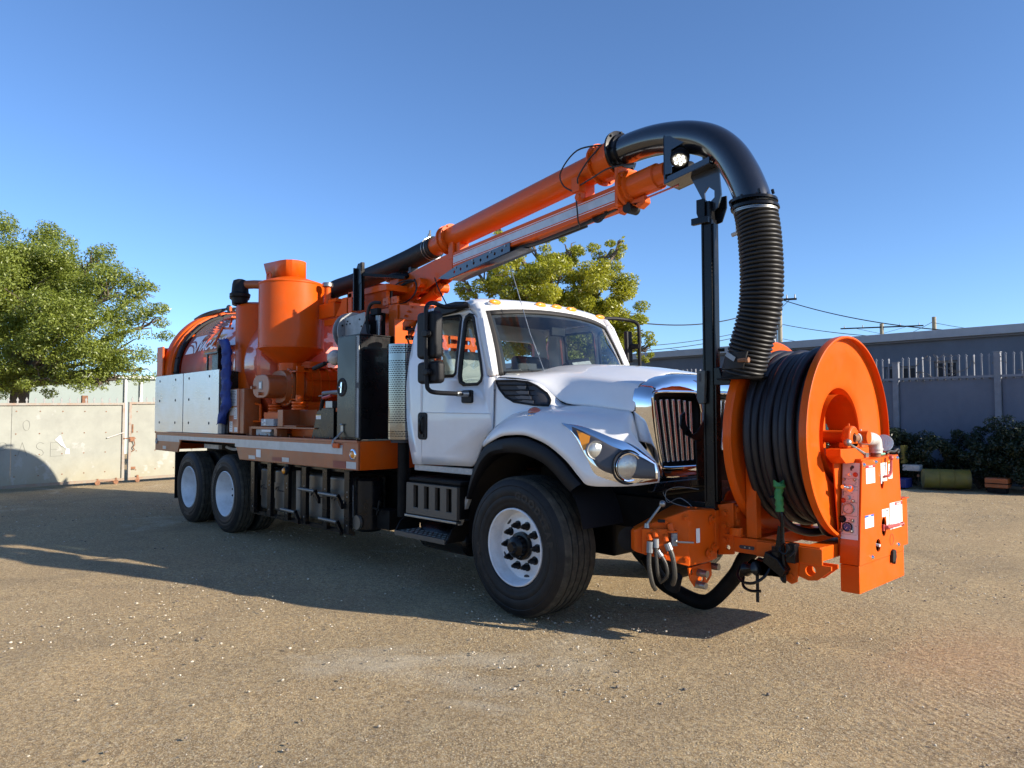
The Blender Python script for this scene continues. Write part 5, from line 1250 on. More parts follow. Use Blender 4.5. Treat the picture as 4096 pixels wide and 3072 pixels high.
for k in range(8):
    y = -.52+.125*k
    tp('cooling_rib', MB().grid(oval_rows([(y-.008,.282,.257),(y-.008,.305,.285),(y+.008,.305,.285),(y+.008,.282,.257)]), True), M['orange'], BL, ang=30)
for z in (bz-.12, bz+.10): tp('casing_rib', MB().box(bx+.25,bx+.315,-.60,.42,z-.006,z+.006), M['orange'], BL)
tp('oil_sight_plate', MB().box(bx-.05,bx+.05,-1.105,-1.10,1.915,2.02), M['galv'], BL, bevel=.002); tp('sight_glass', MB().box(bx-.03,bx+.03,-1.109,-1.104,1.93,2.005), M['sticker'], BL)
tp('drain_plug', MB().cyl((bx-.0,-1.10,1.86),(bx,-1.14,1.86),.022).cyl((bx-.21,-1.10,1.945),(bx-.21,-1.135,1.945),.022), M['orange_dusty'], BL)
tp('pump_flange', MB().lathe([(.19,0),(.25,0),(.25,.035),(.24,.04),(.24,.05),(.25,.055),(.25,.085),(.19,.09)], (-4.85,-.42,2.21), Z, 48), M['orange'], BL)
tp('discharge_manifold', MB().box(bx-.18,bx+.22,-.55,.4,1.60,1.70).cyl((-4.5,-.7,1.62),(-4.5,.5,1.62),.14,.14,32), M['orange'], BL, bevel=.008)
for x_, y_ in ((bx+.05,-.70),(bx-.02,-.83)):
    lug = MB().plate([(-.045,0),(.045,0),(.045,.08)]+[(.045*math.cos(t),.08+.045*math.sin(t)) for t in [math.pi*k/8 for k in range(1,8)]]+[(-.045,.08)], [circ(0,.08,.02,12)], 'y', -.01,.01)
    me_ = lug.mesh('lifting_lug'); me_.transform(Matrix.Translation((x_,y_,bz+.22))); tp('lifting_lug', me_, M['orange'], BL)
tp('bracket_plate', MB().box(bx+.30,bx+.325,-.76,-.66,1.72,2.22).box(bx+.2,bx+.36,-.80,-.60,2.14,2.155).box(bx+.2,bx+.36,-.80,-.60,1.78,1.795), M['orange'], BL)
SK = tp('blower_skid', MB().box(-5.21,-3.43,-1.09,-1.05,1.42,1.435).box(-5.21,-4.4,-1.09,-.2,1.405,1.42), M['orange_dusty'])
tp('skid_leg', MB().box(-5.21,-5.12,-1.09,-.95,1.318,1.405), M['orange_dusty'], SK, bevel=.003); tp('skid_leg', MB().box(-4.47,-4.38,-1.09,-.95,1.318,1.405), M['orange_dusty'], SK, bevel=.003)
tp('skid_beam', MB().box(-4.37,-3.43,-.90,-.80,1.318,1.41), M['orange'], SK, bevel=.003)
tp('mount_box', MB().box(-4.955,-4.48,-1.0,-.8,1.44,1.62), M['orange'], SK, bevel=.004)
tp('mount_box', MB().box(-4.43,-4.40,-1.05,-.7,1.44,1.65).box(-4.40,-3.95,-.78,-.76,1.44,1.65).box(-4.40,-3.95,-1.05,-.78,1.44,1.455).box(-4.43,-4.29,-1.06,-1.045,1.44,1.65), M['orange_dusty'], SK, bevel=.003)
tp('rubber_mount', MB().lathe([(0,0),(.09,0),(.09,.02),(.075,.03),(.09,.04),(.09,.06),(.075,.07),(.09,.08),(.09,.10),(.04,.11),(.04,.2),(0,.2)], (-4.95,-.85,1.62), Z, 24), M['orange'], SK)
tp('rubber_mount', MB().lathe([(0,0),(.10,0),(.10,.02),(.085,.03),(.10,.04),(.10,.06),(.085,.07),(.10,.08),(.10,.10),(.05,.11),(.05,.18),(0,.18)], (-4.20,-.88,1.65), Z, 24), M['orange'], SK)
tp('switch_box', MB().box(-4.86,-4.50,-1.08,-.98,1.445,1.535), M['greybox'], SK, bevel=.004); tp('isolator_key', MB().box(-4.76,-4.71,-1.09,-1.08,1.455,1.53).cyl((-4.735,-1.09,1.49),(-4.735,-1.12,1.49),.012), M['sticker'], SK)
tp('switch_box', MB().box(-5.05,-4.64,-1.06,-.96,1.322,1.40), M['whitepart'], SK, bevel=.004)
tp('terminal_strip', MB().box(-4.80,-4.54,-1.10,-1.085,1.37,1.40), M['sticker'], SK)
tp('lower_housing', MB().box(-3.95,-3.30,-.72,.2,1.46,1.70).box(-4.4,-3.95,-.5,.2,1.45,1.68), M['orange'], SK, bevel=.006)
ds = MB()
for k in range(9): ds.cyl((-5.1+k*.30,-1.16+(k%2)*.03,1.312),(-5.1+k*.30,-1.16+(k%2)*.03,1.345),.006,.006,6)
tp('deck_studs', ds, M['orange_dusty'], SK)
# sticker covered control cabinet
CC = tp('control_cabinet', MB().box(-5.70,-5.26,-1.14,-.90,1.335,1.94), M['orange_dusty'], bevel=.01)
tp('cabinet_door', MB().box(-5.715,-5.40,-1.155,-1.14,1.345,1.94), mat('faded_orange_door', (.52,.20,.10), .5, coat=.3, var=.08), CC, bevel=.004)
def label(name, parent, x0, x1, z0, z1, y=None, xp=None, head=None, lines=6, m='sticker', fig=False, htext=None):
    """printed label on a plane facing -y (y given) or +x (xp given)"""
    e = .0012
    def P(u, v, k): return (u, y-k*e, v) if xp is None else (xp+k*e, u, v)
    L = tp(name, MB().add([P(x0,z0,1),P(x1,z0,1),P(x1,z1,1),P(x0,z1,1)],[(0,1,2,3)]), M[m], parent, smooth=False)
    zt_ = z1
    if head:
        hh = (z1-z0)*.16; tp('label_header', MB().add([P(x0,z1-hh,2),P(x1,z1-hh,2),P(x1,z1,2),P(x0,z1,2)],[(0,1,2,3)]), M[head], L, smooth=False) if L.parent is None or L.parent.parent is None else tp('label_header', MB().add([P(x0,z1-hh,2),P(x1,z1-hh,2),P(x1,z1,2),P(x0,z1,2)],[(0,1,2,3)]), M[head], parent, smooth=False)
        zt_ = z1-hh
        if htext:
            vs, fs = text_geo(htext, hh*.85, bold=.0006); cx = (x0+x1)/2
            tp('label_print', MB().add([P(cx+a,z1-hh*.78+b,3) for a,b in vs], fs), M['sticker'] if head != 'inkyel' else M['ink'], parent, smooth=False)
    mb = MB(); n = lines; h = (zt_-z0)
    if fig:
        mb.tube([P(lerp(x0,x1,.2+.6*math.sin(t)**2*.9), lerp(zt_,z0,.12+.35*k/12), 2) for k, t in [(k, k*.5) for k in range(13)]], .0012, 4)
        top_ = .5
    else: top_ = .08
    for i in range(n):
        v = lerp(zt_-h*top_, z0+h*.07, (i+.5)/n); r_ = rs_.uniform(.75,.9)
        mb.add([P(lerp(x0,x1,.1),v-h*.012,2),P(lerp(x0,x1,r_),v-h*.012,2),P(lerp(x0,x1,r_),v+h*.012,2),P(lerp(x0,x1,.1),v+h*.012,2)], [(0,1,2,3)])
    tp('label_print', mb, M['ink'], parent, smooth=False)
    return L
label('instruction_label', CC, -5.67,-5.45,1.71,1.93, y=-1.155, lines=9)
label('instruction_label', CC, -5.68,-5.55,1.58,1.70, y=-1.155, head='inkyel', lines=5)
label('instruction_label', CC, -5.54,-5.44,1.53,1.69, y=-1.155, fig=True, lines=3)
label('instruction_label', CC, -5.68,-5.58,1.36,1.50, y=-1.155, fig=True, lines=2)
label('instruction_label', CC, -5.52,-5.42,1.36,1.42, y=-1.155, lines=3)
tp('cabinet_pipe', MB().tube([(-5.25,-1.0,1.50),(-5.1,-.98,1.50),(-5.1,-.98,1.72),(-5.25,-.98,1.74)], .018, 8), M['orange'], CC)

# ---------------------------------------------------------------- black pump stand, ball, winch reel
PS = tp('black_valve_stand', MB().prism([(-3.55,1.318),(-3.43,1.62),(-3.34,1.66),(-3.05,1.66),(-3.05,1.318)], 'y', -1.06, -1.03).prism([(-3.40,1.318),(-3.28,1.62),(-3.05,1.62),(-3.05,1.318)], 'y', -1.0,-.7), M['black'], bevel=.004)
tp('stand_handle', MB().tube(smooth_path([(-3.35,-1.05,1.64),(-3.30,-1.05,1.78),(-3.2,-1.05,1.83),(-3.0,-1.05,1.84)],5), .022, 8), M['plastic'], PS)
tp('valve_levers', MB().tube([(-3.40,-1.05,1.80),(-3.1,-1.05,1.82),(-2.9,-1.0,1.80)], .008, 6).tube([(-3.25,-1.08,1.83),(-2.95,-1.05,1.84)], .022, 8), M['galv'], PS)
tp('red_lever_grip', MB().tube([(-3.22,-1.10,1.775),(-3.05,-1.09,1.80)], .018, 8), M['redh'], PS)
label('caution_label', PS, -3.445,-3.33,1.535,1.585, y=-1.061, head='inkyel', lines=3)
tp('valve_body', MB().box(-3.2,-3.05,-1.08,-1.0,1.66,1.74).cyl((-3.25,-.95,1.36),(-3.15,-.95,1.45),.025), M['steel'], PS, bevel=.006)
BA = tp('float_ball', MB().sphere((-3.04,-1.05,2.225), .088, 24), M['whitepart'])
tp('float_handle', MB().tube([(-3.12,-1.07,2.19),(-3.22,-1.09,2.16)], .012, 8).tube([(-3.2,-1.09,2.165),(-3.40,-1.12,2.115)], .026, 10), M['rubber'], BA)
WR = tp('winch_reel', MB().lathe([(0,0),(.215,0),(.225,.008),(.225,.016),(.215,.02),(.05,.02),(.05,.10),(.215,.10),(.225,.105),(.225,.12),(.2,.122),(0,.125)], (-3.16,-.80,2.53), X, 64), M['galv'])
tp('reel_bracket', MB().prism([(-.93,2.44),(-.60,2.44),(-.48,2.52),(-.48,2.62),(-.93,2.64)],'x',-3.02,-3.01).prism([(-3.01,2.44),(-2.72,2.44),(-2.60,2.60),(-2.60,2.70),(-3.01,2.67)],'y',-.95,-.94), M['galv'], WR)
tp('chain_sprocket', MB().lathe([(0,0),(.07,0),(.07,.02),(0,.02)], (-3.00,-.80,2.46), X, 14).cyl((-3.02,-.80,2.46),(-2.9,-.80,2.46),.03), M['steel'], WR)
rbm = MB()
for k in range(9): rbm.bolt((-3.03,-.80+.18*math.cos(k*.7),2.53+.18*math.sin(k*.7)), X,.012,.008)
for p in ((-2.95,2.63),(-2.90,2.60),(-2.97,2.60),(-2.7,2.63),(-2.66,2.55)): rbm.bolt((p[0],-.95,p[1]),(0,-1,0),.010,.006)
tp('reel_bolts', rbm, M['chassis'], WR)

# ---------------------------------------------------------------- black tall cabinet and exhaust shield
BC = tp('tall_black_cabinet', MB().box(-2.80,-2.37,-1.135,-.35,1.325,2.415), M['black'], bevel=.004)
tp('cabinet_door', MB().box(-2.815,-2.445,-1.152,-1.137,1.345,2.42), M['cab_black'], BC, bevel=.004)
tp('cabinet_lid', MB().box(-2.80,-2.36,-1.15,-.33,2.418,2.432), M['black'], BC, bevel=.003)
hg = MB()
tp('piano_hinge', MB().box(-2.443,-2.385,-1.150,-1.137,1.345,2.415), M['galv'], BC, bevel=.002)
for k in range(48): hg.box(-2.432,-2.422,-1.153,-1.149,1.35+k*.022,1.368+k*.022)
tp('hinge_knuckles', hg, M['ink'], BC); tp('hinge_gap', MB().box(-2.443,-2.385,-1.154,-1.1505,1.865,1.92), M['ink'], BC)
tp('latch_recess', MB().lathe([(0,.001),(.062,.001),(.085,.010),(.10,.004),(.102,0)], (-2.715,-1.152,1.88), (0,-1,0), 32), M['rubber'], BC).scale = (1,1,1)
tp('latch_paddle', MB().lathe([(0,.004),(.055,.003),(.058,.001)], (-2.715,-1.152,1.88), (0,-1,0), 24, arc=.5, start=.75).sphere((-2.73,-1.165,1.88),.016,10).bar((-2.715,-1.165,1.82),(-2.70,-1.165,1.93),.02,.008,up=(0,1,0)), M['chrome'], BC)
tp('toggle_latch', MB().box(-2.715,-2.665,-1.165,-1.152,1.40,1.48).tube([(-2.71,-1.17,1.48),(-2.67,-1.17,1.48)],.010,8).tube(smooth_path([(-2.68,-1.17,1.40),(-2.70,-1.20,1.36),(-2.715,-1.25,1.31),(-2.71,-1.26,1.26),(-2.68,-1.255,1.24)],5),.012,8), M['steel'], BC)
tp('latch_keeper', MB().box(-2.70,-2.58,-1.27,-1.25,1.235,1.285), M['orange'], BC, bevel=.004)
tp('pipe_stub', MB().sphere((-2.42,-.62,2.46),.05,12,(1,1,.7)), M['whitepart'], BC)
# perforated heat shield: real slots
MS = Vector((-1.97,-.87,0)); Rm = .17
sh = MB(); rows_z = []
z = 1.335; k = 0
def shell_quad(a0, a1, z0, z1):
    m_ = 2
    for i in range(m_):
        b0 = lerp(a0,a1,i/m_); b1 = lerp(a0,a1,(i+1)/m_)
        sh.add([MS+Vector((Rm*math.cos(b0),Rm*math.sin(b0),z0)),MS+Vector((Rm*math.cos(b1),Rm*math.sin(b1),z0)),MS+Vector((Rm*math.cos(b1),Rm*math.sin(b1),z1)),MS+Vector((Rm*math.cos(b0),Rm*math.sin(b0),z1))],[(0,1,2,3)])
nsl = 22; A0, A1 = R(-205), R(25)
zs = [1.335]; slot_rows = []
for i in range(3): slot_rows.append(1.365+i*.022)
for i in range(30): slot_rows.append(1.50+i*.0215)
for i in range(4): slot_rows.append(2.205+i*.020)
prev = 1.335
for idx, sz in enumerate(slot_rows):
    shell_quad_a = (A1-A0)/nsl
    for s in range(nsl):
        shell_quad(A0+s*shell_quad_a, A0+(s+1)*shell_quad_a, prev, sz)
        offs = .5 if idx % 2 else 0
        a0 = A0+(s+offs)*shell_quad_a; shell_quad(a0, a0+shell_quad_a*.28, sz, sz+.008)
    prev = sz+.008
for s in range(nsl): shell_quad(A0+s*shell_quad_a, A0+(s+1)*shell_quad_a, prev, 2.30)
MU = tp('exhaust_muffler', MB().cyl(MS+Vector((0,0,1.30)), MS+Vector((0,0,2.28)), .13, .13, 32), M['ink'])
tp('perforated_heat_shield', sh, M['shield'], MU)

# ---------------------------------------------------------------- rear frame tower, radiator, hose rest
TW = tp('boom_tower', MB().box(-2.78,-2.61,-.52,-.38,1.33,2.84), M['orange'], bevel=.006)
tp('tower_beam', MB().prism([(-2.60,2.60),(-2.40,2.60),(-1.95,2.66),(-1.95,2.74),(-2.42,2.80),(-2.60,2.83)], 'y', -.50,-.40), M['orange'], TW, bevel=.004)
tp('tower_beam', MB().box(-4.30,-2.79,-.50,-.42,2.735,2.815), M['orange'], TW, bevel=.004)
tp('tower_beam', MB().box(-4.30,-2.0,.42,.50,2.70,2.80).box(-2.78,-2.61,.38,.52,1.33,2.84), M['orange'], TW, bevel=.004)
tp('cross_plate', MB().box(-2.6,-2.5,-.40,.40,2.55,2.78).box(-3.0,-2.55,-.4,.4,2.80,2.86), M['orange'], TW, bevel=.004)
for x in (-2.83,-2.66): tp('lug_plate', MB().plate(rrect(x-.055,x+.055,2.845,2.925,.008,2), [circ(x-.01,2.885,.012,10)], 'y', -.53,-.50), M['orange'], TW)
tp('rear_guard_plate', MB().plate([(-.75,1.9),(.75,1.9),(.75,2.62),(-.75,2.62)], [rrect(a,a+.13,b,b+.05,.02,3) for a in (-.62,-.42,-.22,-.02,.18,.38) for b in (2.0,2.1,2.2,2.3,2.4,2.5)], 'x', -2.33,-2.31), M['orange'], TW, smooth=False)
RA = tp('radiator', MB().box(-3.72,-2.86,-.46,-.20,2.82,2.83).box(-3.71,-3.625,-.50,-.10,2.82,3.09), M['orange'], bevel=.004)
tp('radiator_top', MB().box(-3.715,-2.86,-.50,-.12,3.03,3.105), M['orange'], RA, bevel=.006)
tp('radiator_core', MB().box(-3.61,-2.88,-.42,-.40,2.83,3.03), M['grille_dark'], RA)
fin = None
for k in range(34):
    x = -3.61+k*.0215
    if fin is None: fin = tp('fin', MB().box(-.004,.004,-.05,0,0,.20), M['orange'], RA, smooth=False); fin.matrix_local = Matrix.Translation((x,-.43,2.83))
    else: inst(fin, RA, Matrix.Translation((x,-.43,2.83)))
EB = tp('engine_cover', MB().box(-4.45,-4.05,-.50,.3,2.84,3.03), M['orange'], bevel=.01)
tp('intake_pipe', MB().cyl((-4.36,-.42,3.03),(-4.36,-.42,3.26),.045,.04).box(-4.2,-4.0,-.5,-.3,3.03,3.07), M['orange'], EB)
tp('pipe_cap', MB().lathe([(0,.05),(.065,.05),(.07,.04),(.07,0),(.05,-.01)], (-4.36,-.42,3.27), Z, 20), M['steel'], EB)
tp('engine_side', MB().prism([(-4.02,2.83),(-3.74,2.83),(-3.74,3.05),(-3.85,3.05),(-3.90,2.95)],'y',-.5,-.3), M['orange'], EB)
tp('engine_block', MB().box(-4.3,-2.9,-.30,.35,1.5,2.8), M['orange'], EB, bevel=.02)
tp('white_stack', MB().cyl((-4.33,.55,3.0),(-4.30,.55,3.42),.07,.07,20).lathe([(0,.0),(.16,.0),(.18,.06),(.18,.12),(.15,.16),(0,.17)], (-4.35,.35,3.12), Z, 24), M['whitepart'], EB)
# black box, bundle of hoses next to the tower
HB_ = tp('hydraulic_bundle', MB().box(-3.05,-2.87,-.62,-.5,2.45,2.76).box(-2.95,-2.80,-.66,-.60,2.72,2.80), M['chassis'], bevel=.008)
hs = MB().tube(smooth_path([(-2.98,-.62,2.44),(-3.02,-.66,2.62),(-2.98,-.66,2.80),(-2.90,-.66,2.86),(-2.80,-.62,2.86)],6), .02, 8)
rs_ = random.Random(77)
for k in range(16):
    x0 = rs_.uniform(-2.62,-2.1); y0 = rs_.uniform(-.55,-.1)
    hs.tube(smooth_path([(x0,y0,2.38),(x0+rs_.uniform(-.1,.15),y0-.05,2.48),(x0+rs_.uniform(-.1,.2),y0+.05,2.56),(x0+rs_.uniform(-.2,.2),y0+.1,2.64)],5), rs_.uniform(.010,.022), 6)
tp('hydraulic_hoses', hs, M['cable'], HB_)
tp('hydraulic_pipe', MB().cyl((-2.86,-.60,2.40),(-2.86,-.60,2.68),.028).cyl((-2.86,-.60,2.66),(-2.86,-.60,2.72),.04), M['steel'], HB_)
tp('red_orange_coil', MB().tube([(-2.55+.012*k,-.5+.03*math.cos(k*1.2),2.62+.008*k+.02*math.sin(k*1.2)) for k in range(20)], .008, 6), M['orange'], HB_)
HR = tp('hose_rest', MB().box(-3.33,-3.20,-.62,-.60,2.82,3.24).box(-3.33,-3.31,-.66,-.60,2.82,3.33).box(-3.24,-3.20,-.62,-.58,2.82,3.39), M['black'], bevel=.003)
tp('rest_arm', MB().bar((-3.20,-.60,3.24),(-2.85,-.25,3.20),.05,.035).prism([(-3.33,3.30),(-3.28,3.38),(-3.22,3.38),(-3.20,3.15),(-3.26,3.12)],'y',-.625,-.62), M['black'], HR)

# ---------------------------------------------------------------- boom
def by(x): return -.45*(x+3.1)/4.5
def B(x, z, o=0): return Vector((x, by(x)+o, z))
SW = tp('boom_swivel', MB().lathe([(0,2.86),(.22,2.86),(.22,2.95),(.17,2.97),(.15,3.16),(.17,3.20),(0,3.20)], (-3.15,.02,0), Z, 36), M['orange'])
tp('swivel_cover', MB().lathe([(0,3.33),(.16,3.32),(.23,3.285),(.245,3.255),(.23,3.235),(0,3.23)], (-3.20,-.02,0), Z, 40), M['black'], SW)
tp('pivot_pin', MB().cyl((-3.42,-.1,3.17),(-3.25,-.1,3.17),.042).box(-3.25,-3.05,-.20,.10,2.95,3.24), M['orange'], SW, bevel=.01)
def bm_along(x0, x1, z0t, z1t, z0b, z1b, hw):
    """boom box between stations, follows the boom's heading"""
    n_ = Vector((.45/4.5,1,0)).normalized()
    vs = []
    for x, zt_, zb in ((x0,z0t,z0b),(x1,z1t,z1b)):
        for s, z in ((-1,zb),(1,zb),(1,zt_),(-1,zt_)): vs.append(Vector((x,by(x),z))+n_*s*hw)
    return MB().add(vs, [(0,1,2,3),(7,6,5,4),(0,4,5,1),(1,5,6,2),(2,6,7,3),(3,7,4,0)])
PZ = lambda x: 3.73+.075*x
HDG = Vector((1,-.1,0)).normalized(); HN = Vector((.1,1,0)).normalized()
bdir = Vector((1,-.1,.075)).normalized()
R_P = .126
LB = tp('lower_beam', bm_along(-2.02,.49,3.372,3.495,3.195,3.312,.085), M['orange'], bevel=.008)
# reflective stripe on the beam flank: three strips
def flank(x0, x1, a0, a1, off=.0865, sgn=-1):
    """a = fraction of beam height from bottom"""
    def P(x, a):
        zb = lerp(3.195,3.312,(x+2.02)/2.51); zt_ = lerp(3.372,3.495,(x+2.02)/2.51)
        return Vector((x,by(x),lerp(zb,zt_,a)))+HN*sgn*off
    return [P(x0,a0),P(x1,a0),P(x1,a1),P(x0,a1)]
for sgn in (-1,1):
    tp('beam_stripe', MB().add(flank(-2.0,.46,.30,.70,.0872,sgn),[(0,1,2,3)]), M['stripe'], LB, smooth=False)
    tp('beam_stripe', MB().add(flank(-2.0,.46,.75,.78,.0872,sgn),[(0,1,2,3)]).add(flank(-2.0,.46,.21,.24,.0872,sgn),[(0,1,2,3)]), M['logo'], LB, smooth=False)
# tapered root of the boom
rt_ = [(-3.02,3.02),(-2.80,2.99),(-2.35,3.10),(-2.02,3.190),(-2.02,3.378),(-2.30,3.36),(-3.02,3.285)]
for s in (-1,1):
    mb = MB(); vs = [B(x,z)+HN*s*.088 for x,z in rt_]+[B(x,z)+HN*s*.070 for x,z in rt_]; n = len(rt_)
    mb.add(vs, [tuple(range(n)),tuple(range(2*n-1,n-1,-1))]+[(i,(i+1)%n,n+(i+1)%n,n+i) for i in range(n)]); tp('boom_root_plate', mb, M['orange'], LB)
mb = MB(); vs = [B(x,z)+HN*s*.069 for s in (-1,1) for x,z in ((-3.02,3.10),(-2.02,3.21),(-2.02,3.375),(-3.02,3.28))]
mb.add(vs, [(0,1,2,3),(7,6,5,4),(0,4,5,1),(2,6,7,3)]); tp('boom_root_core', mb, M['orange'], LB)
# black perforated guard under the beam
gd = [(-2.30,3.125),(-1.93,3.205),(-.965,3.285),(-.965,3.195),(-2.08,3.085)]
L_ = math.hypot(1,.1)
hol = [circ((-1.98+.128*k+(.05 if k > 5 else 0))*1.0, 3.150+.128*k*.082, .018, 12) for k in range(8)]
mb0 = MB().plate(gd, [circ(-1.96+.124*k, 3.148+.124*k*.09, .017, 12) for k in range(8)], 'y', 0, .008)
me_ = mb0.mesh('guard_plate'); 
for v in me_.vertices: p = B(v.co.x, v.co.z)-HN*(.098-v.co.y); v.co = p
GP = tp('guard_plate', me_, mat('blue_black_paint', (.02,.025,.035), .3, coat=.6), LB)
mb = MB(); vs = [B(x,z)+HN*s for s in (-.097,.097) for x,z in ((-2.08,3.083),(-.78,3.20))]
mb.add(vs, [(0,1,3,2)]); tp('guard_floor', mb, bpy.data.materials['blue_black_paint'], LB, solid=.008)
mb = MB(); vs = [B(x,z)+HN*.097 for x,z in gd]+[B(x,z)+HN*.09 for x,z in gd]; mb.add(vs,[(0,1,2,3,4),(9,8,7,6,5)]); tp('guard_plate', mb, bpy.data.materials['blue_black_paint'], LB)
gb = MB()
for k in (0,2.6,5.2,7.2): gb.bolt(B(-1.93+.124*k, 3.188+.124*k*.083)-HN*.098, -HN, .011,.008)
tp('guard_bolts', gb, M['steel'], LB)
# underslung cable
tp('underslung_cable', MB().tube([B(x,z)-HN*.03 for x,z in ((-1.1,3.23),(-.6,3.225),(-.2,3.25),(.0,3.262),(.2,3.285),(.42,3.315))], .018, 8).tube([B(x,z) for x,z in ((-.9,3.215),(-.3,3.228),(.03,3.25))], .012, 6), M['cable'], LB)
cc = []
for k in range(90):
    t = k/89; c_ = B(lerp(.16,.34,t), 3.275-.05*math.sin(math.pi*t)+.04*t)-HN*.06; cc.append(c_+Vector((0,math.cos(k*.9),math.sin(k*.9)))*.014)
tp('coiled_cable', MB().tube(cc, .005, 5), M['cable'], LB)
for x in (-.66,.12): tp('cable_clamp', MB().obox(B(x,3.20+.048*(x+2.02)+.045-.03),HDG*.03,HN*.05,Z*.028), M['orange'], LB, bevel=.004)
# end plate, hydraulic extension cylinder and pads
tp('beam_end_plate', MB().obox(B(.50,3.475),HDG*.018,HN*.12,Z*.165), M['orange'], LB, bevel=.006)
tp('extension_cylinder', MB().lathe([(0,0),(.155,0),(.155,.03),(.13,.035),(.13,.06),(.105,.07),(.105,.34),(.09,.35),(.085,.44),(.06,.445),(0,.445)], B(.52,3.455), bdir, 40), M['orange'], LB)
for s in (-1,1):
    g = [B(.60,3.54)+HN*s*.02,B(.90,3.565)+HN*s*.02,B(.95,3.55)+HN*s*.02,B(.95,3.50)+HN*s*.02,B(.60,3.50)+HN*s*.02]
    g2 = [B(.60,3.36)+HN*s*.02,B(.90,3.385)+HN*s*.02,B(.93,3.42)+HN*s*.02,B(.60,3.42)+HN*s*.02]
    tp('cylinder_gusset', MB().add(g,[(0,1,2,3,4)]).add(g2,[(0,1,2,3)]), M['orange'], LB, solid=.012)
bt = MB()
for k in range(10):
    a = 2*math.pi*k/10; bt.bolt(B(.552,3.457)+HN*.138*math.cos(a)+Z*.138*math.sin(a), bdir, .012,.012)
tp('flange_bolts', bt, M['orange'], LB)
tp('cylinder_rod', MB().cyl(B(.95,3.487),B(1.03,3.493),.045), M['chrome'], LB)
tp('roller_bracket', MB().plate([(.44,3.31),(.72,3.36),(.73,3.30),(.66,3.26),(.60,3.30),(.50,3.27),(.46,3.25)], [], 'y', -.04,.04), M['orange'], LB, bevel=.01).location = B(0,0).xyz*0+Vector((0,by(.58),0))
tp('rubber_roller', MB().cyl(B(.56,3.285)-HN*.06,B(.56,3.285)+HN*.06,.045,.045,20), M['rubber'], LB)
tp('black_stay_rod', MB().tube([B(.72,3.335),B(1.05,3.36)],.008,6), M['redh'], LB)
# upper suction pipe
a_, b_ = Vector((-2.62,by(-2.62),PZ(-2.62))), Vector((.42,by(.42),PZ(.42)))
PP = tp('suction_pipe', MB().lathe([(.10,0),(.108,0),(.108,.42),(R_P,.46),(R_P,3.02),(R_P-.01,3.02)], a_, bdir, 64), M['orange'], ang=30)
def flange(x, r, w, name='pipe_flange', n=10, m='orange', par=None):
    c_ = Vector((x,by(x),PZ(x)))
    f = tp(name, MB().lathe([(R_P-.02,0),(r,0),(r,w),(R_P-.02,w)], c_, bdir, 48), M[m], par or PP)
    q = MB(); a = bdir.orthogonal().normalized(); b = bdir.cross(a)
    for k in range(n):
        e = a*math.cos(2*math.pi*k/n)+b*math.sin(2*math.pi*k/n); q.tube([c_+e*(r-.018)-bdir*.015, c_+e*(r-.018)+bdir*(w+.015)], .011, 6)
    tp('flange_bolts', q, M[m], par or PP)
flange(-2.24,.17,.02); flange(-2.16,.165,.025); flange(.21,.185,.02); flange(.40,.175,.025)
tp('packing_gland', MB().lathe([(R_P,0),(.155,.01),(.155,.07),(R_P,.08)], Vector((-2.235,by(-2.235),PZ(-2.235))), bdir, 48).lathe([(R_P,0),(.158,.0),(.158,.16),(R_P,.17)], Vector((.235,by(.235),PZ(.235))), bdir, 48), M['orange'], PP)
for x in (-1.95,.03): 
    zt_ = PZ(x)-R_P; tp('pipe_saddle', MB().obox(B(x,(zt_+3.39+.048*(x+2.02))/2+.01),HDG*.04,HN*.06,Z*((zt_-3.36-.048*(x+2.02))/2+.03)), M['orange'], PP, bevel=.006)
tp('saddle_strap', MB().obox(B(-2.05,3.40),HDG*.05,HN*.092,Z*.10), M['orange'], PP, bevel=.01)
tp('control_valve', MB().obox(B(.06,3.585)-HN*.13,HDG*.05,HN*.04,Z*.065).obox(B(.07,3.50)-HN*.12,HDG*.03,HN*.03,Z*.05).cyl(B(.08,3.47)-HN*.14,B(.08,3.47)-HN*.17,.03), M['orange'], PP, bevel=.006)
lo = []
for pth in ([B(.33,3.87)-HN*.1,B(.12,3.86)-HN*.2,B(-.07,3.72)-HN*.22,B(-.06,3.60)-HN*.2,B(.03,3.53)-HN*.16],[B(.34,3.86)-HN*.12,B(.25,3.73)-HN*.2,B(.13,3.62)-HN*.2,B(.09,3.58)-HN*.16],[B(.10,3.57)-HN*.15,B(.3,3.57)-HN*.2,B(.5,3.60)-HN*.2,B(.7,3.60)-HN*.12],[B(.06,3.48)-HN*.16,B(.055,3.35)-HN*.14,B(.045,3.27)-HN*.12,B(.0,3.24)-HN*.05]):
    lo.append(pth)
cb = MB()
for pth in lo: cb.tube(smooth_path(pth,6), .007, 6)
tp('hydraulic_cables', cb, M['cable'], PP)
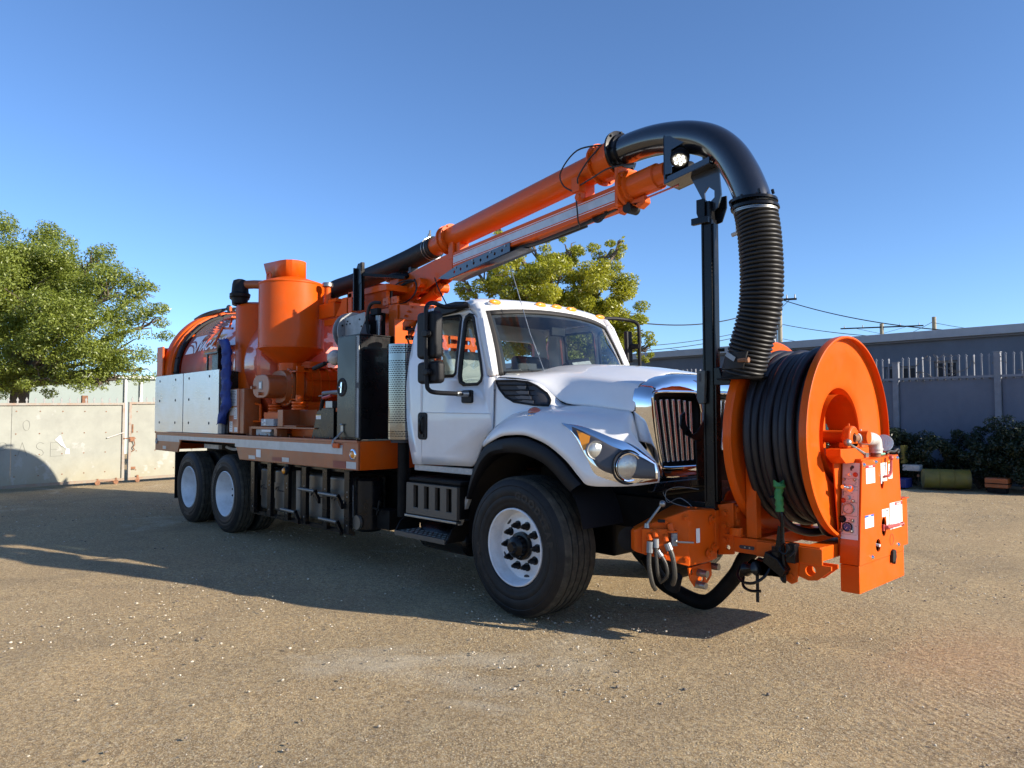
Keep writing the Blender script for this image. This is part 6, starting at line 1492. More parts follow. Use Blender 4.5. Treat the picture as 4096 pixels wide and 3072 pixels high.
# black elbow and hanging hose
EP = [(.44,3.79),(.60,3.795),(.80,3.782),(1.0,3.745),(1.2,3.685),(1.38,3.59),(1.52,3.455),(1.62,3.29),(1.685,3.14),(1.708,3.06)]
pth = smooth_path([B(x,z) for x,z in EP],6)
EL = tp('black_elbow', MB().tube(pth, .124, 56, caps=False), mat('black_enamel', (.010,.010,.013), .22, coat=.9, rvar=.05, vscale=3, coat_r=.05))
eb = Vector((B(.44,3.79))); tp('elbow_flange', MB().lathe([(.11,-.01),(.185,-.01),(.185,.012),(.15,.016),(.145,.05),(.125,.055)], eb, bdir, 48), M['black'], EL)
edn = (pth[-1]-pth[-3]).normalized()
tp('elbow_flange', MB().lathe([(.12,-.02),(.165,-.02),(.165,0),(.14,.004),(.165,.03),(.165,.05),(.12,.05)], pth[-1], edn, 48), M['black'], EL)
q = MB(); a = edn.orthogonal().normalized(); b = edn.cross(a)
for k in range(8):
    e = a*math.cos(2*math.pi*k/8)+b*math.sin(2*math.pi*k/8); q.tube([pth[-1]+e*.152-edn*.030, pth[-1]+e*.152-edn*.0], .011, 6)
tp('flange_bolts', q, M['black'], EL)
q = MB(); a = bdir.orthogonal().normalized(); b = bdir.cross(a)
for k in range(8):
    e = a*math.cos(2*math.pi*k/8)+b*math.sin(2*math.pi*k/8); q.tube([eb+e*.168-bdir*.02, eb+e*.168+bdir*.03], .011, 6)
tp('flange_bolts', q, M['black'], EL)
def corrugated(pts, r, pitch, depth, n=40):
    P = [Vector(p) for p in pts]; d = [0]
    for i in range(1,len(P)): d.append(d[-1]+(P[i]-P[i-1]).length)
    L = d[-1]; N = int(L/pitch)*6; out_, rr = [], []
    for i in range(N+1):
        s = L*i/N; k = min(len(P)-2, max(0,int(np.searchsorted(d, s))-1)); t = (s-d[k])/(d[k+1]-d[k])
        out_.append(P[k].lerp(P[k+1],t)); ph = (i % 6)/6
        rr.append(r-depth+depth*abs(math.sin(math.pi*ph))**.6)
    return MB().tube(out_, rr, n)
HP = [(1.712,3.04),(1.732,2.95),(1.752,2.80),(1.763,2.55),(1.752,2.36),(1.722,2.22),(1.665,2.05),(1.625,1.93),(1.60,1.855)]
hp = smooth_path([B(x,z) for x,z in HP],8)
HO = tp('hanging_hose', corrugated(hp, .148, .0295, .017), M['hose'], ang=70)
hd_ = (hp[-1]-hp[-4]).normalized()
tp('nozzle_clamp', MB().lathe([(.150,-.17),(.156,-.165),(.158,-.05),(.152,-.045)], hp[-1], hd_, 48, arc=.55, start=.18), M['trim'], HO, solid=.005)
tp('nozzle_end', MB().lathe([(.13,-.05),(.147,-.045),(.147,.01),(.175,.015),(.175,.028),(.12,.03),(.12,-.03)], hp[-1], hd_, 48), M['chassis'], HO)
cn = hp[-1]-hd_*.10+Vector((.02,-.152,0)); tp('clamp_bolt', MB().cyl(cn+Vector((-.0,0,0)),cn+Vector((.07,.01,-.0)),.013).bolt(cn+Vector((.06,0,0)),X,.02,.02), M['rust'], HO)
tp('clamp_bolt', MB().cyl(cn+Vector((-.16,.10,.09)),cn+Vector((-.20,.08,.09)),.012), M['chassis'], HO)
tp('clamp_tag', MB().obox(cn+Vector((-.055,-.006,.03)),Vector((.035,-.004,-.022)),Vector((.008,0,.014)),Vector((0,.001,0))), M['galv'], HO)
for s_ in (.055,.095): 
    c_ = hp[3].lerp(hp[8],s_*4); tp('band_clamp', MB().lathe([(.149,-.004),(.152,-.004),(.152,.004),(.149,.004)], c_, (hp[8]-hp[3]).normalized(), 48), M['steel'], HO)
tp('band_bolt', MB().obox(B(1.585,2.93),HDG*.012,HN*.02,Z*.045).tube([B(1.59,2.88),B(1.53,2.87)],.016,8), M['whitepart'], HO)
# rear suction hose
RHP = [(-2.50,PZ(-2.5)),(-2.8,3.515),(-3.3,3.48),(-4.0,3.45),(-4.7,3.435),(-5.3,3.43),(-5.5,3.35)]
RH = tp('rear_suction_hose', corrugated(smooth_path([B(x,z) for x,z in RHP],8), .128, .03, .010), M['hose'], ang=70)
for x in (-2.56,-2.62): tp('hose_clamp', MB().lathe([(.128,-.005),(.134,-.005),(.134,.005),(.128,.005)], Vector((x,by(x),PZ(x))), bdir, 48), M['steel'], RH)
tp('clamp_screw', MB().bar(B(-2.66,3.66),B(-2.64,3.72),.03,.03).tube([B(-2.64,3.70),B(-2.63,3.76)],.012,8), M['steel'], RH)
tp('hose_cradle', MB().obox(B(-3.02,3.34),HDG*.03,HN*.05,Z*.06), M['black'], RH, bevel=.004)
# lift cylinders and their hoses
for (p0,p1) in (((-3.17,-.12,2.98),(-2.62,-.16,3.12)),((-2.90,.02,2.92),(-2.42,-.02,3.05))):
    p0, p1 = Vector(p0), Vector(p1); d = (p1-p0).normalized()
    LC = tp('lift_cylinder', MB().cyl(p0,p0.lerp(p1,.8),.062,.062,24).cyl(p0.lerp(p1,.78),p0.lerp(p1,.84),.072,.072,24).cyl(p0.lerp(p1,.8),p1,.035).cyl(p1-HN*.06,p1+HN*.06,.055,.055,20).cyl(p0-HN*.07,p0+HN*.07,.05,.05,20), M['orange'])
tp('lift_hoses', MB().tube(smooth_path([(-3.2,-.2,2.95),(-3.15,-.25,3.08),(-2.95,-.25,3.16),(-2.7,-.23,3.15),(-2.66,-.22,3.05),(-2.72,-.24,2.95),(-2.9,-.25,2.90),(-3.1,-.25,2.93)],6), .010, 6).tube(smooth_path([(-3.05,-.2,3.10),(-2.9,-.22,3.14),(-2.72,-.2,3.16)],6), .018, 8), M['cable'], SW)
tp('boom_root_lug', MB().obox(B(-2.70,3.08),HDG*.05,HN*.10,Z*.06), M['orange'], LB, bevel=.015)
# black bracket box with work light under the elbow
BK = tp('light_bracket_box', MB().obox((1.20,-.535,3.405),(.21,-.02,.025),(0,.008,0),(0,0,.022)).obox((1.20,-.345,3.40),(.21,-.02,.025),(0,.008,0),(0,0,.022)).obox((1.20,-.44,3.385),(.21,-.02,.025),(0,.10,0),(0,0,.006)), mat('black_enamel2', (.010,.010,.013), .25, coat=.8))
tp('bracket_upright', MB().obox((1.005,-.44,3.56),(.006,0,0),(0,.10,0),(0,0,.17)), bpy.data.materials['black_enamel2'], BK, bevel=.003)
for y in (-.54,-.34): tp('bracket_gusset', MB().plate([(1.0,3.42),(1.07,3.42),(1.07,3.60),(1.20,3.63),(1.16,3.70),(1.0,3.72)], [], 'y', y, y+.006), bpy.data.materials['black_enamel2'], BK)
tp('bracket_web', MB().prism([(1.30,3.42),(1.42,3.45),(1.47,3.50),(1.38,3.57),(1.28,3.58)],'y',-.46,-.44), bpy.data.materials['black_enamel2'], BK)
wl = Vector((1.16,-.56,3.50)); wd = Vector((.25,-.55,-.80)).normalized()
WL = tp('work_light', MB().lathe([(0,-.09),(.045,-.085),(.06,-.05),(.068,0),(.068,.02),(.058,.02)], wl, wd, 28), M['plastic'], BK)
tp('work_light_fins', MB().lathe([(.072,-.03),(.072,-.026),(.06,-.026),(.06,-.018),(.072,-.018),(.072,-.014),(.06,-.014),(.06,-.006),(.072,-.006),(.072,-.002)], wl, wd, 28), M['plastic'], BK)
led = bpy.data.materials.new('lit_led'); led.use_nodes = True; led.node_tree.nodes['Principled BSDF'].inputs['Emission Color'].default_value = (1,.97,.85,1); led.node_tree.nodes['Principled BSDF'].inputs['Emission Strength'].default_value = .9; led.node_tree.nodes['Principled BSDF'].inputs['Base Color'].default_value = (.8,.8,.8,1)
lm = MB(); a = wd.orthogonal().normalized(); b = wd.cross(a); lm.lathe([(0,.012),(.058,.012)], wl, wd, 24)
tp('work_light_lens', lm, M['lamp'], BK)
lm = MB()
for r_, k_ in ((.0,1),(.035,6)):
    for k in range(k_): lm.sphere(wl+wd*.014+(a*math.cos(2*math.pi*k/6)+b*math.sin(2*math.pi*k/6))*r_, .014, 10)
tp('work_light_bulbs', lm, led, BK)
WL2 = tp('work_light', MB().lathe([(0,-.09),(.045,-.085),(.06,-.05),(.068,0),(.068,.02),(0,.02)], (1.08,-.38,3.47), (-.2,-.6,-.4), 24), M['plastic'], BK)

# ---------------------------------------------------------------- black prop
PL = tp('boom_prop', MB().box(1.292,1.378,-.495,-.41,.545,3.02), M['black'], bevel=.008)
tp('prop_edge_rail', MB().box(1.379,1.392,-.48,-.42,.95,2.98).box(1.30,1.312,-.503,-.496,.95,2.98), M['black'], PL)
tp('prop_head', MB().prism([(1.27,3.17),(1.27,3.07),(1.30,2.99),(1.34,2.99),(1.34,3.17)],'y',-.52,-.505).prism([(1.36,3.19),(1.45,3.19),(1.45,3.10),(1.41,3.0),(1.36,2.99)],'y',-.40,-.385).box(1.30,1.37,-.50,-.40,2.99,3.15), M['black'], PL, bevel=.004)
hexh = [(1.30,3.23),(1.335,3.27),(1.385,3.23),(1.385,3.18),(1.345,3.15),(1.305,3.18)]
tp('hook_plate', MB().plate([(1.18,3.385),(1.42,3.40),(1.44,3.19),(1.41,3.10),(1.34,3.06),(1.30,3.12),(1.275,3.20)], [hexh], 'y', -.455,-.44), bpy.data.materials['blue_black_paint'], PL)
tp('prop_arm', MB().box(1.23,1.37,-.53,-.497,2.985,3.035), M['black'], PL, bevel=.004)
tp('hose_hook', MB().prism([(1.385,1.92),(1.43,1.92),(1.45,1.85),(1.53,1.82),(1.51,1.79),(1.385,1.79)],'y',-.50,-.46), M['black'], PL, bevel=.006)
tp('latch_bracket', MB().prism([(1.265,1.90),(1.335,1.90),(1.325,1.66),(1.28,1.655),(1.262,1.70)],'y',-.535,-.50), mat('worn_dark_bracket', (.07,.08,.075), .55, dust=((.2,.2,.18),.5,12)), PL, bevel=.006)
tp('latch_slot', MB().box(1.285,1.305,-.5365,-.535,1.82,1.88), M['ink'], PL)
tp('prop_socket', MB().box(1.280,1.392,-.51,-.395,.62,.89).prism([(1.283,.89),(1.283,.545),(1.34,.62),(1.34,.89)],'y',-.511,-.505), M['orange'], PL, bevel=.004)
tp('socket_hole', MB().lathe([(0,.001),(.014,.001)], (1.325,-.512,.765), (0,-1,0), 12), M['ink'], PL)
tp('socket_collar', MB().box(1.284,1.386,-.503,-.402,.89,.905), M['black'], PL)

# ---------------------------------------------------------------- gearbox and front frame
FF = tp('front_frame', MB().plate([(1.10,.53),(1.50,.585),(1.50,.95),(1.40,.93),(1.10,.90)], [circ(1.455,.63,.017,12)], 'y', -.455,-.435).plate([(1.10,.53),(1.50,.585),(1.50,.95),(1.40,.93),(1.10,.90)], [], 'y', .435,.455).box(1.49,1.51,-.43,.43,.60,.93).box(1.12,1.49,-.434,.434,.86,.89), M['orange'], bevel=.004)
fb = MB()
for z in (.68,.78,.87): 
    fb.cyl((1.44,-.455,z),(1.44,-.48,z),.018,.018,6); fb.lathe([(0,.004),(.026,.004),(.028,0)], (1.44,-.455,z), (0,-1,0), 14)
    fb.cyl((1.52,-.43,z+.03),(1.53,-.43,z+.03),.02,.02,6)
tp('frame_bolts', fb, M['orange'], FF)
tp('frame_beam', MB().box(1.50,2.12,-.455,-.435,.605,.712).box(1.50,2.12,-.434,-.36,.690,.711).box(1.50,2.12,.36,.46,.605,.712), M['orange'], FF, bevel=.004)
tp('frame_beam', MB().box(1.68,2.14,-.475,-.457,.60,.705), M['orange'], FF, bevel=.006)
tp('frame_beam', MB().box(1.55,1.63,-.43,.43,.61,.70).box(1.98,2.10,-.43,.43,.61,.70), M['orange'], FF, bevel=.004)
tp('slot_plate', MB().prism(rrect(1.545,1.66,.635,.660,.012),'y',-.458,-.4555).prism(rrect(1.545,1.66,.635,.660,.012),'y',-.4565,-.4565), M['ink'], FF)
for x in (1.59,1.625): tp('slot_stud', MB().cyl((x,-.458,.648),(x,-.462,.648),.006,.006,10), M['steel'], FF)
tp('reel_upright', MB().box(1.585,1.665,-.43,-.36,.712,1.36).box(1.585,1.665,.40,.47,.712,1.4), M['orange'], FF, bevel=.006)
tp('pin_boss', MB().lathe([(.03,0),(.045,0),(.045,.05),(.03,.05)], (1.53,-.47,.73), Z, 20).box(1.45,1.58,-.50,-.44,.722,.73), M['orange'], FF)
tp('black_hook_plate', MB().plate([(1.33,0)]+[], [], 'y', 0,.01) if False else MB().prism([(-.62,1.60),(-.67,1.575),(-.68,1.50),(-.62,1.435),(-.48,1.385),(-.46,1.05),(-.02,1.06),(-.06,1.28),(-.20,1.345),(-.27,1.47),(-.318,1.577),(-.46,1.45),(-.52,1.43),(-.60,1.49),(-.62,1.54)], 'x', 1.21,1.222), M['black'], FF, smooth=False)
tp('black_mount_plate', MB().plate([(-.30,.92),(-.06,.92),(-.04,1.07),(-.32,1.09)], [circ(-.25,1.03,.010,10),circ(-.19,1.03,.010,10),circ(-.13,1.03,.010,10)], 'x', 1.30,1.312), M['galv'], FF, smooth=False)
tp('orange_hump_plate', MB().prism([(-.31,.94),(-.27,.995),(-.24,1.01),(-.17,1.01),(-.14,.985),(-.10,.92)], 'x', 1.335,1.35).box(1.30,1.42,-.34,-.08,.915,.935), M['orange'], FF, bevel=.004)
# eyes under the beam
for y0, y1 in ((-.46,-.445),(-.36,-.345)):
    tp('tow_eye_plate', MB().plate([(1.90,.60),(2.19,.60),(2.19,.575),(2.10,.50),(2.04,.49),(1.97,.51)], [circ(2.055,.555,.035,14)], 'y', y0, y1), M['orange'], FF, smooth=False)
tp('tow_eye_plate', MB().prism([(1.88,.60),(1.98,.60),(1.97,.47),(1.93,.45),(1.89,.47)],'y',-.475,-.46), M['orange'], FF, bevel=.004)
tp('tow_pin', MB().cyl((1.80,-.42,.53),(1.95,-.42,.53),.035,.035,20).cyl((1.93,-.485,.50),(1.93,-.40,.50),.02), M['orange'], FF)
# gearbox (faceted casting)
gA = [(1.06,-1.02),(1.10,-.985),(1.345,-.785),(1.385,-.58),(1.385,-.47),(1.0,-.47),(.98,-.98)]
tops = [.77,.80,.925,.905,.90,.90,.77]; bots = [.62,.60,.515,.535,.54,.56,.62]
mb = MB(); n = len(gA); mb.add([(x,y,b) for (x,y),b in zip(gA,bots)]+[(x,y,t) for (x,y),t in zip(gA,tops)], [tuple(range(n)),tuple(range(n,2*n))]+[(i,(i+1)%n,n+(i+1)%n,n+i) for i in range(n)])
GB = tp('pump_gearbox', mb, M['orange'], bevel=.018)
gn = Vector((.2,-.245,0)).normalized(); gn = Vector((.62,-.78,0)); gt = Vector((.78,.62,0))   # normal / tangent of the broad face
def gf(s, z, o=0): return Vector((1.10,-.985,0))+gt*s+gn*o+Vector((0,0,z))     # s 0..0.316
tp('gearbox_end_disc', MB().cyl((.99,-.99,.70),(1.0,-1.0,.70),.055,.085,28), M['chassis'], GB)
tp('valve_block', MB().obox(gf(.085,.70,.02),gt*.09,gn*.02,Z*.085), M['orange'], GB, bevel=.008)
gb_ = MB()
for s, z in ((.02,.77),(.30,.86),(.02,.62),(.15,.585),(.30,.575),(.16,.83)): gb_.lathe([(0,.018),(.012,.018),(.014,.006),(.022,.006),(.022,0)], gf(s,z,.0), gn, 12)
for x, y, z in ((1.39,-.56,.83),(1.39,-.535,.63),(1.39,-.60,.60)): gb_.lathe([(0,.03),(.016,.03),(.018,.012),(.032,.012),(.034,0)], (x-.003,y,z), X, 12)
gb_.bolt((1.33,-.76,.925),Z,.010,.008).bolt((1.35,-.70,.92),Z,.010,.008)
tp('gearbox_bolts', gb_, M['orange'], GB)
tp('data_plate', MB().obox((1.366,-.70,.73),Vector((0,0,0))+Vector((.0006,0,0)),Vector((.0035,.018,0)),Z*.05), M['sticker'], GB, smooth=False)
tp('shift_lever', MB().tube([gf(.03,.81,.015),gf(.05,.84,.02),gf(.13,.945,.0)], [.012,.010,.008], 8).sphere(gf(.14,.955,.0),.024,16).lathe([(0,.0),(.02,0),(.016,.03),(0,.032)], gf(.03,.79,.015), Z, 12), M['steel'], GB)
tp('black_cap', MB().obox(gf(.13,.838,.02),gt*.025,gn*.012,Z*.010), M['plastic'], GB, bevel=.003)
cst = text_mb('PORT A', lambda a,b: gf(.085+a,.765+b,.041), .016); tp('cast_lettering', cst, M['orange_dusty'], GB, smooth=False)
tp('ball_valve', MB().obox(gf(.215,.705,.035),gt*.02,gn*.02,Z*.032).cyl(gf(.215,.76,.03),gf(.215,.67,.03),.024), M['galv'], GB, bevel=.004)
tp('valve_top_fitting', MB().tube([gf(.19,.80,.0),gf(.19,.81,.03),gf(.20,.77,.035)], .022, 10).lathe([(.03,0),(.036,.0),(.036,.012),(.03,.012)], gf(.20,.765,.035), Z, 12), M['orange'], GB)
tp('valve_handle', MB().tube([gf(.225,.705,.055),gf(.25,.702,.065),gf(.345,.70,.06)], .007, 8).sphere(gf(.225,.705,.055),.013,10), M['steel'], GB)
for s, z in ((.045,.74),(.085,.765),(.155,.735)):
    tp('elbow_fitting', MB().tube(smooth_path([gf(s,z,.0),gf(s,z,.045),gf(s+.003,z-.03,.055)],4), .019, 10).lathe([(0,0),(.026,0),(.026,.015),(0,.015)], gf(s,z,.015), gn, 6), M['orange'], GB)
hzs = [((.05,.70),(.04,.55),(.06,.42),(.085,.36),.016),((.09,.72),(.09,.6),(.10,.48),(.12,.42),.013),((.10,.64),(.15,.56),(.165,.47),(.12,.41),.013),((.165,.69),(.20,.60),(.215,.47),(.205,.40),.018)]
for i, (a, b, c_, d, r_) in enumerate(hzs):
    pts = [gf(a[0],a[1],.055),gf(b[0],b[1],.065),gf(c_[0],c_[1],.05),gf(d[0],d[1],.0)]
    tp('hydraulic_hose', MB().tube(smooth_path(pts,6), r_, 10), mat('steel_braid_hose', (.055,.052,.046), .45, metal=.3, bump=.3, bscale=150) if 'steel_braid_hose' not in bpy.data.materials else bpy.data.materials['steel_braid_hose'], GB)
    tp('hose_ferrule', MB().tube([pts[0], pts[0].lerp(pts[1],.5)], r_+.007, 10), M['galv'], GB)
tp('lower_bracket', MB().plate([(-.737,.50),(-.449,.505),(-.439,.41),(-.50,.36),(-.597,.337),(-.66,.36),(-.711,.413),(-.73,.46)], [circ(-.70,.47,.022,14),circ(-.50,.40,.02,12),circ(-.56,.40,.02,12)], 'x', 1.30,1.312), M['orange'], GB, smooth=False)
for (y, z) in ((-.615,.452),(-.635,.372)): tp('bracket_stud', MB().cyl((1.30,y,z),(1.34,y,z),.03,.03,6).cyl((1.33,y,z),(1.385,y,z),.024,.024,16), M['steel'], GB)
tp('bracket_stud', MB().cyl((1.30,-.42,.47),(1.36,-.42,.47),.025,.025,14), M['steel'], GB)
tp('sagging_black_hose', MB().tube(smooth_path([(.60,-.25,.42),(.66,-.15,.22),(.76,-.03,.115),(.93,0,.07),(1.06,0,.12),(1.25,0,.33),(1.33,.02,.48),(1.45,.05,.62)],6), .06, 20), M['chassis'], FF)
tp('black_valve', MB().cyl((.80,-.20,.20),(.86,-.22,.30),.07,.05,16), M['rubber'], FF)
tp('wire_loop', MB().tube(smooth_path([(1.0,-.55,1.02),(.98,-.56,.99),(1.02,-.56,.94),(1.10,-.55,.91),(1.2,-.52,.90),(1.12,-.55,.96),(1.02,-.56,.92),(1.0,-.55,1.0),(1.1,-.54,1.04),(1.25,-.5,1.03)],6), .003, 5), M['galv'], FF)

# ---------------------------------------------------------------- hose guide
GU = tp('hose_guide', MB().box(1.92,1.985,-.53,-.458,.60,.725), M['black'], bevel=.005)
tp('guide_frame', MB().prism([(1.79,.66),(1.88,.62),(1.93,.55),(1.90,.50),(1.83,.50),(1.77,.58),(1.70,.59),(1.66,.55),(1.68,.51),(1.74,.50)],'y',-.56,-.47), M['black'], GU, bevel=.008)
tp('guide_roller', MB().lathe([(0,-.05),(.035,-.05),(.05,-.04),(.035,-.01),(.03,.03),(.05,.06),(.03,.07),(0,.07)], (1.69,-.57,.53), (.8,-.3,.2), 24), M['black'], GU)
tp('guide_hook', MB().tube(smooth_path([(1.585,-.52,.52),(1.60,-.58,.475),(1.66,-.62,.445),(1.74,-.62,.45),(1.80,-.58,.50),(1.83,-.53,.585)],6), .010, 10).tube(smooth_path([(1.61,-.52,.455),(1.64,-.58,.41),(1.70,-.60,.39),(1.77,-.58,.395)],6), .010, 10), M['black'], GU)
tp('hanging_strap', MB().box(1.70,1.722,-.52,-.515,.30,.50), M['rubber'], GU)
tp('guide_bolt', MB().cyl((1.84,-.50,.66),(1.84,-.50,.69),.03,.03,6).cyl((1.84,-.50,.60),(1.84,-.50,.66),.038,.038,16), M['black'], GU)
tp('lever_bar', MB().tube(smooth_path([(1.878,-.52,.95),(1.895,-.52,.90),(1.898,-.52,.70),(1.905,-.52,.50),(1.90,-.52,.475),(1.85,-.52,.55),(1.80,-.50,.60)],5), .013, 10).bar((1.885,-.515,.83),(1.845,-.515,.56),.04,.006,up=(0,1,0)), M['black'], GU)
gt_ = []
for i in range(14):
    t = i/13; r_ = .026+.004*math.sin(t*31)+(.010 if t > .8 else 0); gt_.append([(1.878+.003*math.sin(t*9)+r_*math.cos(a)*(1+.15*math.sin(3*a+t*17)), -.52+r_*math.sin(a), .93+.20*t+(.012*math.sin(2*a) if t > .85 else 0)) for a in [2*math.pi*k/14 for k in range(14)]])
tp('green_tape_grip', MB().grid(gt_, True), M['green'], GU, ang=60)
tp('guide_rings', MB().tube(smooth_path([(1.90,-.54,.70),(1.93,-.56,.73),(1.96,-.56,.70),(1.93,-.56,.66),(1.89,-.55,.68)],5,True), .006, 6, True).tube(smooth_path([(1.93,-.56,.64),(1.97,-.58,.65),(2.0,-.56,.69)],5), .006, 6), M['black'], GU)

# ---------------------------------------------------------------- hose reel
RC = Vector((0,.08,1.42))
def rl(prof, name, m, par=None, n=120, **k): return tp(name, MB().lathe([(r,h) for r,h in prof], RC, X, n), m, par, **k)
RE = rl([(.30,1.60),(.30,2.05)], 'hose_reel_core', M['orange'])
rl([(.695,2.125),(.708,2.12),(.709,2.10),(.706,2.075),(.695,2.068),(.60,2.072),(.585,2.066),(.42,2.060),(.40,2.054),(.37,2.050),(.350,2.038),(.340,2.01),(.325,1.90),(.30,1.80)], 'reel_flange', M['orange'], RE, ang=25, solid=.008)
rl([(.695,1.525),(.708,1.530),(.709,1.55),(.706,1.572),(.695,1.580),(.60,1.575),(.42,1.582),(.35,1.59),(.30,1.60)], 'reel_flange', M['orange'], RE, ang=25, solid=.008)
rl([(0,1.63),(.12,1.63),(.30,1.62),(.305,1.60)], 'reel_web', M['orange'], RE)
rh = MB(); rng_ = random.Random(4)
nturn = 8; pts = []; rads = []
for k in range(nturn*72+1):
    a = 2*math.pi*k/72; tn = k/72
    wob = .010*math.sin(a*1.7)+.006*math.sin(a*3.1+1); r_ = .60+.014*math.sin(tn*2.3)+.008*math.sin(a*1+tn)
    pts.append(RC+Vector((1.625+.0525*tn+.004*math.sin(a*2+tn*3), r_*math.cos(a), r_*math.sin(a)))); 
rh.tube(pts, .0285, 12)
for tn0, r0 in ((.3,.545),): 
    pts = []
    for k in range(int(7.5*60)+1):
        a = 2*math.pi*k/60; tn = k/60; pts.append(RC+Vector((1.64+.053*tn, r0*math.cos(a), r0*math.sin(a))))
    rh.tube(pts, .029, 8)
tp('wound_hose', rh, M['reel_hose'], RE, ang=80)
sag = MB().tube(smooth_path([(2.04,-.30,.93),(2.02,-.15,.78),(2.0,.1,.745),(1.98,.35,.80)],6), .028, 12).tube(smooth_path([(1.80,-.45,1.02),(1.84,-.36,.84),(1.90,-.15,.755),(1.95,.1,.75)],6), .028, 12)
tp('sagging_hose_loop', sag, M['reel_hose'], RE)
tp('green_feed_hose', MB().tube(smooth_path([(1.80,.10,1.73),(1.80,.24,1.72),(1.80,.36,1.64),(1.81,.385,1.55),(1.82,.37,1.42),(1.85,.30,1.34)],6), .020, 12), M['teal'], RE)
tp('reel_spindle', MB().cyl((1.65,.08,1.42),(2.24,.08,1.42),.045,.045,24).obox((1.9,.08,1.42),(.02,0,0),(0,.28,0),(0,0,.04)).obox((1.9,.08,1.42),(.02,0,0),(0,.04,0),(0,0,.28)), M['orange'], RE)
# pillow block and pedestal
PB = tp('pillow_block', MB().lathe([(.035,0),(.075,0),(.085,.01),(.085,.05),(.075,.06),(.035,.06)], (2.13,-.06+.02,1.415), X, 32).box(2.13,2.19,-.16,.08,1.352,1.385), M['orange'], bevel=.006)
tp('pedestal', MB().prism([(-.22,1.25),(-.30,1.30),(-.30,1.348),(.18,1.348),(.18,1.27),(.10,1.25)],'x',2.10,2.20).prism([(-.12,.62),(.45,.62),(.12,1.26),(-.20,1.26)],'x',2.10,2.112), M['orange'], PB, bevel=.004)
tp('pedestal_bolts', MB().cyl((2.16,-.13,1.385),(2.16,-.13,1.40),.014,.014,6).cyl((2.16,.05,1.385),(2.16,.05,1.40),.014,.014,6).cyl((2.15,-.04,1.50),(2.15,-.04,1.515),.008), M['orange'], PB)
SWV = tp('swivel_joint', MB().cyl((2.17,-.03,1.415),(2.18,.04,1.415),.03,.03,16).tube([(2.17,-.03,1.415),(2.185,.06,1.41)], .028, 16), M['rust'])
tp('swivel_body', MB().tube([(2.175,.02,1.412),(2.18,.06,1.412),(2.18,.07,1.412),(2.185,.22,1.405)], [.036,.036,.046,.046], 24), M['whitepart'], SWV)
tp('swivel_elbow', MB().tube(smooth_path([(2.185,.19,1.405),(2.19,.26,1.403),(2.19,.315,1.385),(2.19,.325,1.33),(2.19,.325,1.30)],5), .046, 20).cyl((2.19,.325,1.335),(2.19,.325,1.325),.052,.052,20).cyl((2.18,.09,1.46),(2.18,.09,1.475),.007), M['whitepart'], SWV)
tp('pipe_nipple', MB().cyl((2.19,.325,1.31),(2.19,.325,1.265),.034,.034,12), M['rust'], SWV)

# ---------------------------------------------------------------- control box
fz = [(-.159,.565),(.661,.598),(.58,1.29),(.565,1.30),(-.075,1.262)]
fz = [(-.159,.572),(.665,.572),(.655,.60),(.605,1.262),(.585,1.282),(-.06,1.265),(-.078,1.255)]
def ell(cy, cz, ry, rz, n=18): return [(cy+ry*math.cos(2*math.pi*k/n), cz+rz*math.sin(2*math.pi*k/n)) for k in range(n)]
H1, H2, H3 = ell(.268,1.118,.036,.068), ell(.283,.785,.045,.068), ell(.172,.668,.045,.045)
CB = tp('control_box', MB().plate(fz, [H1,H2,H3], 'x', 2.238, 2.25), M['orange'], smooth=False)
sd = MB(); n = len(fz)
inner = [(a,b) for a,b in fz]
sd.add([(2.237,a,b) for a,b in fz]+[(2.12,a,b) for a,b in fz], [(i,(i+1)%n,n+(i+1)%n,n+i) for i in range(n)]+[tuple(range(n,2*n))])
tp('box_shell', sd, M['orange'], CB, smooth=False)
tp('box_interior', MB().box(2.205,2.215,-.05,.5,.60,1.24), M['ink'], CB)
tp('lower_skirt', MB().box(2.122,2.2475,-.158,.669,.385,.568), M['orange'], CB, bevel=.004)
tp('side_wing', MB().box(2.20,2.235,.667,.80,.60,.945).box(2.14,2.245,.667,.815,.945,.953), M['orange'], CB, bevel=.003)
bl = MB()
for y, z in ((-.05,1.235),(.16,1.245),(.57,1.258),(.061,.601),(.552,.627)): bl.lathe([(0,.014),(.008,.012),(.016,.0)], (2.251,y,z), X, 16)
tp('box_bolts', bl, M['chrome'], CB)
# latch, red levers, toggles
tp('rubber_latch', MB().prism([(.39,.535),(.40,.60),(.43,.61),(.46,.60),(.465,.55),(.45,.53),(.44,.505),(.43,.505),(.43,.53),(.40,.515)],'x',2.249,2.27), M['rubber'], CB, bevel=.004)
tp('red_lever', MB().tube(smooth_path([(2.235,.28,1.135),(2.27,.30,1.14),(2.285,.33,1.155),(2.285,.345,1.20),(2.285,.350,1.25)],5), .009, 8).sphere((2.285,.351,1.268),.018,14), M['redh'], CB)
tp('red_lever', MB().tube([(2.22,.27,.782),(2.27,.29,.783),(2.30,.42,.79)], [.012,.014,.012], 10).sphere((2.31,.585-.12,.793),.016,12).tube([(2.30,.42,.79),(2.31,.46,.793)], .010, 8).obox((2.245,.272,.78),(.012,0,0),(0,.012,0),(0,0,.022)), M['redh'], CB)
tp('red_valve_tag', MB().box(2.225,2.236,.24,.285,1.06,1.11), M['red'], CB); tp('white_peg', MB().cyl((2.22,.17,.672),(2.262,.172,.668),.010,.010,12), M['sticker'], CB)
tp('lever_slot', MB().box(2.2505,2.2515,.263,.270,1.185,1.262), M['ink'], CB)
ko = MB().tube([(2.2512,.424+.034*math.cos(2*math.pi*k/32),.679+.040*math.sin(2*math.pi*k/32)) for k in range(32)], .0012, 4, True); tp('knockout_outline', ko, M['ink'], CB)
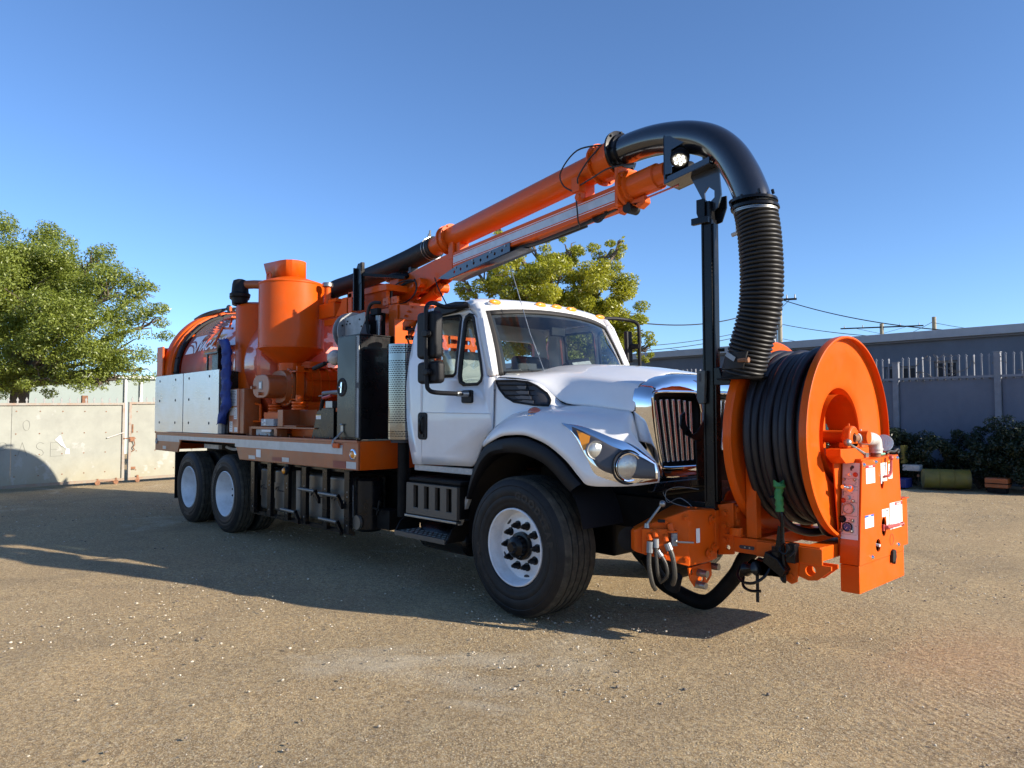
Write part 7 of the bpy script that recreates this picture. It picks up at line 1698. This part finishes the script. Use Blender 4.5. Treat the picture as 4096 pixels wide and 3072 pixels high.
kwx = dict(xp=2.2505)
label('danger_label', CB, -.02,.138,1.105,1.230, head='inkred', htext='DANGER', fig=True, lines=5, **kwx)
label('lever_label', CB, .245,.262,1.09,1.234, lines=0, **kwx)
label('lever_label', CB, .272,.36,1.105,1.235, lines=0, **kwx)
label('caution_label', CB, .388,.465,1.115,1.242, head='inkyel', htext='CAUTION', lines=7, **kwx)
tp('label_header', MB().box(2.2535,2.2537,.396,.457,1.155,1.172), M['inkred'], CB)
label('notice_label', CB, -.055,.098,.806,.893, head='inkblue', htext='NOTICE', lines=5, **kwx)
label('pump_label', CB, .25,.385,.855,.908, lines=0, **kwx); label('pump_label', CB, .332,.385,.785,.854, lines=0, **kwx)
for s_, y_, z_, h_ in (('OFF',.275,.885,.016),('PUMP',.345,.888,.016),('CONTROL',.335,.866,.013),('ON',.362,.79,.014),('UNLOAD',.305,1.21,.010),('0',.30,1.19,.016)):
    tp('label_print', text_mb(s_, lambda a,b: (2.2536,y_+a,z_+b), h_, bold=.0003), M['ink'], CB, smooth=False)
label('danger_label', CB, .400,.685-.04,.752,.940, lines=0, **kwx)
tp('label_header', MB().box(2.2525,2.2527,.50,.642,.915,.938), M['inkred'], CB)
tp('label_print', text_mb('DANGER', lambda a,b: (2.2537,.571+a,.919+b), .021, bold=.0006), M['sticker'], CB, smooth=False)
dl = MB()
for i in range(17): dl.box(2.2525,2.2527,.50,.50+rng_.uniform(.11,.135),.905-i*.0088,.9075-i*.0088)
for c_ in ((.448,.89),(.448,.81)):
    dl.tube([(2.2528,c_[0]+.026*math.cos(t)*(1+.3*math.sin(2*t)),c_[1]+.032*math.sin(t)) for t in [2*math.pi*k/24 for k in range(24)]], .0012, 4, True)
tp('label_print', dl, M['ink'], CB, smooth=False)
# instrument panel on the side facing the yard (slants with the box side)
def sp(x, z, o=0): 
    yy = lerp(-.159,-.078,(z-.572)/(1.255-.572)); return Vector((x,yy-.004-o,z))
tp('instrument_panel', MB().add([sp(2.124,.738),sp(2.236,.738),sp(2.236,1.248),sp(2.124,1.248),sp(2.124,.738,-.003),sp(2.236,.738,-.003),sp(2.236,1.248,-.003),sp(2.124,1.248,-.003)],[(0,1,2,3),(7,6,5,4),(0,4,5,1),(1,5,6,2),(2,6,7,3),(3,7,4,0)]), M['panelgrey'], CB, smooth=False)
ln = MB()
for z0, z1 in ((1.092,1.142),(.985,1.088),(.895,.981),(.770,.891)):
    q = [sp(x,z,.0005) for x,z in rrect(2.130,2.230,z0,z1,.004,2)]; ln.tube(q, .0007, 4, True)
for i in range(40):
    x = rng_.uniform(2.135,2.215); z = rng_.uniform(.78,1.17); w = rng_.uniform(.006,.016)
    ln.add([sp(x,z,.0006),sp(x+w,z,.0006),sp(x+w,z+.002,.0006),sp(x,z+.002,.0006)],[(0,1,2,3)])
em = [(2.172,1.215),(2.185,1.232),(2.198,1.228),(2.200,1.214),(2.186,1.206),(2.190,1.196),(2.176,1.196)]
ln.add([sp(x,z,.0006) for x,z in em],[tuple(range(7))])
tp('panel_print', ln, M['ink'], CB, smooth=False)
for s_, z_ in (('WATER SYSTEM',.935),('VACUUM SYSTEM',.83),('BOOM',1.04)):
    vs, fs = text_geo(s_, .009, bold=.0003); tp('panel_print', MB().add([sp(2.136-b,z_+a,.0006) for a,b in vs], fs), M['ink'], CB, smooth=False)
PN = Vector((0,-1,0))
def gauge(x, z, r, face, rim='steel'):
    g = tp('pressure_gauge', MB().lathe([(r*.86,.008),(r*.9,.014),(r,.014),(r*1.03,.008),(r*1.03,0)], sp(x,z), PN, 32), M[rim], CB)
    tp('gauge_face', MB().lathe([(0,.006),(r*.88,.006)], sp(x,z), PN, 32), face, CB)
    tk = MB()
    for k in range(9):
        a = R(-135+270*k/8); e = Vector((math.sin(a),0,math.cos(a))); tk.bar(sp(x,z,.0068)+e*r*.62, sp(x,z,.0068)+e*r*.8, .0015,.0004,up=(0,1,0))
    tk.bar(sp(x,z,.0072), sp(x,z,.0072)+Vector((-.4,0,-.5)).normalized()*r*.6, .0018,.0004,up=(0,1,0))
    tp('gauge_marks', tk, M['ink'] if rim == 'steel' else M['sticker'], CB)
gauge(2.170,.940,.036,mat('gauge_white',(.55,.50,.50),.4)); gauge(2.168,.820,.031,mat('gauge_blue',(.02,.07,.25),.35),'plastic')
def knob(x, z, r, h, m, name='toggle_switch'): tp(name, MB().lathe([(0,h),(r*.8,h),(r,h*.7),(r,.003),(r*1.4,.003),(r*1.4,0)], sp(x,z), PN, 18), M[m], CB)
knob(2.172,1.170,.006,.02,'chrome'); knob(2.210,1.170,.012,.008,'red','red_lamp'); knob(2.137,1.136,.008,.016,'steel'); knob(2.205,1.136,.008,.016,'steel')
knob(2.139,1.094,.008,.018,'steel'); knob(2.134,.993,.013,.01,'red','red_button'); knob(2.166,1.014,.013,.018,'whitepart','selector_knob'); knob(2.197,.993,.009,.016,'steel')
knob(2.132,.868,.018,.016,'plastic','throttle_knob'); knob(2.197,.863,.009,.016,'steel'); knob(2.115+.012,.793,.008,.018,'steel'); knob(2.193,.793,.010,.016,'steel'); 
tp('joystick', MB().lathe([(0,.02),(.022,.018),(.026,0)], sp(2.185,1.078), PN, 20).tube([sp(2.185,1.078,.01),sp(2.168,1.088,.055)],[.012,.016],12).tube([sp(2.168,1.088,.05),sp(2.160,1.092,.085)],.013,12), M['chrome'], CB)
# bits on top of the box
tp('box_top_bracket', MB().box(2.13,2.24,-.07,.02,1.262,1.275).prism([(.16,1.28),(.21,1.28),(.21,1.36),(.19,1.37),(.16,1.36)],'x',2.13,2.14), M['orange'], CB)
tp('ball_lever', MB().tube([(2.20,.10,1.30),(2.19,-.14,1.38)], [.013,.008], 8).sphere((2.19,-.16,1.388),.026,16).obox((2.20,.11,1.295),(.015,0,0),(0,.025,0),(0,0,.015)), M['steel'], CB)
tp('small_work_lamp', MB().lathe([(0,-.05),(.03,-.045),(.055,0),(.06,.01)], (2.15,.60,1.36), (.35,-.8,.25), 28), M['plastic'], CB)
tp('lamp_glass_ring', MB().lathe([(.056,.008),(.064,.012),(.064,.02),(.056,.022),(0,.016)], (2.15,.60,1.36), (.35,-.8,.25), 28), M['lamp'], CB)
tp('lamp_cable', MB().tube(smooth_path([(2.2,.50,1.29),(2.2,.56,1.305),(2.2,.66,1.30),(2.2,.72,1.315),(2.2,.75,1.30),(2.2,.72,1.285)],5), .010, 8), M['cable'], CB)
tp('green_buttons', MB().sphere((2.2,.40,1.288),.010,8).sphere((2.2,.42,1.289),.010,8).sphere((2.2,.44,1.290),.010,8).sphere((2.2,.46,1.290),.010,8), mat('green_button', (.1,.4,.25), .5), CB)

# ---------------------------------------------------------------- tidy up: loose pieces become parts of their own, tiny fixings are marked as stuff
STUFF = {'flange_bolts','cover_bolts','rivets','rail_brackets','hinge_knuckles','clamp_bolts','reel_bolts','box_bolts','gearbox_bolts','frame_bolts','guard_bolts','bolt_holes','pedestal_bolts',
         'tread_sipes','step_treads','deck_studs','label_print','panel_print','gauge_marks','scratched_letters','sidewall_lettering','lettering','emblem','hand_holes','grille_slats','filter_screen','green_buttons','work_light_bulbs',
         'branches','crown','foliage','stems','dry_creeper','hydraulic_cables','hydraulic_hoses','cast_lettering','lift_hoses','torn_paper','perforated_heat_shield','black_glass_border','windshield_frame'}
def base(n): return n.rsplit('.',1)[0] if n[-3:].isdigit() and '.' in n else n
def islands(me):
    par = list(range(len(me.vertices)))
    def find(a):
        while par[a] != a: par[a] = par[par[a]]; a = par[a]
        return a
    for e in me.edges:
        a, b = find(e.vertices[0]), find(e.vertices[1])
        if a != b: par[a] = b
    g = {}
    for p in me.polygons: g.setdefault(find(p.vertices[0]), []).append(p.index)
    return list(g.values())
for o in list(C.objects):
    if o.type != 'MESH' or o.get('kind'): continue
    b = base(o.name)
    if b in STUFF:
        if b not in ('crown','foliage','stems','branches','dry_creeper','lettering','emblem','perforated_heat_shield','windshield_frame'): o['kind'] = 'stuff'
        continue
    if o.data.users > 1 or len(o.data.polygons) > 9000 or o.parent is None: continue
    g = islands(o.data)
    if 1 < len(g) <= 12:
        me = o.data; smooth = True
        keep = None
        for k, faces in enumerate(sorted(g, key=lambda q: -len(q))):
            bm = bmesh.new(); bm.from_mesh(me); bm.faces.ensure_lookup_table(); s_ = set(faces)
            bmesh.ops.delete(bm, geom=[f for f in bm.faces if f.index not in s_], context='FACES')
            nm = me.copy(); bm.to_mesh(nm); bm.free()
            if k == 0: keep = nm
            else:
                c = o.copy(); c.data = nm; C.objects.link(c); c.parent = o.parent
        o.data = keep
